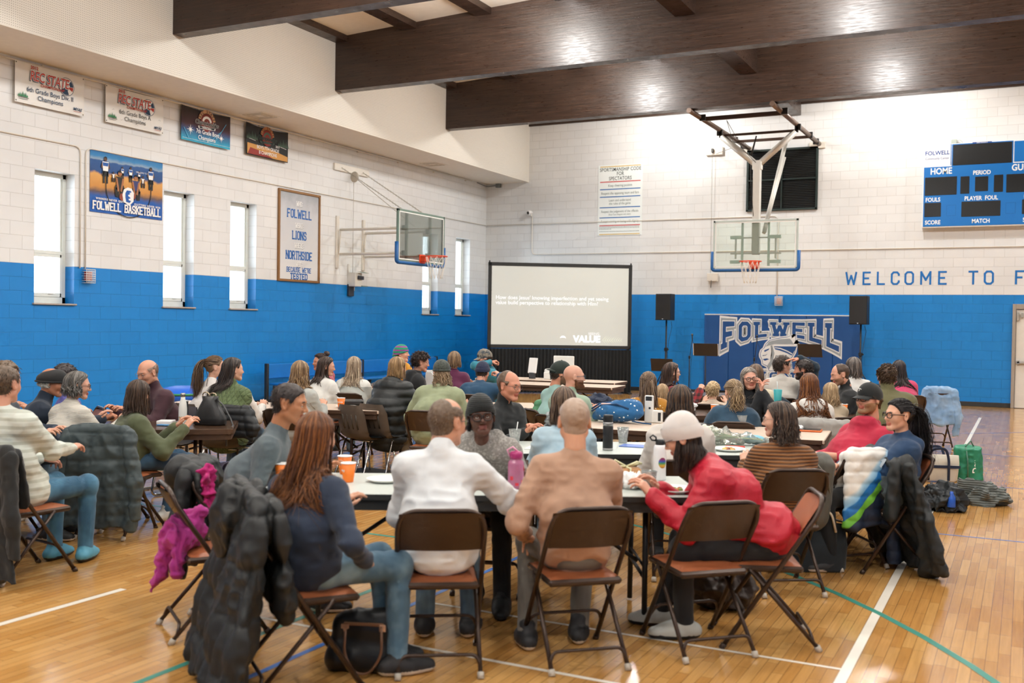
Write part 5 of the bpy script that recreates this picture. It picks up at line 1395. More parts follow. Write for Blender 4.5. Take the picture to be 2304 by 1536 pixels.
# ================================================================ PEOPLE
def shoe_soft(A, toe_dir, s, L=.15):
    A = A3(A); d = A3(toe_dir); d = d/np.linalg.norm(d); q = Soft(); b = A3((A[0], A[1], 0))
    up = A3((0, 0, 1))
    q.cap(b+up*.045-d*.055, b+up*.043+d*(L-.05), .045*s, .042*s, .03, (0, 0, 1), .95); q.cap(b+up*.05+d*.0, b+up*.05+d*(L-.09), .05*s, .046*s, .03)
    q.cap(b+up*.03+d*.05, b+up*.03+d*L, .05*s, .043*s, .03, (0, 0, 1), .75); q.cap(b+up*.06, (A[0], A[1], A[2]+.03), .045*s, .045*s, .03)
    return q
def person(lab, x, y, rz, hz, fwd=.06, side=0.0, s=1.0, sex='m', head=(0, 0, 0), skin='#c99476', hair=None, top=None, over=None, pants='#3a4a5c', pk='denim', pc2=None,
           aL=None, aR=None, hL='rest', hR='rest', eL=None, eR=None, pL=None, pR=None, dL=None, dR=None, legs=None, shoes='#2a2a2c', sole='#dedad2', lod=1, tw=0, rl=0, w=1.0, belly=0.0, bust=None,
           glasses=None, beard=None, hat=None, bent=.05, grp=None, seat=.54, extra=None, lips=None, nk=(0, 0)):
    """rz in degrees; the Empty stands on the floor under the pelvis; hz head-centre height"""
    root = thing('person', lab, 'person', (x, y, 0), math.radians(rz), grp)
    f = sex == 'f'; hs = s*(.93 if f else .98)
    Rh = rot(*[math.radians(a) for a in head]); Hc = A3((side, fwd, hz))
    Pv = A3((0, -.02, seat))
    Nk = Hc+.55*(Rh@A3((0, -.042, -.165)))*hs+.45*A3((-.1*side, -.045-.12*max(fwd, 0), -.16))*hs+A3((0, nk[0], nk[1]))
    u = (Nk-Pv)/np.linalg.norm(Nk-Pv); Sc = Nk-u*.088*s
    ra = rot(math.radians(tw), 0, math.radians(rl))@A3((1, 0, 0)); ra = ra-u*(ra@u)*.5; ra /= np.linalg.norm(ra)
    fw = np.cross(u, ra)*-1; fw = fw if fw[1] > -.9 else -fw; fw /= np.linalg.norm(fw)
    sw = (.146 if f else .170)*s*(.5+.5*w)
    shL, shR = Sc-ra*sw, Sc+ra*sw
    aL = A3(aL if aL is not None else (-.13, .34, .775)); aR = A3(aR if aR is not None else (.13, .34, .775))
    l1, l2 = .285*s, .255*s
    EL, WL = ik(shL, aL, l1, l2, eL or (-.42, -.4, -1)); ER, WR = ik(shR, aR, l1, l2, eR or (.42, -.4, -1))
    mid = Pv*.5+Sc*.5-fw*bent
    def torso(e, low=.0, arms=True, sleeve=1.0, k=.05, puffs=0):
        q = Soft(); ww = w*s
        q.ell(Pv+A3((0, 0, .05-low*.6)), (.160*ww+e, .122*ww+e+belly*.3, .12*s+e*.5), k)
        q.cap(Pv+A3((0, .0, .05)), mid-u*.03*s, .112*ww+e, .106*ww+e, .08, ra, 1.30)
        q.cap(mid, Sc-u*.07*s, .104*ww+e, .100*ww+e, .08, ra, 1.42)
        if belly: q.ell(mid+fw*(.06+belly*.5)-u*.08, (.14*ww+belly*.5, .10+belly, .16), .08)
        q.cap(shL+ra*.02-u*.015, shR-ra*.02-u*.015, .055*s+e, .055*s+e, .06)
        for sg, S_ in ((-1, shL), (1, shR)): q.cap(Nk-u*.02, S_-ra*sg*.05+u*.01, .040*s+e*.6, .044*s+e, .05)
        if bust if bust is not None else f:
            for sg in (-1, 1): q.ell(Sc-u*.17*s+fw*.085*s+ra*sg*.075*s, (.065*s+e, .055*s+e, .07*s+e), .05)
        if arms:
            for S_, E_, W_ in ((shL, EL, WL), (shR, ER, WR)):
                q.cap(S_, E_, .053*s*(.4+.6*w)+e, .041*s+e, .045)
                if sleeve > 0: q.cap(E_, E_+(W_-E_)*sleeve, .041*s+e, (.041-.012*sleeve)*s+e*.8, .03)
        return q
    tp = dict(c='#888888', kind='plain', e=.010, sleeve=.95, low=.04, name='sweater', wr=.010); tp.update(top or {})
    ch = {0: .0105, 1: .0145, 2: .020}[lod]
    TS = torso(tp['e'], tp['low'], True, tp['sleeve'])
    cr = tp.get('collar', 0)
    if cr: TS.cap(Nk-u*.02, Nk+(Hc-Nk)*.12+u*cr, .060*s, .062*s, .02)
    else: TS.cap(Nk-u*.03, Nk+u*.005, .060*s, .056*s, .03)
    if tp.get('hood'): TS.cap(Nk-fw*.075+ra*.07-u*.015, Nk-fw*.075-ra*.07-u*.015, .05*s, .05*s, .04); TS.ell(Nk-fw*.10-u*.08, (.10*s, .05*s, .10*s), .04)
    if tp.get('cowl'):
        for a in np.linspace(-2.3, 2.3, 7): p = Nk-u*.03+ra*.10*math.sin(a)+fw*(.085*math.cos(a)); TS.ell(p, (.045, .045, .05), .03)
    if tp.get('cuffs'):
        for E_, W_ in ((EL, WL), (ER, WR)): TS.cap(E_+(W_-E_)*(tp['sleeve']-.06), E_+(W_-E_)*tp['sleeve'], .040*s+tp['e'], .040*s+tp['e'], .01)
    sd = abs(hash(lab)) % 97 if 0 else sum(map(ord, lab)) % 97
    def finish(V, F, wr, puff=0, per=.085, seed=0):
        V = relax(V, F, 1); N = vnormals(V, F); P = V+sd+seed
        low = np.clip((Sc[2]-V[:, 2])/.35, .15, 1.2)
        d = wr*(.7*fbm(P*A3((7, 7, 4)), 2)+low*1.2*(ridged(P*A3((4, 4, 15))+1.7*vnoise(P*3)[:, None]*A3((0, 0, 1)))-.45)+.35*ridged(P*A3((14, 14, 24))))
        if wr > .001:
            for S_, E_, W_ in ((shL, EL, WL), (shR, ER, WR)):
                dd = np.linalg.norm(V-E_, axis=1); d = d+wr*.7*np.exp(-(dd/.08)**2)*np.sin(dd*130+3*vnoise(P*9))
        if puff:
            zz = V[:, 2]+.02*vnoise(P*4); arm = np.zeros(len(V))
            for S_, E_ in ((shL, EL), (EL, WL), (shR, ER), (ER, WR)):
                ax_ = (E_-S_)/max(np.linalg.norm(E_-S_), 1e-6); t_ = (V-S_)@ax_; rr = np.linalg.norm(V-S_-np.outer(t_, ax_), axis=1)
                mk = (rr < .09) & (t_ > .06) & (t_ < np.linalg.norm(E_-S_)); zz = np.where(mk, t_+S_[0], zz)
            d = d+puff*(np.abs(np.sin(PI*zz/per))**.6-.6)
        return V+N*d[:, None]
    V, F = TS.mesh(ch); V = finish(V, F, tp['wr'], tp.get('puff', 0), tp.get('per', .085))
    topo = mesh_obj(tp['name'], V, F, cloth(tp['c'], tp['kind'], tp.get('c2'), scale=tp.get('scale', 1.0)), root)
    coll = TS
    if over:
        ov = dict(c='#556644', kind='plain', e=.026, sleeve=0, low=.08, name='vest', wr=.008); ov.update(over)
        OS = torso(ov['e'], ov['low'], ov['sleeve'] > 0, ov['sleeve']); OS.cap(Nk-u*.03, Nk+u*ov.get('collar', .02), .068*s, .068*s, .02)
        if ov.get('hood'): OS.ell(Nk-fw*.09-u*.05, (.13*s, .065*s, .11*s), .04); OS.cap(Nk-fw*.06+ra*.09, Nk-fw*.06-ra*.09, .055, .055, .03)
        cl_ = None
        if ov.get('open', True):
            def cl_(P, g=ov.get('gap', .05)): return g-np.abs((P-Sc)@ra) - np.where((P-Sc)@fw > .02, 0, 9)
        V, F = OS.mesh(ch, cl_); V = finish(V, F, ov['wr'], ov.get('puff', 0), ov.get('per', .085), 3)
        mesh_obj(ov['name'], V, F, cloth(ov['c'], ov['kind'], ov.get('c2'), scale=ov.get('scale', 1.0)), root); coll = OS
    # legs
    lg = dict(kL=(-.11, .42, .515), kR=(.11, .42, .515), fL=(-.12, .40, .085), fR=(.12, .42, .085), tL=(-.1, 1, 0), tR=(.1, 1, 0)); lg.update(legs or {})
    LS = Soft(); LS.ell(Pv+A3((0, 0, -.015)), (.165*s*w, .125*s*w, .105*s), .05)
    for sg, K_, A_ in ((-1, lg['kL'], lg['fL']), (1, lg['kR'], lg['fR'])):
        LS.cap(Pv+A3((sg*.085*s, .03, -.02)), K_, .082*s*(.3+.7*w), .064*s, .04); LS.cap(K_, A3(A_)+A3((0, 0, .0)), .062*s, .050*s, .03)
    V, F = LS.mesh({0: .012, 1: .018, 2: .026}[lod]); V = relax(V, F, 1); N = vnormals(V, F)
    kd = np.minimum(np.linalg.norm(V-A3(lg['kL']), axis=1), np.linalg.norm(V-A3(lg['kR']), axis=1))
    V = V+N*((.004*fbm((V+sd)*9, 2)+.005*np.exp(-(kd/.12)**2)*np.sin(kd*110))[:, None])
    mesh_obj('trousers', V, F, cloth(pants, pk, pc2), root)
    for A_, t_ in ((lg['fL'], lg['tL']), (lg['fR'], lg['tR'])):
        if lod == 2 and not legs: break
        V, F = shoe_soft(A_, t_, s).mesh({0: .011, 1: .015, 2: .02}[lod], lambda P, z0=A_[2]-.085: (z0+.002)-P[:, 2])
        cz = V[F][:, :, 2].mean(1)-(A_[2]-.085)
        mesh_obj('shoe', V, F, [plain(shoes, .6), plain(sole, .6)], root, True, (cz < .028).astype(int))
    # body: head, neck, trunk, arms and hands as one mesh
    B = Mesh2(); hh = {0: .0045, 1: .006, 2: .0085}[lod]
    HT = head_master(sex, hh); W = lambda p: Hc+(np.asarray(p)*hs)@Rh.T
    B.add(W(HT[0]), HT[1], HT[3])
    if lod < 2: B.add(W(np.array(HT[4].V)), HT[4].F, HT[4].I)
    SS = torso(-.03, -.03, True, .9)
    hb = W((0, -.03, -.10)); SS.cap(Nk-u*.04, hb, .050*s if not f else .043*s, .047*s if not f else .041*s, .02)
    if tp['sleeve'] < .8:
        for E_, W_ in ((EL, WL), (ER, WR)): SS.cap(E_, W_, .040*s, .027*s, .01)
    V, F = SS.mesh({0: .014, 1: .018, 2: .024}[lod] if tp['sleeve'] > .8 else .011); B.add(V, F, 0)
    for sg, E_, W_, hp, pn, hd in ((-1, EL, WL, hL, pL, dL), (1, ER, WR, hR, pR, dR)):
        V, F = hand_master(hp, .0042 if lod == 0 else .006)
        V = V*A3((sg*-1 if False else 1, 1, 1))
        if sg < 0: V = V*A3((-1, 1, 1)); F = F[:, ::-1]
        yv = A3(hd) if hd is not None else (W_-E_)+A3((0, 0, .06 if abs(W_[2]-.78) < .06 else 0)); yv = yv/np.linalg.norm(yv)
        zv = -(A3(pn) if pn is not None else A3((0, 0, -1))); zv = zv-yv*(zv@yv)
        zv = zv/max(np.linalg.norm(zv), 1e-6); xv = np.cross(yv, zv)
        B.add(W_+(V*s*.96)@np.stack([xv, yv, zv]), F, 0)
    lp = tuple(int(skin[i:i+2], 16) for i in (1, 3, 5)); lpc = lips or '#%02x%02x%02x' % (int(lp[0]*.86), int(lp[1]*.66), int(lp[2]*.66))
    bodyo = B.build('body', [skin_mat(skin), skin_mat(lpc), M_EYEW, M_IRIS], root)
    if hat and hair: hair = dict(hair); hair.setdefault('cut', .035)
    hc = (hair or {}).get('c', '#3a2a20')
    if lod < 2 and hair is not None:
        mesh_obj('eyebrows', W(np.array(HT[5].V)), HT[5].F, hair_mat(sp_ if (sp_ := hair.get('brow')) else hc), bodyo)
    if hair and hair['style'] != 'none': make_hair(hair, Hc, Rh, hs, coll, lod, not f, root, HT)
    if beard:
        V, F = shell(HT, beard_region, beard.get('th', .006), W, .003, 70); mesh_obj('beard', V, F, hair_mat(beard['c'], beard.get('c2')), root)
    if glasses:
        m = MB(); r_ = glasses.get('r', .0022); a, b_ = glasses.get('size', (.0235, .019))
        for sg in (-1, 1):
            m.tube([(sg*.033+a*np.sign(math.cos(q))*abs(math.cos(q))**.7, .106-abs(sg*.033+a*math.cos(q))*.16, .003+b_*np.sign(math.sin(q))*abs(math.sin(q))**.7) for q in np.linspace(0, 2*PI, 21)[:-1]], r_, 6, True)
            m.tube([(sg*(.033+a), .098, .010), (sg*.078, .060, .012), (sg*.080, .0, .010), (sg*.080, -.02, -.008)], r_*.9, 6)
        m.tube([(-.011, .103, .007), (0, .106, .010), (.011, .103, .007)], r_, 6)
        mesh_obj('glasses', W(np.array(m.V)), m.F, plain(glasses.get('c', '#1d1b1a'), .3), root)
    if hat:
        k_ = hat['kind']
        if k_ == 'beanie':
            V, F = dome(W, (.089*hat.get('r', 1), .111*hat.get('r', 1), .103*hat.get('h', 1.0)), z0=0, tilt=hat.get('tilt', .22), slouch=hat.get('slouch', .02), brim=hat.get('brim', .055), rib=.010 if lod < 2 else 0)
            mesh_obj('beanie', V, F, cloth(hat['c'], hat.get('mk', 'knit'), hat.get('c2'), scale=hat.get('scale', 1)), root)
        else:
            V, F = dome(W, (.088, .112, .105), tilt=.10, brim=None, nv=12)
            o = mesh_obj('cap', V, F, cloth(hat['c'], hat.get('mk', 'plain'), hat.get('c2')), root)
            m = MB(); sg = -1 if hat.get('back') else 1
            def fb(a, b_): 
                q = (a-.5)*2.2; R_ = 1+b_*.62*math.cos(q*.72); return (.080*math.sin(q)*(1+.05*b_), sg*(-.012+.107*math.cos(q)*1.0+b_*.072*max(0, math.cos(q*.72))), .030-.02*b_-.018*b_*q*q*.5+(.012 if sg < 0 else 0))
            m.grid(fb, 14, 5); m.grid(lambda a, b_: tuple(np.array(fb(1-a, b_))-A3((0, 0, .004))), 14, 5)
            b = mesh_obj('cap_visor', W(np.array(m.V)), m.F, cloth(hat.get('vc', hat['c']), 'plain'), o)
            m = MB(); m.ball((0, -.012, .138), (.008, .008, .005), 8, 6); mesh_obj('cap_button', W(np.array(m.V)), m.F, cloth(hat['c'], 'plain'), o)
    if extra: extra(root, dict(Hc=Hc, Nk=Nk, Sc=Sc, Pv=Pv, u=u, ra=ra, fw=fw, W=W, TS=TS, EL=EL, ER=ER, WL=WL, WR=WR, mid=mid, top=topo, cap=o if hat and hat['kind'] != 'beanie' else root))
    return root
# ================================================================ CHAIRS AND TABLES
M_CHB = plain('#42332a', .32, .35, vary=.05); M_VINYLB = plain('#9c5a37', .42, vary=.07, bump=.15); M_CAPB = plain('#b9b2a6', .6); M_CHROME = plain('#c9c7c2', .14, 1.0, vary=.02)
M_SHELL = plain('#5b5148', .42, vary=.05)
def folding_chair_proto():
    c = thing('folding_chair', 'x', 'chair')
    W = .205
    m = MB(); P = [(-W, .23, .012), (-W, -.235, .70), (-W+.02, -.262, .765), (-W+.07, -.27, .79), (W-.07, -.27, .79), (W-.02, -.262, .765), (W, -.235, .70), (W, .23, .012)]
    m.tube(round_path(P, .06), .0125, 10); ff_ = m.build('front_frame', M_CHB, c)
    rl = {}
    for sg in (-1, 1): m = MB(); m.tube([(sg*(W-.022), .10, .415), (sg*(W-.012), -.26, .012)], .011, 10); rl[sg] = m.build('rear_leg', M_CHB, c)
    m = MB()
    m.tube(round_path([(-W+.01, -.232, .045), (-W+.03, -.215, .10), (W-.03, -.215, .10), (W-.01, -.232, .045)], .04), .0085, 8)
    m.build('rear_brace', M_CHB, c)
    m = MB(); m.tube(round_path([(-W, .155, .12), (-W+.03, .12, .19), (W-.03, .12, .19), (W, .155, .12)], .04), .0085, 8); m.build('front_brace', M_CHB, c)
    m = MB()
    def bk(u, v):
        x = (u-.5)*2*(W-.006); edge = abs(2*u-1)**5; z = .585+v*(.20-.012*edge); y = -.155-(z-.585)*.62-.028*(1-(2*u-1)**2)
        return (x, y, z)
    m.grid(bk, 14, 6); m.grid(lambda u, v: tuple(A3(bk(1-u, v))+A3((0, .012, 0))), 14, 6)
    br_ = m.build('backrest', M_CHB, c)
    m = MB(); m.grid(lambda u, v: tuple(A3(bk(.05+.9*(1-u), .08+.84*v))+A3((0, .016, 0))), 10, 5); m.build('back_pad', M_VINYLB, br_)
    m = MB(); m.at((0, .0, 0)); m.box((0, .02, .415), (2*W-.035, .40, .035), .012); m.build('seat_pan', M_CHB, c)
    m = MB()
    def st(u, v):
        q = 1-max(abs(2*u-1), abs(2*v-1))**6; return ((u-.5)*(2*W-.055), .02+(v-.5)*.375, .432+.016*q)
    m.grid(st, 14, 14); m.build('seat', M_VINYLB, c)
    for sg in (-1, 1):
        m = MB(); m.tube([(sg*(W-.012), -.248, .028), (sg*(W-.012), -.264, .0)], .0165, 10); m.build('foot_cap', M_CAPB, rl[sg])
        m = MB(); m.tube([(sg*W, .222, .025), (sg*W, .238, .0)], .0165, 10); m.build('foot_cap', M_CHB, ff_)
    return c
def shell_chair_proto():
    c = thing('plastic_chair', 'x', 'chair'); m = MB()
    prof = [(.22, .425), (.20, .445), (.10, .44), (-.05, .43), (-.15, .44), (-.20, .49), (-.235, .60), (-.262, .72), (-.275, .80)]
    L = [0]
    for a, b in zip(prof, prof[1:]): L.append(L[-1]+math.hypot(b[0]-a[0], b[1]-a[1]))
    def fn(u, v):
        s_ = v*L[-1]; y = np.interp(s_, L, [p[0] for p in prof]); z = np.interp(s_, L, [p[1] for p in prof]); q = (2*u-1)
        wd = .225-.02*v; hw = wd*(1-.25*max(0, v-.88)/.12*abs(q)); lift = .028*abs(q)**3
        return (q*hw, y+(lift if v > .55 else 0), z+(lift if v < .6 else 0))
    m.grid(fn, 14, 26); m.grid(lambda u, v: tuple(A3(fn(1-u, v))-A3((0, .008 if v > .5 else 0, .008 if v <= .5 else 0))), 14, 26)
    m.build('seat_shell', M_SHELL, c)
    m = MB()
    for k in range(4):
        x = (k-1.5)*.066; m.tube([(x, -.206-.016, .55), (x, -.228-.016, .62), (x, -.245-.012, .70)], .011, 6)
    m.build('back_rib', plain('#3f382f', .5), c)
    for sg in (-1, 1):
        m = MB(); m.tube(round_path([(sg*.19, .17, .42), (sg*.215, .25, .012), (sg*.215, -.27, .012), (sg*.19, -.13, .43)], .06), .0105, 10); m.build('leg_frame', M_CHROME, c)
    m = MB(); m.tube([(-.19, .12, .415), (.19, .12, .415)], .009, 8); m.tube([(-.19, -.10, .42), (.19, -.10, .42)], .009, 8); m.build('cross_rod', M_CHROME, c)
    return c
_first = {}
def chair(kind, x, y, rz, lab, grp=None):
    grp = grp or ('brown metal folding chairs' if kind == 'f' else 'plastic shell chairs')
    if kind not in _first: c = _first[kind] = folding_chair_proto() if kind == 'f' else shell_chair_proto()
    else: c = copy_tree(_first[kind])
    c.location = (x, y, 0); c.rotation_euler = (0, 0, math.radians(rz)); return tag(c, lab, 'chair', grp)

M_TG = plain('#c6cec8', .35, vary=.03); M_TGE = plain('#2e3132', .45); M_TT = plain('#cdb9a6', .4, vary=.05); M_TE = plain('#4a3526', .45, vary=.06); M_TBK = plain('#26272a', .45, .3)
t = NT('walnut_laminate'); co = t.coord(); t.col(t.ramp(t.noise(t.mapping(co, (3, 30, 3)), 1, 4), [(.3, '#3b2a20'), (.7, '#57402f')])); t.set(.22); M_TW = t.m
def table(x, y, rz, lab, style='grey', L=2.44, Wd=.76, h=.735, cat='table'):
    c = thing('folding_table', lab, 'table', (x, y, 0), math.radians(rz), 'folding tables')
    top, edge, th = {'grey': (M_TG, M_TGE, .03), 'tan': (M_TT, M_TE, .035), 'wood': (M_TW, M_TE, .04)}[style]
    m = MB(); m.box((0, 0, h-th/2+.002), (L-.012, Wd-.012, th), .006); m.build('tabletop', top, c)
    m = MB(); r_ = .05
    def ring(z0, z1, ins):
        a, b = L/2-ins, Wd/2-ins
        P = [(-a, -b), (a, -b), (a, b), (-a, b)]; Q = []
        for i in range(4):
            p0, p1, p2 = Vector(P[i-1]), Vector(P[i]), Vector(P[(i+1) % 4]); d0 = (p0-p1).normalized()*r_; d1 = (p2-p1).normalized()*r_
            for k in range(5): t_ = k/4; Q.append(tuple((1-t_)**2*(p1+d0)+2*t_*(1-t_)*p1+t_*t_*(p1+d1)))
        n = len(Q); m.add([(q[0], q[1], z0) for q in Q]+[(q[0], q[1], z1) for q in Q], [(i, (i+1) % n, n+(i+1) % n, n+i) for i in range(n)])
        return Q
    ring(h-th-.002, h-.001, 0); ring(h-.09, h-th, .02)
    Q = ring(h-th, h-th+.001, 0); m.add([(q[0], q[1], h-th-.002) for q in Q], [tuple(range(len(Q)))]); m.build('table_edge', edge, c)
    lm = M_TBK if style == 'grey' else plain('#3a2a22', .35, .3)
    for sg in (-1, 1):
        for sy in (-1, 1):
            m = MB(); xx = sg*(L/2-.32); m.tube([(xx, sy*(Wd/2-.13), h-.06), (xx, sy*(Wd/2-.11), .01)], .0155, 10); m.build('leg', lm, c)
        m = MB(); xx = sg*(L/2-.32); m.tube([(xx, -(Wd/2-.12), .26), (xx, Wd/2-.12, .26)], .011, 8); m.tube([(xx, 0, .30), (sg*(L/2-.86), 0, h-.07)], .012, 8); m.tube([(xx, -(Wd/2-.12), .32), (xx, Wd/2-.12, .32)], .008, 8); m.build('leg_brace', lm, c)
    return c
TAB = dict(
 t1=table(10.427, -19.215, 28.8, 'grey-topped folding table with black edge in the foreground', 'grey'),
 t2=table(10.66, -17.04, 30, 'grey-topped folding table behind the foreground one, with thermos and plate', 'grey'),
 t3=table(10.48, -15.40, 6, 'tan-topped folding table carrying the blue backpack', 'tan', 2.44, .92),
 t4=table(6.07, -18.27, 39, 'brown wood-look folding table at left with white bottle and handbag', 'wood'),
 t5=table(6.45, -20.05, 55, 'white-cornered table cut off at the left edge of the photo', 'grey', 1.83),
 t6=table(5.98, -15.72, 21, 'tan folding table at left with a plate and one orange cup near its end', 'tan'),
 t7=table(7.46, -14.43, 30, 'tan folding table between the puffer coat and the olive jacket', 'tan', 1.83),
 t8=table(6.55, -10.15, 5, 'tan folding table in front of the screen, its bare near edge facing the camera', 'tan'),
 t12=table(6.15, -9.0, 5, 'second tan folding table before the screen skirt carrying white devices', 'tan'),
 t9=table(10.9, -13.15, 36, 'dark folding table at right with orange cup in front of the man in black', 'wood', 2.44),
 t10=table(10.0, -10.6, 15, 'dark folding table farthest right, among people before the blue pad', 'wood', 2.44),
 t11=table(5.95, -12.5, 28, 'far left tan folding table below the curly haired person', 'tan', 1.83))
TZ = .738
def on(tk, u, v, z=TZ):
    """world point on a table top at local (u,v)"""
    o = TAB[tk]; a = o.rotation_euler.z; return (o.location.x+u*math.cos(a)-v*math.sin(a), o.location.y+u*math.sin(a)+v*math.cos(a), z)

# ================================================================ TABLE THINGS
M_OR = plain('#ee7a1e', .45, vary=.04); M_PAPER = plain('#efefec', .6, vary=.02)
def paper_cup(p, lab, rz=0):
    c = thing('paper_cup', lab, 'cup', p, rz, 'orange paper cups')
    m = MB(); m.lathe([(.029, 0), (.0295, .002), (.0430, .108), (.0420, .108), (.0285, .004)], 28); cb_ = m.build('cup_body', M_OR, c)
    m = MB(); m.tube([(.0430*math.cos(a), .0430*math.sin(a), .109) for a in np.linspace(0, 2*PI, 29)[:-1]], .0028, 6, True); m.lathe([(.0420, .108), (.031, .02)], 28); m.build('cup_rim', M_PAPER, c)
    V, F = typed('goonmy', .022, bold=.03); m = MB()
    def wrap(q, z0, r_off=.0006):
        o = []
        for x_, _, z_ in q: z = z0+z_; R_ = .0295+(z/.108)*.0135+r_off; o.append((R_*math.sin(x_/R_), -R_*math.cos(x_/R_), z))
        return o
    m.add(wrap(V, .062), F); m.build('cup_lettering', M_PAPER, cb_)
    return c
M_CLR = clear('#f3f6f4', .25, .78); M_PINKC = clear('#f4a3cf', .2, .62)
def clear_cup(p, lab, r=.042, h=.11, straw=False, fill=.5):
    c = thing('plastic_cup', lab, 'cup', p, 0, 'clear plastic cups'); m = MB()
    m.lathe([(r*.68, 0), (r*.70, .003), (r, h), (r*.97, h), (r*.67, .005)], 28); m.build('cup_body', M_CLR, c)
    m = MB(); m.tube([(r*math.cos(a), r*math.sin(a), h) for a in np.linspace(0, 2*PI, 29)[:-1]], .0025, 6, True); m.build('cup_rim', M_CLR, c)
    if straw: m = MB(); m.tube([(0, 0, .01), (.02, .01, h+.06)], .004, 8); m.build('straw', M_PAPER, c)
    if fill: m = MB(); m.lathe([(r*.66, .006), (r*(.68+.27*fill), h*fill)], 24); m.build('drink', clear('#dfe7e4', .2, .7), c)
def plate(p, lab, r=.115, food=0):
    c = thing('paper_plate', lab, 'plate', p, 0, 'white paper plates'); m = MB()
    m.lathe([(r*.68, .001), (r*.72, .004), (r, .018), (r*.99, .021), (r*.70, .008), (.001, .006)], 36); m.build('plate_body', M_PAPER, c)
    r2 = np.random.default_rng(food)
    if food:
        for k, colr in enumerate(('#c58a45', '#7d3a22', '#d9b46a', '#7fa05a')[:3+(food > 2)]):
            q = Soft()
            for _ in range(4): q.ell((r2.uniform(-.05, .05), r2.uniform(-.05, .05), .013), (.016, .013, .010), .01)
            V, F = q.mesh(.005); mesh_obj('food', V, F, plain(colr, .6), c)
def slab(name, lab, cat, p, d, colr, rz=0, b=.004, rough=.4, mat=None, grp=None):
    c = thing(name, lab, cat, p, rz, grp); m = MB(); m.box((0, 0, d[2]/2), d, b); m.build('body', mat or plain(colr, rough), c); return c
def crumple(name, lab, cat, p, r, colr, amp=.25, frq=3.0, rough=.7, h=.006, mat=None, grp=None, flat=.7, rz=0):
    q = Soft(); q.ell((0, 0, r[2]*flat), r, .01); V, F = q.mesh(h, lambda P: .001-P[:, 2]); N = vnormals(V, F); k = 1/max(r)
    V = V+N*(max(r)*amp*(ridged(V*k*frq+sum(map(ord, lab)))-.5+.5*fbm(V*k*frq*2, 2)))[:, None]; V[:, 2] = np.maximum(V[:, 2], .001)
    return tag(mesh_obj(name, V, F, mat or plain(colr, rough), None, True, None, p, rz), lab, cat, grp)
def loft(m, secs, n=36, p=4.0, wob=0.0, top=True):
    """rounded-box section stack: (z, half x, half y)"""
    V = []
    for k, (z, hx, hy) in enumerate(secs):
        for i in range(n):
            a = 2*PI*i/n; c_, s_ = math.cos(a), math.sin(a); r_ = (abs(c_)**p+abs(s_)**p)**(-1/p)
            V.append((hx*c_*r_+wob*math.sin(3*a+k*1.7), hy*s_*r_+wob*.6*math.cos(4*a+k*2.1), z))
    F = [(k*n+i, k*n+(i+1) % n, (k+1)*n+(i+1) % n, (k+1)*n+i) for k in range(len(secs)-1) for i in range(n)]
    F += [tuple(range(n))[::-1]]+([tuple((len(secs)-1)*n+i for i in range(n))] if top else [])
    return m.add(V, F, True)
# ---- foreground table
paper_cup(on('t1', -.78, .02), 'orange paper cup on grey table, nearest of the pair beside auburn hair', -.9)
paper_cup(on('t1', -.84, .32), 'orange paper cup just behind its twin on the foreground grey table', 1.8)
paper_cup(on('t1', -1.15, -.03), 'orange paper cup half hidden by the auburn hair at table end', 2.5)
plate(on('t1', -.57, .04), 'white paper plate at the left of the man in white shirt', .11)
plate(on('t1', 1.06, -.21), 'white paper plate with leftovers at the right end of grey table', .125, 3)
clear_cup(on('t1', .92, -.23), 'clear plastic cup between napkin and plate on foreground table', .044, .115)
crumple('crumpled_napkin', 'crumpled white napkins beside the clear cup on foreground table', 'napkin', on('t1', .84, -.10), (.10, .075, .045), '#f0f0ee', .28, 3.2)
c = thing('wrapped_parcel', 'brown paper parcel tied with pale ribbon on foreground table', 'parcel', on('t1', .84, .24), .7)
m = MB(); m.box((0, -.02, .032), (.24, .07, .062), .02); m.box((.02, .06, .03), (.24, .07, .058), .02); m.build('wrapping', plain('#a87a4c', .6), c)
m = MB(); m.tube([(.03, -.06, .03), (.03, -.055, .068), (.03, .10, .066), (.03, .1, .02)], .006, 6); m.tube([(.03, .02, .07), (.09, .0, .10), (.14, .05, .085), (.05, .03, .07)], .007, 6); m.tube([(.03, .02, .07), (-.03, .06, .105), (-.07, .03, .08), (.02, .02, .07)], .007, 6); m.build('ribbon', plain('#d6d2a8', .5), c)
slab('folded_napkin', 'small grey folded cloth roll in front of the brown parcel', 'napkin', on('t1', .92, .10), (.16, .07, .035), '#b9b4a8', .6, .015)
crumple('paper_scrap', 'thin white paper scrap on grey table beside pink bottle', 'paper', on('t1', .02, -.02), (.07, .04, .012), '#e4e6e4', .3, 3)
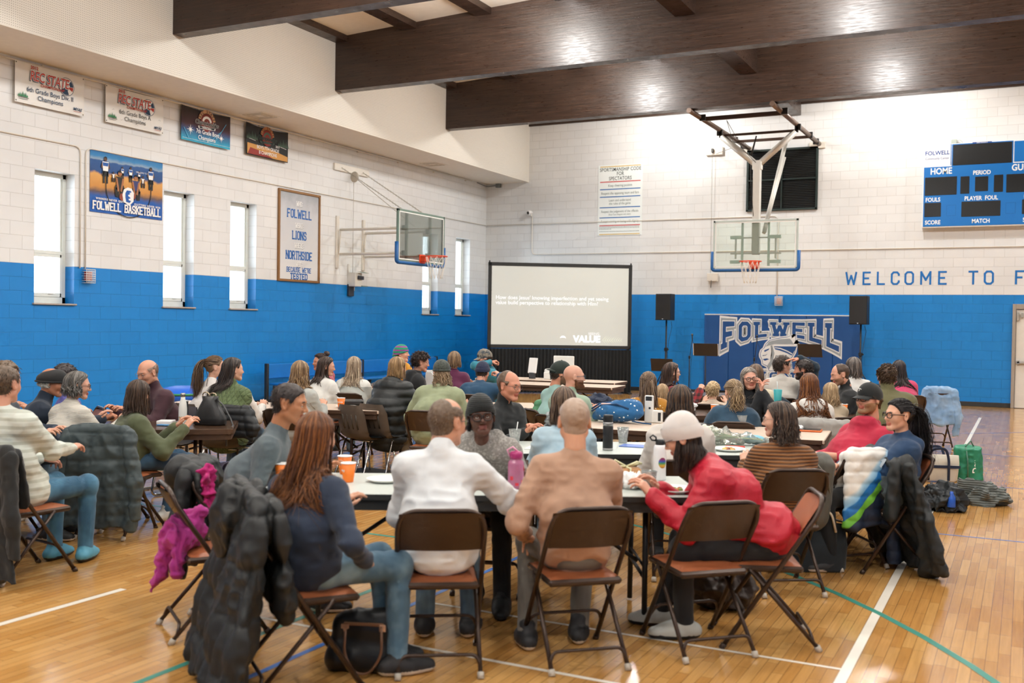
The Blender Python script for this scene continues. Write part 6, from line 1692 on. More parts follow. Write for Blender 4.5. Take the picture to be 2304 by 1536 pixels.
# pink bottle
c = thing('water_bottle', 'translucent pink water bottle with magenta lid on foreground table', 'bottle', on('t1', .18, -.15), .4)
m = MB(); m.lathe([(.042, 0), (.045, .004), (.045, .135), (.043, .15), (.030, .165), (.030, .175)], 32); m.build('bottle_body', M_PINKC, c)
m = MB(); m.lathe([(.034, .168), (.036, .170), (.036, .20), (.033, .203)], 32); m.ball((0, 0, .203), (.033, .033, .008), 20, 6); m.build('bottle_lid', plain('#a62a6c', .35), c)
m = MB(); m.tube([(-.036, 0, .18), (-.05, 0, .215), (-.02, 0, .232), (.012, .0, .205)], .006, 8); m.build('lid_loop', plain('#e5a5bf', .4), c)
m = MB(); m.lathe([(.0435, .008), (.0435, .078)], 32); m.build('water', clear('#f6d9e8', .2, .7), c)
m = MB(); m.mi = 0
for a, z, w_, h_ in ((-.5, .05, .02, .022), (1.0, .03, .018, .02), (1.5, .10, .02, .03), (.2, .02, .02, .016)): m.grid(lambda u, v: (.0458*math.sin(a+(u-.5)*w_/.0458), -.0458*math.cos(a+(u-.5)*w_/.0458), z+v*h_), 4, 1)
m.build('sticker', plain('#d8384a', .4), c)
# white flask with rainbow sticker
c = thing('flask', 'tall white flask with black loop lid and round rainbow sticker', 'bottle', on('t1', 1.06, .22), .55)
m = MB(); m.lathe([(.036, 0), (.038, .004), (.038, .185), (.034, .205), (.025, .212)], 32); m.build('flask_body', plain('#e9e8ea', .35), c)
m = MB(); m.lathe([(.026, .205), (.027, .21), (.027, .238), (.024, .243)], 28); m.tube([(-.02, 0, .235), (-.05, 0, .238), (-.062, 0, .255), (-.045, 0, .268), (-.025, 0, .255), (-.025, 0, .24)], .0055, 8); m.build('flask_lid', plain('#1f2123', .4), c)
t = NT('rainbow_sticker'); sp = t.n('ShaderNodeSeparateXYZ'); t.l(t.coord(), sp.inputs[0])
t.col(t.ramp(t.math('DIVIDE', t.math('SUBTRACT', sp.outputs[2], .07), .07), [(0, '#7a2f24'), (.25, '#d9a53a'), (.45, '#3f9a5a'), (.62, '#3b4fb0'), (.8, '#8a3a6a'), (1, '#8e3526')])); t.set(.4)
m = MB(); a0 = .25
m.add([(.0388*math.sin(a0+.026*math.cos(q)/.0388*k), -.0388*math.cos(a0+.026*math.cos(q)/.0388*k), .105+.032*math.sin(q)*k) for k in (0, .5, 1) for q in np.linspace(0, 2*PI, 25)[:-1]], [(24+i, 24+(i+1) % 24, 48+(i+1) % 24, 48+i) for i in range(24)]+[(0, 24+i, 24+(i+1) % 24) for i in range(24)]); m.build('sticker', t.m, c)
# ---- second grey table
c = thing('thermos', 'black steel thermos with bright band on second grey table', 'bottle', on('t2', -.33, -.17))
m = MB(); m.lathe([(.037, .015), (.038, .02), (.038, .175), (.034, .185)], 32); m.lathe([(.035, .207), (.036, .21), (.036, .255), (.033, .262), (.001, .264)], 32); m.build('thermos_body', plain('#1b1d1f', .4), c)
m = MB(); m.lathe([(.034, .183), (.0375, .186), (.0375, .207), (.034, .21)], 32); m.lathe([(.036, 0), (.0385, .002), (.0385, .016), (.036, .018)], 32); m.build('steel_band', plain('#a5a6a6', .3, .9), c)
clear_cup(on('t2', -.14, .30), 'clear plastic cup beside black thermos on second grey table', .046, .12)
clear_cup(on('t2', -1.0, .17), 'milky lidded plastic cup with straw in front of the man in black fleece', .048, .11, True)
plate(on('t2', .59, -.14), 'white plate with orange scraps on second grey table', .12, 1)
slab('notepad', 'blue striped paper sheets on the second grey table', 'paper', on('t2', -.08, .08), (.22, .16, .006), '#5a78c0', .1, .001)
slab('paper_sheet', 'white sheet of paper with pen on second grey table', 'paper', on('t2', .12, .02), (.20, .14, .004), '#e9eae6', .4, .001, grp='loose sheets of paper')
slab('pen', 'dark pen lying on the second grey table', 'pen', on('t2', .12, -.08), (.14, .009, .009), '#23262a', .1)
slab('paper_sheet', 'white papers by the left end of the second grey table', 'paper', on('t2', -.80, -.12), (.26, .18, .006), '#eeeeeb', .2, .001, grp='loose sheets of paper')
slab('marker', 'red marker near the plate on the second grey table', 'pen', on('t2', .68, .03), (.15, .02, .018), '#c33a2c', .3, .006)
c = thing('flower_bouquet', 'pale bouquet wrapped in clear cellophane on the second grey table', 'bouquet', on('t2', .72, .22), .3)
q = Soft(); q.cap((-.20, 0, .07), (.22, .02, .05), .085, .045, .02, (0, 0, 1), .7); V, F = q.mesh(.012); N = vnormals(V, F); V = V+N*(.045*(ridged(V*9)-.4)+.02*fbm(V*30, 2))[:, None]; V[:, 2] = np.maximum(V[:, 2], .002); mesh_obj('cellophane', V, F, clear('#eef3ee', .55, .86, .12), c)
m = MB(); r2 = np.random.default_rng(4)
for k in range(26): a = r2.uniform(-.05, .05, 3); m.tube([(-.18+a[0], a[1], .07+a[2]*.6), (.02, a[1]*.5, .06), (.22, a[2]*.4, .05)], .004, 5)
m.build('stem', plain('#a9bf8c', .6), c)
m = MB()
for k in range(20): a = r2.uniform(-1, 1, 3); m.ball((-.17+.07*a[0], .07*a[1], .09+.05*a[2]), (.02, .018, .015), 8, 6)
m.build('blossom', plain('#e9ecd9', .6), c)
m = MB(); m.ball((.16, .05, .045), (.09, .05, .035), 14, 8); m.build('tissue', plain('#79b9cf', .6), c)
# ---- third table
c = thing('backpack', 'blue backpack with white printed shapes lying on tan table', 'backpack', on('t3', -.70, .18), .08)
q = Soft(); q.ell((0, 0, .10), (.25, .15, .095), .03); q.ell((.08, .02, .15), (.14, .11, .075), .05); q.cap((-.24, 0, .05), (-.1, 0, .10), .03, .08, .05)
V, F = q.mesh(.009, lambda P: .002-P[:, 2]); N = vnormals(V, F); V = V+N*(.012*(ridged(V*9)-.5)+.004*fbm(V*26, 2))[:, None]; V[:, 2] = np.maximum(V[:, 2], .002)
mesh_obj('pack_body', V, F, cloth('#1d5f93', 'floral', '#dfe6e6', scale=1), c)
m = MB(); m.box((-.11, -.06, .175), (.10, .05, .012), .004); m.build('patch', plain('#e6b9ae', .6), c)
m = MB(); m.tube([(-.26, -.05, .10), (-.16, -.08, .16), (.0, -.10, .18), (.12, -.11, .14)], .009, 8); m.tube([(-.3, -.02, .1), (-.2, .0, .17), (.05, .02, .215)], .008, 8); m.tube([(.16, -.12, .03), (.26, -.12, .015), (.34, -.10, .01)], .014, 8, flat=.5); m.build('strap', cloth('#143f66'), c)
def device(p, rz, lab, tall=True):
    c = thing('table_device', lab, 'device', p, rz); m = MB()
    if tall: m.box((0, 0, .13), (.085, .035, .26), .008)
    m.box((.05, .02, .06), (.15, .06, .12), .008); m.build('device_case', plain('#e4e4df', .4), c)
    m = MB()
    if tall: lay(m, [[(-.03, .21), (.03, .21), (.03, .25), (-.03, .25)], [(.0, .13), (.02, .13), (.02, .15), (.0, .15)]], .0185)
    lay(m, [[(.09, .02), (.118, .02), (.118, .10), (.09, .10)]], .0115); m.build('device_label', plain('#2b2e30', .4), c)
device(on('t3', -.44, .30), .05, 'white tabletop device with dark label beside the blue backpack')
slab('tablet', 'dark tablet lying on the tan table near the denim jacket', 'tablet', on('t3', .14, .36), (.26, .17, .010), '#2b2422', .05)
plate(on('t3', .42, .33), 'white paper plate beside clear cup on the tan table', .10)
clear_cup(on('t3', .43, .33, TZ+.022), 'wide clear plastic cup standing on a plate on tan table', .046, .085)
crumple('crumpled_napkin', 'white napkins and papers at the right end of the tan table', 'napkin', on('t3', .84, .26), (.13, .09, .03), '#f2f2f0', .25, 3.5)
c = slab('tablet', 'orange-cased tablet at the right corner of the tan table', 'tablet', on('t3', 1.02, .26), (.25, .17, .016), '#d8692a', .1, .006)
m = MB(); m.box((0, 0, .018), (.23, .15, .004)); m.build('screen', plain('#1d1d1f', .2), c)
slab('phone', 'dark phone on top of papers near the orange tablet', 'phone', on('t3', .90, .10), (.15, .075, .009), '#26262a', .3)
# ---- brown table at left
c = thing('steel_bottle', 'white steel bottle with gold number 25 on brown table', 'bottle', on('t4', .77, .0), .35)
m = MB(); m.lathe([(.034, .02), (.0355, .025), (.0355, .14), (.030, .19), (.019, .225), (.018, .245)], 32); m.build('bottle_body', plain('#e9eae4', .35), c)
m = MB(); m.lathe([(.019, .243), (.021, .245), (.021, .272), (.018, .276), (.001, .277)], 28); m.lathe([(.033, 0), (.0355, .003), (.0355, .021), (.034, .023)], 32); m.build('steel_cap', plain('#a9a6a0', .25, .9), c)
V, F = typed('25', .05, bold=.05); m = MB(); m.add([(.0362*math.sin(x/.0362), -.0362*math.cos(x/.0362), z+.038) for x, _, z in V], F); m.build('number', plain('#b9812a', .4), c)
c = thing('tumbler', 'slim black tumbler behind the white 25 bottle', 'bottle', on('t4', .78, .12)); m = MB(); m.lathe([(.022, 0), (.0235, .003), (.0235, .185), (.022, .19)], 24); m.build('tumbler_body', plain('#202225', .35), c); m = MB(); m.lathe([(.0245, .19), (.0245, .205), (.001, .207)], 24); m.build('tumbler_lid', plain('#bfc3c5', .25, .7), c)
slab('phone', 'blue-lit phone lying on brown table by white bottle', 'phone', on('t4', .64, -.06), (.15, .075, .009), '#3f7fb0', .3, .004)
slab('napkin_stack', 'small stack of white napkins on brown table', 'napkin', on('t4', .62, .10), (.13, .13, .03), '#efefee', .5)
c = thing('handbag', 'black leather handbag with buckle standing on brown table', 'handbag', on('t4', 1.0, -.02), .3)
m = loft(MB(), [(.001, .13, .065), (.012, .143, .075), (.06, .145, .074), (.15, .095, .06), (.215, .06, .045), (.25, .075, .030)], p=3.2, wob=.003); m.build('bag_body', plain('#1c1d1f', .38, bump=.2), c)
m = MB(); m.tube([(.04, 0, .25), (.13, -.01, .17), (.20, -.02, .06), (.23, -.03, .0), (.25, -.2, -.03), (.27, -.24, -.15)], .012, 8, flat=.5); m.build('strap', plain('#191a1b', .4), c)
m = MB(); m.tube([(-.04+.03*math.cos(a), .0, .26+.025*math.sin(a)) for a in np.linspace(0, 2*PI, 13)[:-1]], .006, 6, True); m.tube([(.02+.03*math.cos(a), .01, .255+.022*math.sin(a)) for a in np.linspace(0, 2*PI, 13)[:-1]], .006, 6, True); m.build('buckle', plain('#c9b79a', .25, .9), c)
paper_cup(on('t4', -.15, .30), 'orange paper cup gripped by the hand of the man in black cap', .3)
clear_cup(on('t4', -.2, .25), 'pale clear cup near the wall side of the brown table', .042, .11)
plate(on('t4', -.25, .12), 'white plate at the far side of the brown table', .1)
# ---- tan table at left
paper_cup(on('t6', .76, -.18), 'orange paper cup on the tan table end above green plaid leg', .2)
plate(on('t6', .80, -.10), 'white plate with food scraps beside the cup on the tan table', .115, 2)
slab('phone', 'silver phone lying near the edge of the tan table', 'phone', on('t6', .5, -.24), (.15, .075, .009), '#9a9da0', .3, .004)
paper_cup(on('t6', -.5, .30), 'orange paper cup beside pink bottle on the left tan table', 1.9)
c = thing('pink_bottle', 'opaque pink bottle with small cap on the left tan table', 'bottle', on('t6', .0, .18)); m = MB(); m.lathe([(.045, 0), (.047, .004), (.047, .14), (.02, .165), (.018, .185)], 28); m.build('bottle_body', plain('#e593a6', .4), c); m = MB(); m.lathe([(.02, .18), (.02, .215), (.001, .217)], 20); m.build('bottle_cap', plain('#e3d3d3', .4), c)
slab('food_tray', 'clear plastic food tray behind the pink bottle', 'tray', on('t6', .16, .22), (.24, .18, .07), '#d8dcdc', .2, .02, mat=clear('#eef1f0', .4, .75))
plate(on('t6', .14, -.02), 'white plate beside the orange cup on the left tan table', .1)
slab('dark_case', 'black case on the tan table behind the orange cup', 'case', on('t6', .8, .18), (.22, .10, .07), '#1f2022', .5, .02)
# ---- far tables
c = thing('drink_carton', 'tall white gabled paper bag on the tan table by the puffer coat', 'bag', on('t11', .0, -.1), .3)
m = MB(); m.prism([(-.055, 0), (.055, 0), (.06, .20), (.02, .25), (-.05, .25), (-.055, .20)], .09, 'y', -.045); m.build('carton_body', plain('#e6e7e4', .6), c); m = MB(); m.box((.0, 0, .255), (.10, .012, .04), .004); m.build('carton_fold', plain('#dcdddb', .6), c)
device(on('t12', -.1, .0), .1, 'white upright tablet stand on the table before the screen', False)
c = thing('tablet_stand', 'white tilted display stand left on the table before the screen', 'device', on('t12', -.35, .05), -.1); m = MB(); m.at((0, 0, .15), 0, -.2); m.box((0, 0, .07), (.16, .03, .26), .008); m.build('stand_case', plain('#e8e8e4', .4), c); m = MB(); m.box((0, 0, .05), (.10, .07, .10), .006); m.build('stand_base', plain('#3a3c3e', .5), c)
c = thing('label_printer', 'white printer with black cables on the table behind the backward cap', 'printer', on('t12', .1, .2), .1); m = MB(); m.box((0, 0, .12), (.5, .25, .10), .02); m.box((.05, .02, .27), (.36, .04, .24), .01); m.build('printer_case', plain('#e4e4de', .4), c); m = MB(); m.tube([(-.1, -.13, .2), (.05, -.16, .27), (.18, -.14, .18), (.1, -.15, .02), (-.12, -.14, .06)], .006, 6); m.build('cable', M_BLK, c)
paper_cup(on('t9', .55, -.20), 'orange paper cup on dark table before the man in black jacket', .25)
clear_cup(on('t9', .42, -.24), 'clear cup holding a straw beside the orange cup at right', .036, .12, True)
paper_cup(on('t9', -.95, -.32), 'orange paper cup behind the white beanie at the dark table end', .5)
c = thing('kids_bottle', 'pale turquoise bottle with dinosaur print and blue lid', 'bottle', on('t9', -.5, -.20), .2)
m = MB(); m.lathe([(.038, 0), (.04, .004), (.04, .16), (.037, .165)], 28); m.build('bottle_body', cloth('#bfe3dc', 'floral', '#3f8a55'), c); m = MB(); m.lathe([(.040, .163), (.041, .165), (.041, .20), (.036, .205), (.001, .206)], 28); m.tube([(-.03, 0, .2), (-.03, 0, .235), (.03, 0, .235), (.03, 0, .2)], .008, 8); m.build('bottle_lid', plain('#1c4fa8', .4), c)
c = thing('teal_tumbler', 'tall teal tumbler with straw on the dark table at right', 'cup', on('t9', -.05, .15)); m = MB(); m.lathe([(.033, 0), (.034, .003), (.046, .24), (.044, .242)], 28); m.build('tumbler_body', plain('#35a6ab', .35), c); m = MB(); m.tube([(0, 0, .2), (-.01, 0, .33)], .004, 8); m.build('straw', plain('#d9e4e4', .4), c)
c = thing('plush_monkey', 'small grey plush monkey sitting among people at the right table', 'plush toy', on('t9', .22, .0), .45)
q = Soft(); q.ell((0, 0, .06), (.055, .045, .065), .02); q.ell((0, -.005, .165), (.055, .05, .05), .015)
for sg in (-1, 1): q.ell((sg*.058, 0, .17), (.022, .012, .022), .01); q.cap((sg*.05, 0, .10), (sg*.10, -.03, .05), .018, .014, .01); q.cap((sg*.03, -.03, .03), (sg*.06, -.09, .02), .022, .018, .01)
V, F = q.mesh(.007); V = V+vnormals(V, F)*(.006*fbm(V*60, 2))[:, None]; mesh_obj('plush_body', V, F, cloth('#8f8b87'), c)
m = MB(); m.ball((0, -.045, .155), (.038, .018, .032), 12, 8); m.build('plush_face', plain('#b9ada3', .7), c); m = MB()
for sg in (-1, 1): m.ball((sg*.016, -.06, .168), .006, 8, 6)
m.ball((0, -.065, .15), .005, 8, 6); m.build('plush_eye', M_INK, c)
slab('table_card', 'upright white number card behind the plush monkey', 'card', on('t9', .32, .08), (.05, .012, .20), '#e6e8e6', .2, .002)
slab('table_card', 'slim white card on stick beside dinosaur bottle', 'card', on('t9', -.52, -.24), (.05, .012, .26), '#dfe2e2', .3, .002)
slab('paper_sheet', 'white papers and lid on the dark table behind dinosaur bottle', 'paper', on('t9', -.2, -.2), (.3, .2, .012), '#e9e9e6', .2, .003)
crumple('takeout_bag', 'white bag of food on the table in front of the plaid sleeve', 'bag', on('t9', -1.05, .20), (.09, .07, .06), '#e2e3e2', .2, 3)
slab('gear_case', 'small black amplifier box on the stage floor right of the pad', 'amplifier', (9.75, -1.9, 0), (.5, .35, .62), '#1d1f21', .1, .02)
slab('gear_case', 'black mixer case beside the amplifier below the right speaker', 'mixer', (10.35, -1.9, 0), (.5, .4, .5), '#232527', -.1, .02)
c = thing('blue_bin', 'blue rounded lid of a bin against the left wall with green rim', 'bin', (3.1, -14.2, 0), .2)
m = MB(); m.lathe([(.28, 0), (.36, .6), (.38, .62)], 32); m.build('bin_body', plain('#1a57b8', .4), c); m = MB(); m.ball((0, 0, .62), (.40, .40, .14), 28, 10); m.build('bin_lid', plain('#1c63cf', .35), c); m = MB(); m.tube([(.40*math.cos(a), .40*math.sin(a), .66) for a in np.linspace(0, 2*PI, 33)[:-1]], .014, 8, True); m.build('bin_rim', plain('#2f8a55', .4), c)
# seats: x, y, facing in degrees, head height, head forward and sideways of the hips
SEAT = dict(A1=(9.196, -19.787, -60, 1.177, 0.22, 0),
 A2=(10.266, -20.617, 2, 1.118, 0.06, 0),
 A3=(10.645, -20.07, 24, 1.164, 0.1, 0.02),
 A4=(11.193, -19.669, 30, 1.171, 0.06, 0),
 A5=(10.234, -18.748, 200, 1.121, 0.5, 0),
 A6=(11.972, -18.915, 112, 1.063, 0.44, 0),
 A7=(10.459, -18.147, 28, 1.117, 0.12, 0),
 A8=(11.143, -17.744, 24, 1.14, 0.12, 0),
 A9=(11.814, -17.775, 33, 1.065, 0.05, 0),
 A10=(9.339, -16.935, -105, 1.151, 0.1, 0),
 A11=(11.99, -16.202, 140, 1.115, -0.2, 0),
 A12=(12.315, -16.86, 122, 1.059, -0.12, 0),
 L1=(7.4, -19.93, 10, 1.222, -0.09, -0.047),
 L1b=(6.344, -19.317, -60, 1.197, 0.05, 0),
 L2=(5.712, -18.603, -40, 1.103, 0.2, 0),
 L2b=(5.099, -17.674, 150, 1.09, 0.05, 0),
 L3=(6.193, -18.571, -5, 1.09, 0.08, 0),
 L4=(6.819, -18.502, -25, 1.04, 0.08, -0.05),
 L5=(5.828, -17.2, 165, 1.144, 0.16, 0),
 L6=(5.63, -16.402, -10, 1.157, 0.1, 0),
 L7=(6.326, -16.853, 14, 1.167, 0.1, 0),
 L8=(6.713, -16.319, 10, 1.135, 0.1, 0),
 L9=(5.622, -14.521, -8, 1.101, 0.12, 0),
 L10=(4.783, -13.348, 150, 1.099, 0.05, 0),
 L11=(5.846, -14.162, 20, 1.102, 0.08, 0),
 L12=(7.162, -15.327, -8, 1.163, 0.14, 0),
 L13=(5.31, -12.436, -63, 1.21, 0.1, 0),
 L14=(5.98, -13.061, -40, 1.128, 0.15, 0),
 L15=(7.903, -15.622, 12, 1.161, 0.22, 0),
 L16=(6.297, -12.475, 25, 1.149, 0.08, 0),
 L17=(6.412, -11.398, 125, 1.158, 0.2, 0),
 L18=(7.128, -13.384, 8, 1.046, 0.28, 0),
 C1=(8.919, -14.89, -40, 1.157, 0.05, 0),
 C2=(9.252, -15.327, -15, 1.148, 0.08, 0),
 R1=(9.743, -14.407, 25, 1.064, 0.06, 0),
 R1b=(9.581, -13.471, 20, 0.915, 0.05, 0),
 R2=(9.414, -12.851, -45, 1.109, 0.08, 0),
 R3=(10.026, -13.019, 10, 0.931, 0.05, 0),
 R4=(10.588, -13.664, 200, 1.121, 0.12, 0),
 R4b=(10.418, -12.594, 20, 1.112, 0.05, 0),
 R5=(10.763, -14.941, 14, 1.044, 0.1, 0),
 R6=(10.48, -11.437, 10, 1.183, 0.05, 0),
 R7=(10.871, -11.677, 95, 1.147, 0.1, 0),
 R8=(11.411, -14.591, 26, 1.114, 0.08, 0),
 R9=(11.42, -12.701, 118, 1.15, 0.05, 0),
 R9b=(11.318, -11.239, 30, 1.187, 0.05, 0),
 R10=(12.061, -13.991, 28, 1.195, 0.14, 0),
 R11=(11.747, -9.845, 25, 1.121, 0.2, 0),
 R12=(11.487, -13.847, 40, 1.02, 0.05, 0))
# ================================================================ THE CROWD
def seat(k, lab, ch='f', chlab=None, crz=None, coff=(0, -.02), **kw):
    x, y, rz, hz, fw_, sd_ = SEAT[k]; d = math.hypot(x-CAM_POS[0], y-CAM_POS[1])
    kw.setdefault('lod', 0 if d < 8.0 else 1 if d < 11.8 else 2)
    o = person(lab, x, y, rz, hz, fwd=fw_, side=sd_, **kw)
    if ch:
        a = math.radians(crz if crz is not None else rz); cx = x-math.cos(a)*coff[0]*-1-math.sin(a)*coff[1]*1; cy = y+math.sin(a)*coff[0]+math.cos(a)*coff[1]
        chair(ch, cx, cy, crz if crz is not None else rz, chlab or ('%s chair under the %s' % ('brown folding' if ch == 'f' else 'plastic shell', lab.split(' ', 1)[1] if lab.startswith('person') else lab))[:110])
    return o
H = lambda st, c, c2=None, **k: dict(style=st, c=c, c2=c2, **k)
# ---- foreground table
seat('A1', 'person with shaved dark hair in grey heather sweater, profile at table end', hair=H('crop', '#2b2422', th=.005), top=dict(c='#566267', kind='plain', wr=.010), pants='#a4938a', pk='plain', skin='#b37d59', aL=(-.10, .42, .775), aR=(.14, .30, .62), bent=.07, coff=(0, -.03), chlab='brown folding chair under the person in grey heather sweater', head=(-6, -8, 0))
seat('A2', 'person with long auburn hair in navy sweater and jeans, seen from behind', sex='f', hair=H('long', '#5a3319', '#9b6334', len=.43, wave=.012, front=.05, sweep=-.16), top=dict(c='#222f44', low=.10), pants='#48687e', pc2='#8fb2c4', skin='#d3a488',
     legs=dict(kL=(.14, .40, .51), kR=(.31, .30, .51), fL=(.22, .36, .085), fR=(.33, .26, .085), tL=(.5, .8, 0), tR=(.6, .7, 0)), aL=(-.06, .32, .74), aR=(.25, .10, .56), eR=(.5, -.8, 0), crz=-38, chlab='brown folding chair with black puffer coat over its back', head=(0, -4, 0))
seat('A3', 'person with balding grey-brown hair in white shirt, back to the camera', hair=H('balding', '#7b6755', '#9a8a78'), top=dict(c='#dde1e3', wr=.015, e=.014, name='shirt', low=.06), pants='#2f4a66', skin='#cf9c80', aR=(.30, .40, .775), aL=(-.12, .36, .70), eR=(.9, .05, -.9), head=(-34, -4, 0), glasses=dict(c='#2c2624'), crz=33, chlab='brown folding chair under the person in white shirt', w=1.02, nk=(-.02, .03))
seat('A4', 'person with shaved head in tan long-sleeved shirt, back to the camera', hair=H('buzz', '#9a8270', '#ab9482', th=.0045), top=dict(c='#b08c74', wr=.013, e=.013, low=.05, name='shirt'), pants='#6f6b63', pk='plain', skin='#cf9d7e', aL=(-.23, .12, .57), aR=(.12, .38, .775), eL=(-.35, -.9, .2), head=(0, -6, 0), rl=4, crz=42, legs=dict(kL=(-.20, .36, .50), fL=(-.22, .12, .085), fR=(.06, .22, .085)), chlab='brown folding chair under the person in tan shirt', w=1.04)
seat('A5', 'person in black beanie and glasses with grey shawl cardigan, smiling', sex='f', hair=H('long', '#171413', '#2a2422', len=.10, front=.7), hat=dict(kind='beanie', c='#1c1f1e', brim=.05, slouch=.06, h=1.08, tilt=.42), top=dict(c='#85817c', kind='fleck', c2='#a29e98', cowl=True, e=.022, name='cardigan', wr=.008), pants='#161719', pk='plain', skin='#5c3a2a', lips='#7a443c',
     glasses=dict(c='#151413', r=.0034, size=(.027, .023)), aL=(-.24, .44, .78), aR=(.10, .42, .775), head=(14, 4, 4), shoes='#17181a', sole='#17181a', legs=dict(kL=(-.12, .42, .51), fL=(-.14, .52, .085), kR=(.10, .40, .51), fR=(.05, .30, .085)), chlab='brown folding chair under the person in black beanie')
seat('A6', 'person in white beanie and bright red jacket leaning over the table', sex='f', hair=H('long', '#30231d', '#4a382c', len=.20, front=.6), hat=dict(kind='beanie', c='#dcd7d3', mk='plain', brim=.075, slouch=.035, h=1.12, tilt=.20), top=dict(c='#b3122c', kind='nylon', e=.026, collar=.07, low=.02, wr=.017, name='jacket'), pants='#1c1e21', pk='plain', skin='#d2a086', glasses=dict(c='#33302e'), aL=(-.10, .60, .76), aR=(.14, .55, .76), head=(-12, -22, 0), bent=.07,
     shoes='#b9bcb6', sole='#1b1c1e', legs=dict(kL=(-.16, .44, .50), fL=(-.06, .42, .085), kR=(.10, .42, .50), fR=(.16, .52, .085)), crz=112, coff=(.0, .0), chlab='brown folding chair with orange vinyl back under the red jacket')
seat('A7', 'person with brown hair in pale denim shirt, hidden behind the shaved head', sex='f', hair=H('long', '#453327', '#8a725c', len=.16, front=.2), top=dict(c='#9dbaca', kind='denim', c2='#b9cfd9', wr=.014, e=.016, name='shirt'), pants='#2c3a4a', skin='#d8ab90', chlab='brown folding chair under the person in pale denim shirt')
seat('A8', 'person with dark gathered hair in cream sweater behind the white beanie', sex='f', hair=H('long', '#2b211e', '#6e5238', len=.17, wave=.015, front=.15), top=dict(c='#cdc7c0', kind='plain', e=.022, wr=.014), pants='#1f2226', pk='plain', skin='#c9977a', chlab='brown folding chair under the person in cream sweater')
seat('A9', 'person with wavy dark bob in ribbed brown sweater, face turned left', sex='f', hair=H('long', '#3a2f29', '#6a5747', len=.18, wave=.020, wf=42, front=.1, lv=.6), top=dict(c='#8c5a2a', kind='rib', c2='#4d2f17', e=.024, wr=.008), pants='#23303e', skin='#e0b49c', glasses=dict(c='#8a8078', r=.0014), head=(62, -2, 0), aL=(-.12, .34, .74), chlab='brown folding chair under the person in ribbed brown sweater')
# ---- behind the second table
seat('A10', 'person with receding hair and thin glasses in black fleece, arms folded', hair=H('recede', '#64503f', '#8c7560', th=.010, rec=-.005), top=dict(c='#1d2021', e=.022, collar=.06, wr=.014, name='fleece', kind='plain'), pants='#23262b', pk='plain', skin='#c88d73', glasses=dict(c='#4b4742', r=.0016), aL=(.02, .34, .80), aR=(.12, .38, .80), hL='curl', hR='rest', head=(4, -6, 0), chlab='brown folding chair under the person in black fleece')
def chest_print(lines, colr, sz, up=.0):
    def f_(root, K):
        m = MB(); c = K['Sc']-K['u']*.17+K['fw']*.02
        for i, tx in enumerate(lines):
            V, F = typed(tx, sz*(1 if i == 0 else .55), bold=.04, xs=1.0); P = []
            for a, _, b in V:
                q = c-K['ra']*a*-1+K['u']*(b-i*sz*.62+up+.03*(1-(a/.14)**2 if i == 0 else 0)); p = q+K['fw']*.30
                for _k in range(26):
                    d_ = K['TS'].at(p[None])[0]-.016
                    p = p-K['fw']*d_
                P.append(p)
            m.add(P, F)
        mesh_obj('chest_print', m.V, m.F, plain(colr, .6), K['top'])
    return f_
def cap_mark(root, K):
    m = MB(); m.tube([(-.014, .107, .078), (-.004, .1075, .084), (.006, .107, .082), (.014, .1055, .088)], .003, 6); m.tube([(.004, .107, .083), (.002, .110, .070), (.008, .1105, .064)], .0022, 6)
    mesh_obj('cap_emblem', K['W'](np.array(m.V)), m.F, M_PAPER, K['cap'])
def a11x(root, K): chest_print(['MACEL MONE', 'SCHOOL OF UN'], '#e6c9cf', .052)(root, K); cap_mark(root, K)
seat('A11', 'person in black cap and glasses with red hoodie, leaning back', hair=H('crop', '#6a4d33', '#8a6a48'), hat=dict(kind='cap', c='#1b1e1e'), top=dict(c='#b31d3c', kind='plain', hood=True, sleeve=.42, e=.020, low=.06, wr=.012, name='hoodie'), beard=dict(c='#a27b58', c2='#bd9570', th=.005), glasses=dict(c='#2a2422', r=.0026), pants='#85826f', pk='plain', skin='#d7a389', w=1.15, belly=.07, aL=(-.02, .26, .70), aR=(.16, .26, .66), head=(6, 2, 0), nk=(0, -.045), extra=a11x, legs=dict(kL=(-.14, .46, .50), kR=(.14, .46, .50)), chlab='brown folding chair under the person in red hoodie')
def a12x(root, K): chest_print(['NYAHW'], '#aebcc6', .085, .01)(root, K)
seat('A12', 'person with black ponytail and black glasses in navy hoodie, arms crossed', sex='f', hair=H('pony', '#191617', '#2c2726', len=.42, wave=.012, tz=.05), top=dict(c='#5d6a70', kind='halves', c2='#1b3a5c', scale=.66, hood=True, e=.022, low=.14, wr=.012, name='hoodie'), glasses=dict(c='#141414', r=.0034, size=(.026, .020)), pants='#17191b', pk='plain', skin='#dbab8f', aL=(.05, .26, .68), aR=(-.03, .30, .70), hL='curl', hR='curl', head=(8, 2, 0), extra=a12x, legs=dict(kL=(-.12, .45, .50), kR=(.12, .45, .50)), chlab='brown folding chair under the person in navy hoodie')
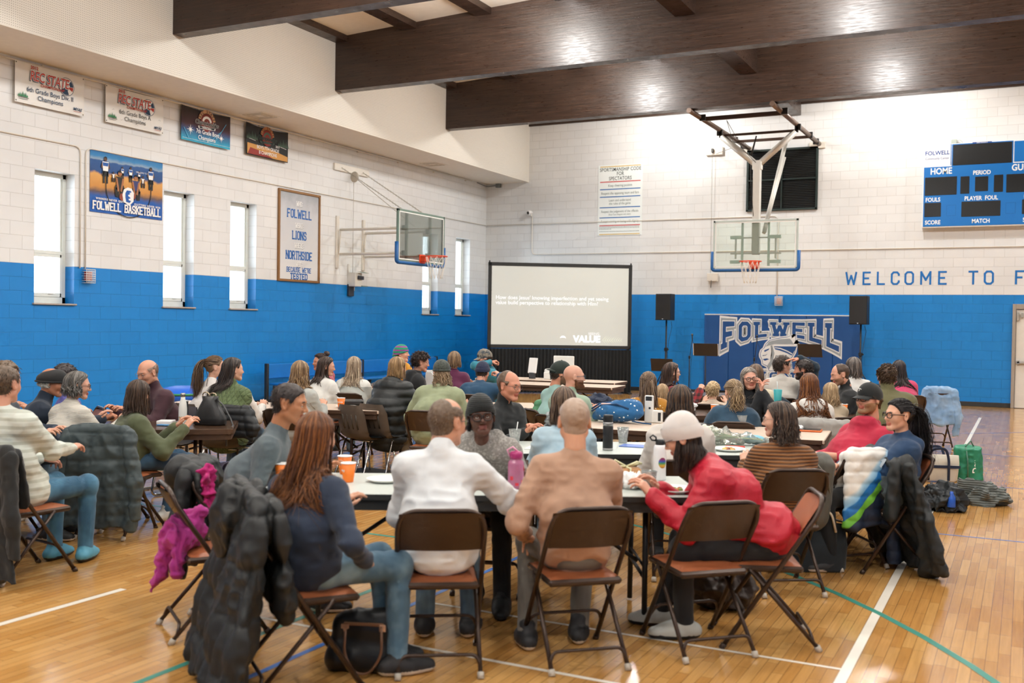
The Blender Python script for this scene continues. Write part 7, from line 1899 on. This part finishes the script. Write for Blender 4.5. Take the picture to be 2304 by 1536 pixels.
# ---- left side
seat('L1', 'person in pale striped sweater and jeans at the left edge of the photo', hair=H('crop', '#473a2f', '#6a5848', th=.007), top=dict(c='#cfd5cc', kind='stripe', c2='#b3b8ac', e=.018, wr=.012, low=.10), pants='#2c5875', pc2='#4f82a0', skin='#cf9a82', shoes='#4f93ad', sole='#1c1d1f', legs=dict(kL=(-.10, .42, .52), kR=(.17, .42, .52), fL=(-.05, .36, .085), fR=(.17, .40, .085), tR=(-.35, 1, 0)), w=1.08, crz=-6, coff=(.06, -.02), aL=(-.12, .30, .70), aR=(.10, .34, .77), head=(6, -2, 0), chlab='brown folding chair under the person in pale striped sweater')
seat('L1b', 'person with short brown hair seen behind the striped sweater, left edge', hair=H('short', '#5a4a3b', '#7d6a57'), top=dict(c='#3a4148'), skin='#d2a389', head=(-10, 0, 0), chlab='brown folding chair at the far left edge behind the striped sweater')
seat('L2', 'person in black flat cap with grey curls and navy jacket', hair=H('long', '#a7a59d', '#d6d4cc', len=.07, wave=.02, wf=60, front=.0), hat=dict(kind='beanie', c='#1d1d1e', mk='plain', brim=.015, slouch=-.03, h=.92, tilt=.10, r=1.13), top=dict(c='#182536', e=.022, collar=.03, name='jacket'), skin='#b98062', aR=(.05, .60, .79), hR='curl', aL=(-.10, .40, .78), head=(-16, -8, 0), chlab='brown folding chair under the person in black flat cap')
seat('L2b', 'person with dark hair mostly hidden behind the flat cap', hair=H('short', '#2a2223'), top=dict(c='#5a58a6'), skin='#c99a80', chlab='brown folding chair hidden behind the flat cap')
seat('L3', 'person with bushy grey hair in cream knit sweater, back to the camera', sex='f', hair=H('long', '#5b5752', '#8e8983', len=.12, wave=.02, wf=50, lv=.5), top=dict(c='#c9c4b8', kind='knit', e=.018, wr=.012), skin='#cf9f87', glasses=dict(c='#4a4540'), head=(-35, -6, 0), aR=(.16, .38, .78), chlab='brown folding chair with navy puffer under the bushy grey hair')
seat('L4', 'person with straight brown hair in olive shirt leaning on brown table', sex='f', hair=H('long', '#3d2e25', '#5d4838', len=.20, front=.1, lv=.7), top=dict(c='#4d5439', wr=.014, e=.020, low=.14, name='shirt'), pants='#25405a', pc2='#3d6482', skin='#d0a086', head=(40, -4, 0), shoes='#d9d8d2', aL=(.04, .36, .775), aR=(.22, .36, .775), legs=dict(kL=(-.06, .42, .51), kR=(.22, .40, .51), fL=(-.0, .30, .085), fR=(.34, .40, .085)), chlab='brown folding chair with red seat under the olive shirt')
seat('L5', 'bald person with glasses in maroon cardigan looking down at brown table', hair=H('ring', '#a88a78', '#b89a88', th=.003), top=dict(c='#3f222b', kind='plain', e=.022, collar=.03, wr=.010, name='cardigan'), skin='#cf9a80', glasses=dict(c='#8d857c', r=.0015), head=(10, -16, 0), aL=(-.12, .40, .78), aR=(.14, .40, .78), ch='s', chlab='plastic shell chair under the bald person in maroon')
seat('L6', 'person with long brown ponytail in white top at the blue wall', sex='f', hair=H('pony', '#5a4432', '#8d7052', len=.40, tz=.06), top=dict(c='#d5d0cb'), skin='#d6a88f', head=(-30, 0, 0), ch='s', chlab='plastic shell chair under the long brown ponytail')
seat('L7', 'person with low dark ponytail in green quilted vest and white sleeves', sex='f', hair=H('long', '#2f2724', '#4d3f38', len=.30, sweep=-.25, front=.0), top=dict(c='#dcd7d1', wr=.008), over=dict(c='#56663f', kind='quilt', e=.034, low=.14, collar=.03, wr=.010), w=1.12, skin='#d6a88f', head=(-40, 0, 0), ch='s', chlab='plastic shell chair under the green quilted vest', aR=(.16, .40, .79))
seat('L8', 'person with long wavy light brown hair in grey sweater', sex='f', hair=H('long', '#7a6046', '#b79a72', len=.30, wave=.030, wf=34, front=.1), top=dict(c='#a9aba6', e=.020), skin='#d3a186', chlab='brown folding chair under the long wavy light brown hair')
seat('L9', 'person with straight dark hair in white sweater, face turned right', sex='f', hair=H('long', '#3a2d26', '#54433a', len=.30, front=.05, sweep=-.12), top=dict(c='#d8d6cf', e=.024), skin='#cd9a80', head=(-48, -6, 0), chlab='brown folding chair under the straight dark hair')
seat('L10', 'person with dark bun in pink hoodie behind the white sweaters', sex='f', hair=H('bun', '#33241f'), top=dict(c='#a5525e', hood=True, e=.022, name='hoodie'), skin='#b98062', chlab='brown folding chair under the pink hoodie')
seat('L11', 'person with straight ash blonde hair in white and grey sweater', sex='f', hair=H('long', '#8f7b66', '#d3c2a6', len=.29, front=.03, n=620), top=dict(c='#9fa29c', kind='halves', c2='#d2d2cb', scale=.86, e=.024), skin='#d9ae94', pants='#2d4a3e', pk='plaid', pc2='#9aa58a', chlab='brown folding chair under the ash blonde hair')
seat('L12', 'person with light brown hair in long black puffer coat with hood', sex='f', hair=H('long', '#8b6d4a', '#b8976c', len=.14, front=.1), top=dict(c='#1b1f20', kind='nylon', e=.050, low=.28, hood=True, puff=.022, per=.095, wr=.008, name='puffer_coat'), skin='#d6a88f', aR=(.18, .40, .80), w=1.05, ch='s', chlab='plastic shell chair under the long black puffer coat', pants='#b5b0a6', pk='plain')
seat('L13', 'person in multicoloured beanie with hand at chin, profile before blue wall', hair=H('buzz', '#6a5340'), hat=dict(kind='beanie', c='#1f8a63', mk='stripe', c2='#8a3a86', brim=.030, h=1.0, tilt=.28), top=dict(c='#c2892e', e=.018), skin='#d8a58a', aR=(.03, .17, 1.06), eR=(.6, .1, -1), hR='fist', aL=(-.05, .3, .80), head=(0, 4, 0), chlab='brown folding chair under the multicoloured beanie', lod=1)
seat('L14', 'person with curly dark hair in black hooded jacket', hair=H('curly', '#2a1e1a', '#46342b', th=.028), top=dict(c='#17191c', hood=True, e=.026, name='jacket'), skin='#d3a086', head=(-12, -10, 0), chlab='brown folding chair under the curly dark hair', lod=1)
seat('L15', 'person in grey beanie with long thin hair and olive jacket', hair=H('long', '#8a7258', '#b39c7e', len=.22, wave=.022, wf=40, lv=.4, front=.0, sweep=.12), hat=dict(kind='beanie', c='#454b44', mk='fleck', c2='#2b2f2c', brim=.02, h=.92, tilt=.05, slouch=0), top=dict(c='#8f9878', e=.030, wr=.014, low=.08, name='jacket'), w=1.08, skin='#c9957b', glasses=dict(c='#6a645e'), head=(35, -4, 0), aL=(-.28, .40, .79), aR=(.22, .38, .79), chlab='brown folding chair under the olive jacket and grey beanie')
seat('L16', 'person with brown bob in plum top before the blue wall', sex='f', hair=H('long', '#6e5740', '#94795a', len=.12, front=.1), top=dict(c='#54163c', e=.018), skin='#d0a088', chlab='brown folding chair under the plum top')
seat('L17', 'person in grey and navy baseball cap and teal shirt, hand at cheek', hair=H('crop', '#4d3a2c'), hat=dict(kind='cap', c='#8a8272', mk='blotch', c2='#2f3c48'), top=dict(c='#2f7f92', e=.016, name='shirt'), skin='#d39a80', beard=dict(c='#5a4332', th=.004), aL=(-.08, .12, 1.10), eL=(-.6, .2, -1), hL='curl', head=(-4, -14, 0), chlab='brown folding chair under the baseball cap and teal shirt', lod=1)
seat('L18', 'person in navy beanie and blue hooded jacket, back to the camera', hair=H('crop', '#3a2d25'), hat=dict(kind='beanie', c='#1b2440', brim=.05, h=1.0), top=dict(c='#1d4563', hood=True, e=.034, low=.06, wr=.014, name='jacket'), skin='#d09a82', aR=(.26, .22, 1.0), hR='curl', head=(0, -12, 0), chlab='brown folding chair under the navy beanie')
# ---- centre
seat('C1', 'person in backward dark green cap and pale teal shirt, profile right', hair=H('crop', '#3d2f26', th=.009), hat=dict(kind='cap', c='#1f2b26', back=True), top=dict(c='#8fb3ad', e=.014, name='shirt'), skin='#c98f74', beard=dict(c='#7d5a45', th=.003), head=(-16, -8, 0), chlab='brown folding chair under the backward green cap')
seat('C2', 'bald bearded person with glasses in sage shirt, seen from behind', hair=None, top=dict(c='#93a894', e=.018, collar=.02, name='shirt', wr=.012), skin='#cfa08a', beard=dict(c='#6a4229', c2='#8a5a38', th=.016), glasses=dict(c='#2f4a5e'), head=(-38, 0, 0), chlab='brown folding chair under the bald bearded person')
# ---- right side
seat('R1', 'person with half-up brown hair in mustard floral top', sex='f', hair=H('half', '#5d4736', '#8d745a', len=.30, front=.0), top=dict(c='#b27a22', kind='floral', c2='#eadfc4', e=.026, low=.10, name='blouse'), skin='#d3a389', chlab='brown folding chair under the mustard floral top')
seat('R1b', 'small child with light brown hair beside the mustard floral top', sex='f', s=.78, hair=H('long', '#a68a68', '#cbb08a', len=.10), top=dict(c='#8a6a4a'), skin='#dcb39a', chlab='brown folding chair under the small child beside mustard top')
seat('R2', 'person with long brown hair in red and black plaid, profile right', sex='f', hair=H('long', '#3d2d26', '#6a5142', len=.36, front=.05, sweep=-.1), top=dict(c='#8e1a24', kind='plaid', c2='#1c1416', e=.020, name='flannel_shirt'), skin='#d8ab92', glasses=dict(c='#2a2422'), aR=(.06, .42, .90), hR='fist', eR=(.5, -.3, -1), head=(-6, 0, 0), chlab='brown folding chair under the red and black plaid shirt', lod=1)
seat('R3', 'small child with short blonde hair before the blue pad', s=.8, hair=H('short', '#b59a72', '#dcc49c', th=.02), top=dict(c='#c9b6a2'), skin='#dcb39a', chlab='brown folding chair under the blonde child')
seat('R4', 'person with long grey hair and glasses gesturing with clasped hands', sex='f', hair=H('long', '#8d847a', '#c4bbb0', len=.26, wave=.012, front=.6), top=dict(c='#1d2024', e=.024, name='cardigan'), skin='#d8a48d', glasses=dict(c='#1d1b1b', r=.0028), aL=(-.12, .25, 1.0), aR=(-.10, .27, .99), pL=(1, 0, 0), pR=(-1, 0, 0), dL=(.15, .1, 1), dR=(-.2, .1, 1), hL='rest', hR='rest', head=(8, 0, 6), chlab='brown folding chair under the long grey hair', lod=1)
seat('R4b', 'person with brown hair in cream top half hidden by the grey hair', sex='f', hair=H('long', '#5b4636', '#7a6250', len=.12), top=dict(c='#d2c9ae', e=.02), skin='#d0a088', chlab='brown folding chair under the cream top behind grey hair')
seat('R5', 'person with fair ponytail and black scrunchie in dark denim jacket', sex='f', hair=H('pony', '#7d664c', '#b59c76', len=.22, wave=.02, wf=45, tz=.0), top=dict(c='#1e3c52', kind='denim', c2='#2f566f', e=.030, collar=.03, wr=.012, name='denim_jacket'), skin='#dbae95', head=(20, -18, 0), aL=(-.2, .35, .78), chlab='brown folding chair under the dark denim jacket')
seat('R6', 'person with short dark hair and glasses in cream sweater, facing right', sex='f', hair=H('short', '#382a22', '#57443a', th=.026), top=dict(c='#cbc7bf', e=.026), skin='#d7a78f', glasses=dict(c='#3a3432'), head=(-62, 0, 0), chlab='brown folding chair under the cream sweater before the pad', lod=1)
seat('R7', 'person with dark hair in dark teal top, hand on head', hair=H('short', '#241c1a', '#3c302b', th=.018), top=dict(c='#152a38', e=.022), beard=dict(c='#2a1f1b', th=.006), skin='#c98f74', aR=(.0, .14, 1.285), eR=(.7, -1.0, .9), hR='flat', dR=(-.3, .9, -.1), head=(0, -6, 0), chlab='brown folding chair under the dark teal top', lod=1)
seat('R8', 'person with long curly auburn hair in white top, back to the camera', sex='f', hair=H('long', '#5f3519', '#a5682f', len=.38, wave=.016, wf=48, front=.03, lv=.6, n=800), top=dict(c='#d9d6d0', e=.024, low=.08, hood=True), skin='#d8ab92', chlab='brown folding chair with grey jacket under the curly auburn hair')
seat('R9', 'person with receding brown hair in black jacket, looking down left', hair=H('recede', '#4f3b2d', '#6f5642', th=.005, rec=.035), top=dict(c='#17191b', e=.026, collar=.05, name='jacket', wr=.012), skin='#d39f86', beard=dict(c='#a07860', th=.0025), head=(0, -14, 0), aR=(.10, .36, .79), chlab='brown folding chair under the person in black jacket')
seat('R9b', 'person with grey-brown hair in white top behind the black jacket', sex='f', hair=H('long', '#4c4440', '#7d736c', len=.17, wave=.012), top=dict(c='#dad9d5', e=.022), skin='#d0a088', chlab='brown folding chair under the white top by the pad')
seat('R10', 'person with thinning curly brown hair in olive wool coat', hair=H('curly', '#4d3c2f', '#6f5a48', th=.010, ls=.45), top=dict(c='#63603f', e=.040, collar=.07, low=.12, wr=.010, name='wool_coat'), w=1.1, skin='#c98f74', head=(-14, -6, 0), chlab='brown folding chair under the olive wool coat')
seat('R11', 'person with long black hair in bright pink sweater, leaning over', sex='f', hair=H('long', '#231b1b', '#3a2f2e', len=.40, front=.0), top=dict(c='#c13a63', e=.026, low=.06), pants='#1a1b1e', pk='plain', skin='#c9957b', chlab='brown folding chair with denim jacket under the pink sweater')
seat('R12', 'small child with fair wavy hair beside the curly auburn hair', sex='f', s=.8, hair=H('long', '#a58a68', '#cbb18c', len=.16, wave=.02), top=dict(c='#b5a48c'), skin='#dcb39a', chlab='brown folding chair under the fair haired child')

# ================================================================ EMPTY CHAIRS, COATS AND BAGS
chair('f', 11.70, -19.20, 44, 'empty brown folding chair with orange seat in the right foreground')
chair('f', 9.34, -20.22, -35, 'empty brown folding chair seen from the side, pink scarf on it')
chair('f', 6.97, -18.77, 20, 'brown folding chair under the grey quilted jacket at left')
chair('s', 7.05, -15.55, -12, 'empty grey plastic chair with slotted back beside the black puffer coat')
chair('f', 8.75, -14.3, 20, 'folding chair carrying green and olive jackets behind the black fleece')
def draped(name, lab, cat, x, y, rz, mat, top=.84, bot=.35, w=.27, th=.09, puff=0.0, hood=0.0, sl=(.5, .5), flare=.05, wr=.018, seed=1, h=.012, front=.28, tail=0.0, back=-.27, per=.11, grp=None):
    """a garment hung over a chair back; local frame as for chairs: body, sleeves and hood are its parts"""
    root = thing(name, lab, cat, (x, y, 0), math.radians(rz), grp); Y = (0, 1, 0)
    def skin_it(q, nm, clip, fold, pf):
        V, F = q.mesh(h, clip); V = relax(V, F, 1); N = vnormals(V, F); P = V+seed*3.1
        k = np.clip((top-V[:, 2])/.45, 0, 1)
        d = fold*(np.sin(V[:, 0]*34+2.6*vnoise(P*A3((4, 4, 2)))+seed)*k*.8+.8*fbm(P*A3((7, 7, 4)), 2))
        d = d+wr*(.55*(ridged(P*A3((9, 9, 6))+vnoise(P*4)[:, None])-.5)+.30*(ridged(P*A3((22, 22, 17)))-.5))
        if pf: d = d+pf*(np.abs(np.sin(PI*(V[:, 2]+.025*vnoise(P*3))/per))**.5-.7)
        V = V+N*d[:, None]; V[:, 2] = np.maximum(V[:, 2], .004)
        return mesh_obj(nm, V, F, mat, root)
    q = Soft(); q.cap((-w*.78, back+.02, top-.045), (w*.78, back+.02, top-.045), .050, .050, .04)
    for t_ in (-1, -.5, 0, .5, 1): q.cap((t_*w*.80, back-.01, top-.08), (t_*(w*.80+flare), back-.04-tail, bot-.15), th*.75, th*.95, .05, Y, .45)
    for t_ in (-.8, -.3, .3, .8): q.cap((t_*w, back+.08, top-.08), (t_*w, back+.115, top-front-.06), th*.62, th*.62, .04, Y, .4)
    skin_it(q, name+'_body', lambda P: (bot+.014*np.sin(P[:, 0]*21+seed)+.25*np.abs(P[:, 1]-back)*(bot > .15))-P[:, 2], wr*.75, puff)
    for sg, L in zip((-1, 1), sl):
        if not L: continue
        q = Soft(); p0 = A3((sg*w*.93, back+.0, top-.08)); p1 = A3((sg*(w+.055), back-.035-tail*.3, top-.10-L*.5)); p2 = A3((sg*(w+.03+flare*.6), back-.03-tail*.7, top-.06-L))
        q.cap(p0, p1, .066, .060, .05, Y, .72); q.cap(p1, p2, .060, .050, .04, Y, .72)
        skin_it(q, 'sleeve', lambda P, z=max(.004, p2[2]-.012): z-P[:, 2], wr*.5, puff*.8)
    if hood:
        q = Soft(); q.ell((0, back-.045, top-.035), (.165, .085, hood*.75), .03); q.cap((-.10, back-.085, top-.08), (.10, back-.085, top-.08), .06, .06, .05); q.ell((0, back-.10, top-.17), (.10, .045, .10), .05); q.sub((0, back-.015, top+.075), (.115, .06, .085), .03)
        skin_it(q, 'hood', lambda P: (top-.36)-P[:, 2], wr*.9, 0)
    return root
cl = cloth
x, y, rz = SEAT['A2'][:3]
draped('puffer_coat', 'big black puffer coat with hood over the chair behind auburn hair', 'coat', 10.24, -20.62, -40, cl('#181b1c', 'nylon'), .87, .05, .35, .17, .022, .17, (.72, .66), .16, .026, 2, .011, .34, .13, -.25, .21)
draped('winter_coat', 'dark coat with bright pink lining on the grey sweater chair', 'coat', 9.12, -19.78, -60, cl('#191d1f', 'nylon'), .84, .22, .24, .10, .006, .10, (.5, .5), .06, .02, 5)
crumple('coat_lining', 'bright pink hood lining showing out of the dark coat', 'hood', (9.10, -20.04, .60), (.05, .045, .13), '#b0146a', .3, 2.2, mat=cl('#b0146a'), flat=.9)
q = Soft(); q.ell((0, 0, .08), (.10, .11, .085), .05); q.cap((-.05, -.04, .10), (-.10, -.09, -.16), .055, .030, .05); q.cap((.02, -.06, .08), (.04, -.10, -.10), .05, .03, .04); q.cap((-.02, .02, .14), (.06, .05, .20), .05, .03, .05); q.cap((-.10, -.09, -.14), (-.13, -.11, -.22), .028, .010, .03)
V, F = q.mesh(.008); P = V; V = V+vnormals(V, F)*(.020*(ridged(P*A3((13, 13, 7))+1.5*vnoise(P*8)[:, None])-.5)+.008*(ridged(P*32)-.5))[:, None]
tag(mesh_obj('pink_scarf', V, F, cl('#a32a80'), None, True, None, (9.26, -20.36, .45)), 'magenta scarf bundled over the side-on folding chair', 'scarf')
draped('black_coat', 'black wool coat over the chair at the lower left edge', 'coat', SEAT['L1'][0]+.08, SEAT['L1'][1]-.02, -6, cl('#1d1e1e'), .86, .04, .27, .10, 0, .0, (.62, .6), .08, .020, 8)
draped('quilted_jacket', 'grey quilted jacket hung over a chair at left', 'jacket', 6.97, -18.77, 20, cl('#3c484b', 'nylon'), .86, .10, .25, .09, .010, .0, (.55, .62), .05, .016, 11, per=.10)
draped('puffer_jacket', 'navy puffer jacket on the chair behind the cream knit sweater', 'jacket', SEAT['L3'][0], SEAT['L3'][1]-.02, -5, cl('#13263a', 'nylon'), .80, .30, .27, .10, .016, 0, (.4, .4), .04, .012, 12, per=.085)
draped('jacket', 'black quilted jacket bunched behind the green vest on its chair', 'jacket', SEAT['L7'][0]+.30, SEAT['L7'][1]-.04, 14, cl('#171b1f', 'nylon'), .86, .55, .14, .08, .014, 0, (.2, .2), .02, .014, 13, per=.07)
draped('green_jacket', 'light green puffer jacket over the folding chair near the center', 'jacket', 8.75, -14.3, 20, cl('#4f8a63', 'nylon'), .88, .50, .26, .09, .014, 0, (.35, .45), .03, .014, 14, per=.08)
draped('olive_jacket', 'dark olive quilted jacket beside the light green puffer', 'jacket', 8.98, -14.42, 20, cl('#3d4032', 'nylon'), .84, .30, .16, .08, .008, 0, (.3, .5), .03, .014, 15)
crumple('navy_fleece', 'navy fleece bundle behind the green puffer jacket', 'jacket', (8.98, -13.9, .62), (.20, .16, .17), '#15233c', .09, 2.2, mat=cl('#15233c'))
draped('denim_jacket', 'light blue denim jacket over the chair of the pink sweater', 'jacket', 12.06, -8.9, 20, cl('#7fa5cc', 'denim', '#a5c3e0'), .88, .34, .19, .07, 0, 0, (.3, .62), .0, .024, 16)
chair('f', 12.06, -8.9, 20, 'brown folding chair under the light blue denim jacket')
draped('grey_jacket', 'light grey jacket spread on the chair behind curly auburn hair', 'jacket', SEAT['R8'][0]+.02, SEAT['R8'][1]-.03, 26, cl('#9a9893', 'nylon'), .84, .40, .28, .09, 0, 0, (.4, .5), .05, .018, 17)
draped('rain_coat', 'large charcoal coat trailing to the floor from the navy hoodie chair', 'coat', SEAT['A12'][0]-.20, SEAT['A12'][1]-.10, 122, cl('#202425', 'nylon'), .80, .03, .36, .12, 0, .10, (.60, .66), .14, .030, 18, .013, .3, .16)
draped('black_coat', 'black coat on the chair behind the red hoodie', 'coat', SEAT['A11'][0], SEAT['A11'][1], 140, cl('#191b1c', 'nylon'), .84, .10, .26, .10, 0, 0, (.5, .5), .06, .02, 19)
t = NT('banded_puffer'); sp = t.n('ShaderNodeSeparateXYZ'); t.l(t.coord(), sp.inputs[0]); f = t.math('ADD', sp.outputs[2], t.math('MULTIPLY', sp.outputs[0], -.9))
f = t.math('DIVIDE', t.math('SUBTRACT', f, .36), .5); t.col(t.ramp(f, [(.0, '#152238'), (.30, '#18263d'), (.305, '#63ad34'), (.42, '#6fb83a'), (.425, '#1765a8'), (.55, '#1d74bb'), (.57, '#7fb6dd'), (.66, '#a9cfe6'), (.72, '#e9e8e2'), (1, '#eeece6')])); t.bump(t.noise(t.coord(), 200, 2), .2, .003); t.set(.6)
draped('striped_puffer', 'puffer jacket banded white, blue, green and navy hung on a chair', 'jacket', 12.05, -16.86, 48, t.m, .84, .30, .15, .10, .010, 0, (.0, .72), .05, .014, 20, .010, .3, .02, per=.075)
chair('f', 12.05, -16.86, 48, 'brown folding chair under the banded white, blue and green puffer')
# grey backpack leaning on a chair
c = thing('grey_backpack', 'grey backpack leaning between ribbed sweater and banded puffer', 'backpack', (11.93, -17.36, .40), math.radians(-30))
q = Soft(); q.cap((0, 0, .02), (.05, .05, .33), .13, .10, .05, (0, 1, 0), .75); q.cap((0, -.08, .03), (.02, -.05, .2), .09, .07, .04, (0, 1, 0), .6); V, F = q.mesh(.011); V = V+vnormals(V, F)*(.010*fbm(V*11, 3))[:, None]; mesh_obj('pack_body', V, F, cl('#57564f', 'nylon'), c)
m = MB(); m.tube([(.10, -.08, .38), (.16, -.02, .28), (.12, .05, .12)], .012, 8, flat=.5); m.build('strap', cl('#6d6a60'), c); m = MB(); m.tube([(-.05, -.13, .32), (.12, -.12, .27)], .006, 6); m.build('zipper', plain('#c9cfa8', .4), c)
# bags on the floor
c = thing('tote_bag', 'dark felt tote bag with pale handles on floor behind foreground chairs', 'bag', (11.94, -17.20, 0), math.radians(28))
q = Soft(); q.box; V = None
m = loft(MB(), [(.002, .19, .075), (.02, .20, .085), (.18, .205, .07), (.32, .20, .035)], wob=.008); m.build('bag_body', cl('#20282e'), c)
m = MB()
for yy in (-.085, .085): m.tube(round_path([(-.10, yy, .28), (-.09, yy, .36), (-.02, yy*1.4, .44), (.07, yy*1.2, .42), (.11, yy, .28)], .05), .009, 8)
m.build('handle', plain('#cfc6b5', .5), c)
c = thing('leather_bag', 'black nylon handbag with long brown leather handle on the floor', 'handbag', (10.43, -20.36, 0), math.radians(22))
q = Soft(); q.cap((-.13, 0, .07), (.13, 0, .07), .085, .085, .03, (0, 1, 0), .9); q.cap((-.12, 0, .2), (.12, 0, .2), .06, .06, .05, (0, 1, 0), .9); q.cap((-.1, 0, .26), (.12, 0, .27), .03, .045, .04)
V, F = q.mesh(.010, lambda P: .003-P[:, 2]); V = V+vnormals(V, F)*(.010*(ridged(V*10)-.5))[:, None]; V[:, 2] = np.maximum(V[:, 2], .002); mesh_obj('bag_body', V, F, plain('#16181a', .42, bump=.2), c)
m = MB(); m.box((0, -.088, .245), (.19, .008, .016), .003); m.tube(round_path([(-.085, -.09, .24), (-.09, -.105, .10), (-.03, -.115, .02), (.03, -.115, .02), (.09, -.105, .10), (.085, -.09, .24)], .08), .0065, 8); m.build('leather_handle', plain('#6b4a33', .45), c)
m = MB(); m.prism([(-.105, .225), (-.07, .225), (-.07, .245), (-.087, .20), (-.105, .245)], .006, 'y', -.098); m.box((.09, -.092, .23), (.03, .006, .035), .004); m.build('leather_tab', plain('#a8836a', .5), c)
c = thing('green_bag', 'emerald green drawstring bag with white lettering on the floor', 'bag', (12.66, -12.05, 0), .35)
q = Soft(); q.cap((-.07, 0, .02), (-.06, 0, .40), .085, .085, .03, (0, 1, 0), .9); q.cap((.07, 0, .02), (.05, 0, .40), .085, .085, .03, (0, 1, 0), .9); V, F = q.mesh(.010, lambda P: np.maximum(.004-P[:, 2], P[:, 2]-.37-.25*P[:, 1])); P = V; V = V+vnormals(V, F)*(.010*fbm(P*9, 3)+.006*ridged(P*16))[:, None]; V[:, 2] = np.maximum(V[:, 2], .003); mesh_obj('bag_body', V, F, cl('#1f7f5f', 'nylon'), c)
m = MB(); m.tube([(-.05, -.06, .37), (-.04, -.10, .25), (-.03, -.09, .05)], .008, 6); m.tube([(-.05, -.05, .38), (.02, 0, .44), (.05, .0, .38)], .008, 6); m.build('drawstring', plain('#4f7a68', .5), c)
V, F = typed('Der', .09, bold=.02); m = MB(); m.add([(.113+.0*a, -.02+.0*b, .0) for a, _, b in V], F) if 0 else m.add([(.085-.1*0-z*.0, -.088, .18+a) if 0 else (.085-z, -.072-.0*a, .16+a) for a, _, z in V], F); m.build('bag_lettering', M_PAPER, c)
c = thing('canvas_tote', 'cream canvas tote with navy handles behind the charcoal coat', 'bag', (12.36, -12.3, 0), .3)
m = loft(MB(), [(.002, .19, .07), (.02, .20, .08), (.2, .215, .07), (.29, .225, .04)], wob=.01); m.build('tote_body', cl('#c9c2b3'), c)
m = MB()
for yy in (-.087, .087): m.tube(round_path([(-.11, yy, .02), (-.11, yy, .25), (-.09, yy*1.3, .36), (.06, yy*1.3, .38), (.10, yy, .25), (.10, yy, .02)], .06), .014, 8, flat=.4)
m.box((0, -.083, .17), (.44, .006, .03)); m.build('handle', cl('#172540'), c)
crumple('knit_scarf', 'grey ribbed knit scarf heaped on the floor at right', 'scarf', (12.83, -13.62, 0), (.27, .18, .13), '#6d716d', .28, 2.4, mat=cl('#6c716c', 'rib', '#454a47', scale=1.0), flat=.5, h=.011)
crumple('dark_backpack', 'dark backpack slumped on the floor beside the knit scarf', 'backpack', (12.55, -14.2, 0), (.20, .18, .16), '#1c2125', .2, 2.5, mat=cl('#1c2226', 'nylon'), flat=.6)
m = MB(); m.lathe([(.035, 0), (.036, .003), (.034, .09), (.015, .12), (.014, .14)], 20); tag(m.build('blue_bottle', plain('#1f55b8', .35), None, (12.63, -14.36, .06)), 'small bright blue bottle tucked by the dark backpack', 'bottle')
crumple('patterned_bag', 'black and white patterned bag behind the person in black fleece', 'bag', (9.55, -16.05, .46), (.22, .20, .26), '#2a2d2e', .16, 3, mat=cl('#22272a', 'blotch', '#8d9493'), flat=.8, h=.012)
crumple('brown_bag', 'dark brown bag on the floor under the red jacket', 'bag', (11.62, -18.42, 0), (.20, .15, .15), '#30251e', .15, 2.4, mat=plain('#33271f', .5, bump=.2), flat=.8)
crumple('plastic_bag', 'crumpled clear plastic bag on the floor under plastic chair', 'bag', (7.1, -14.9, 0), (.16, .12, .07), '#d5d5d2', .3, 3.5, mat=clear('#eceeec', .5, .7))
slab('black_tray', 'flat black case on the floor beneath the slotted plastic chair', 'case', (6.95, -15.3, 0), (.55, .35, .05), '#1b1a1a', -.2, .01)
crumple('purple_jacket', 'mauve jacket on the floor below the green vest', 'jacket', (6.1, -16.6, 0), (.30, .22, .12), '#5b5468', .22, 3, mat=cl('#5d566b'), flat=.6)
crumple('dark_rucksack', 'dark rucksack on the floor below the brown table end', 'backpack', (7.0, -17.2, 0), (.2, .17, .26), '#181b1e', .14, 2.5, mat=cl('#191d20', 'nylon'), flat=.85)
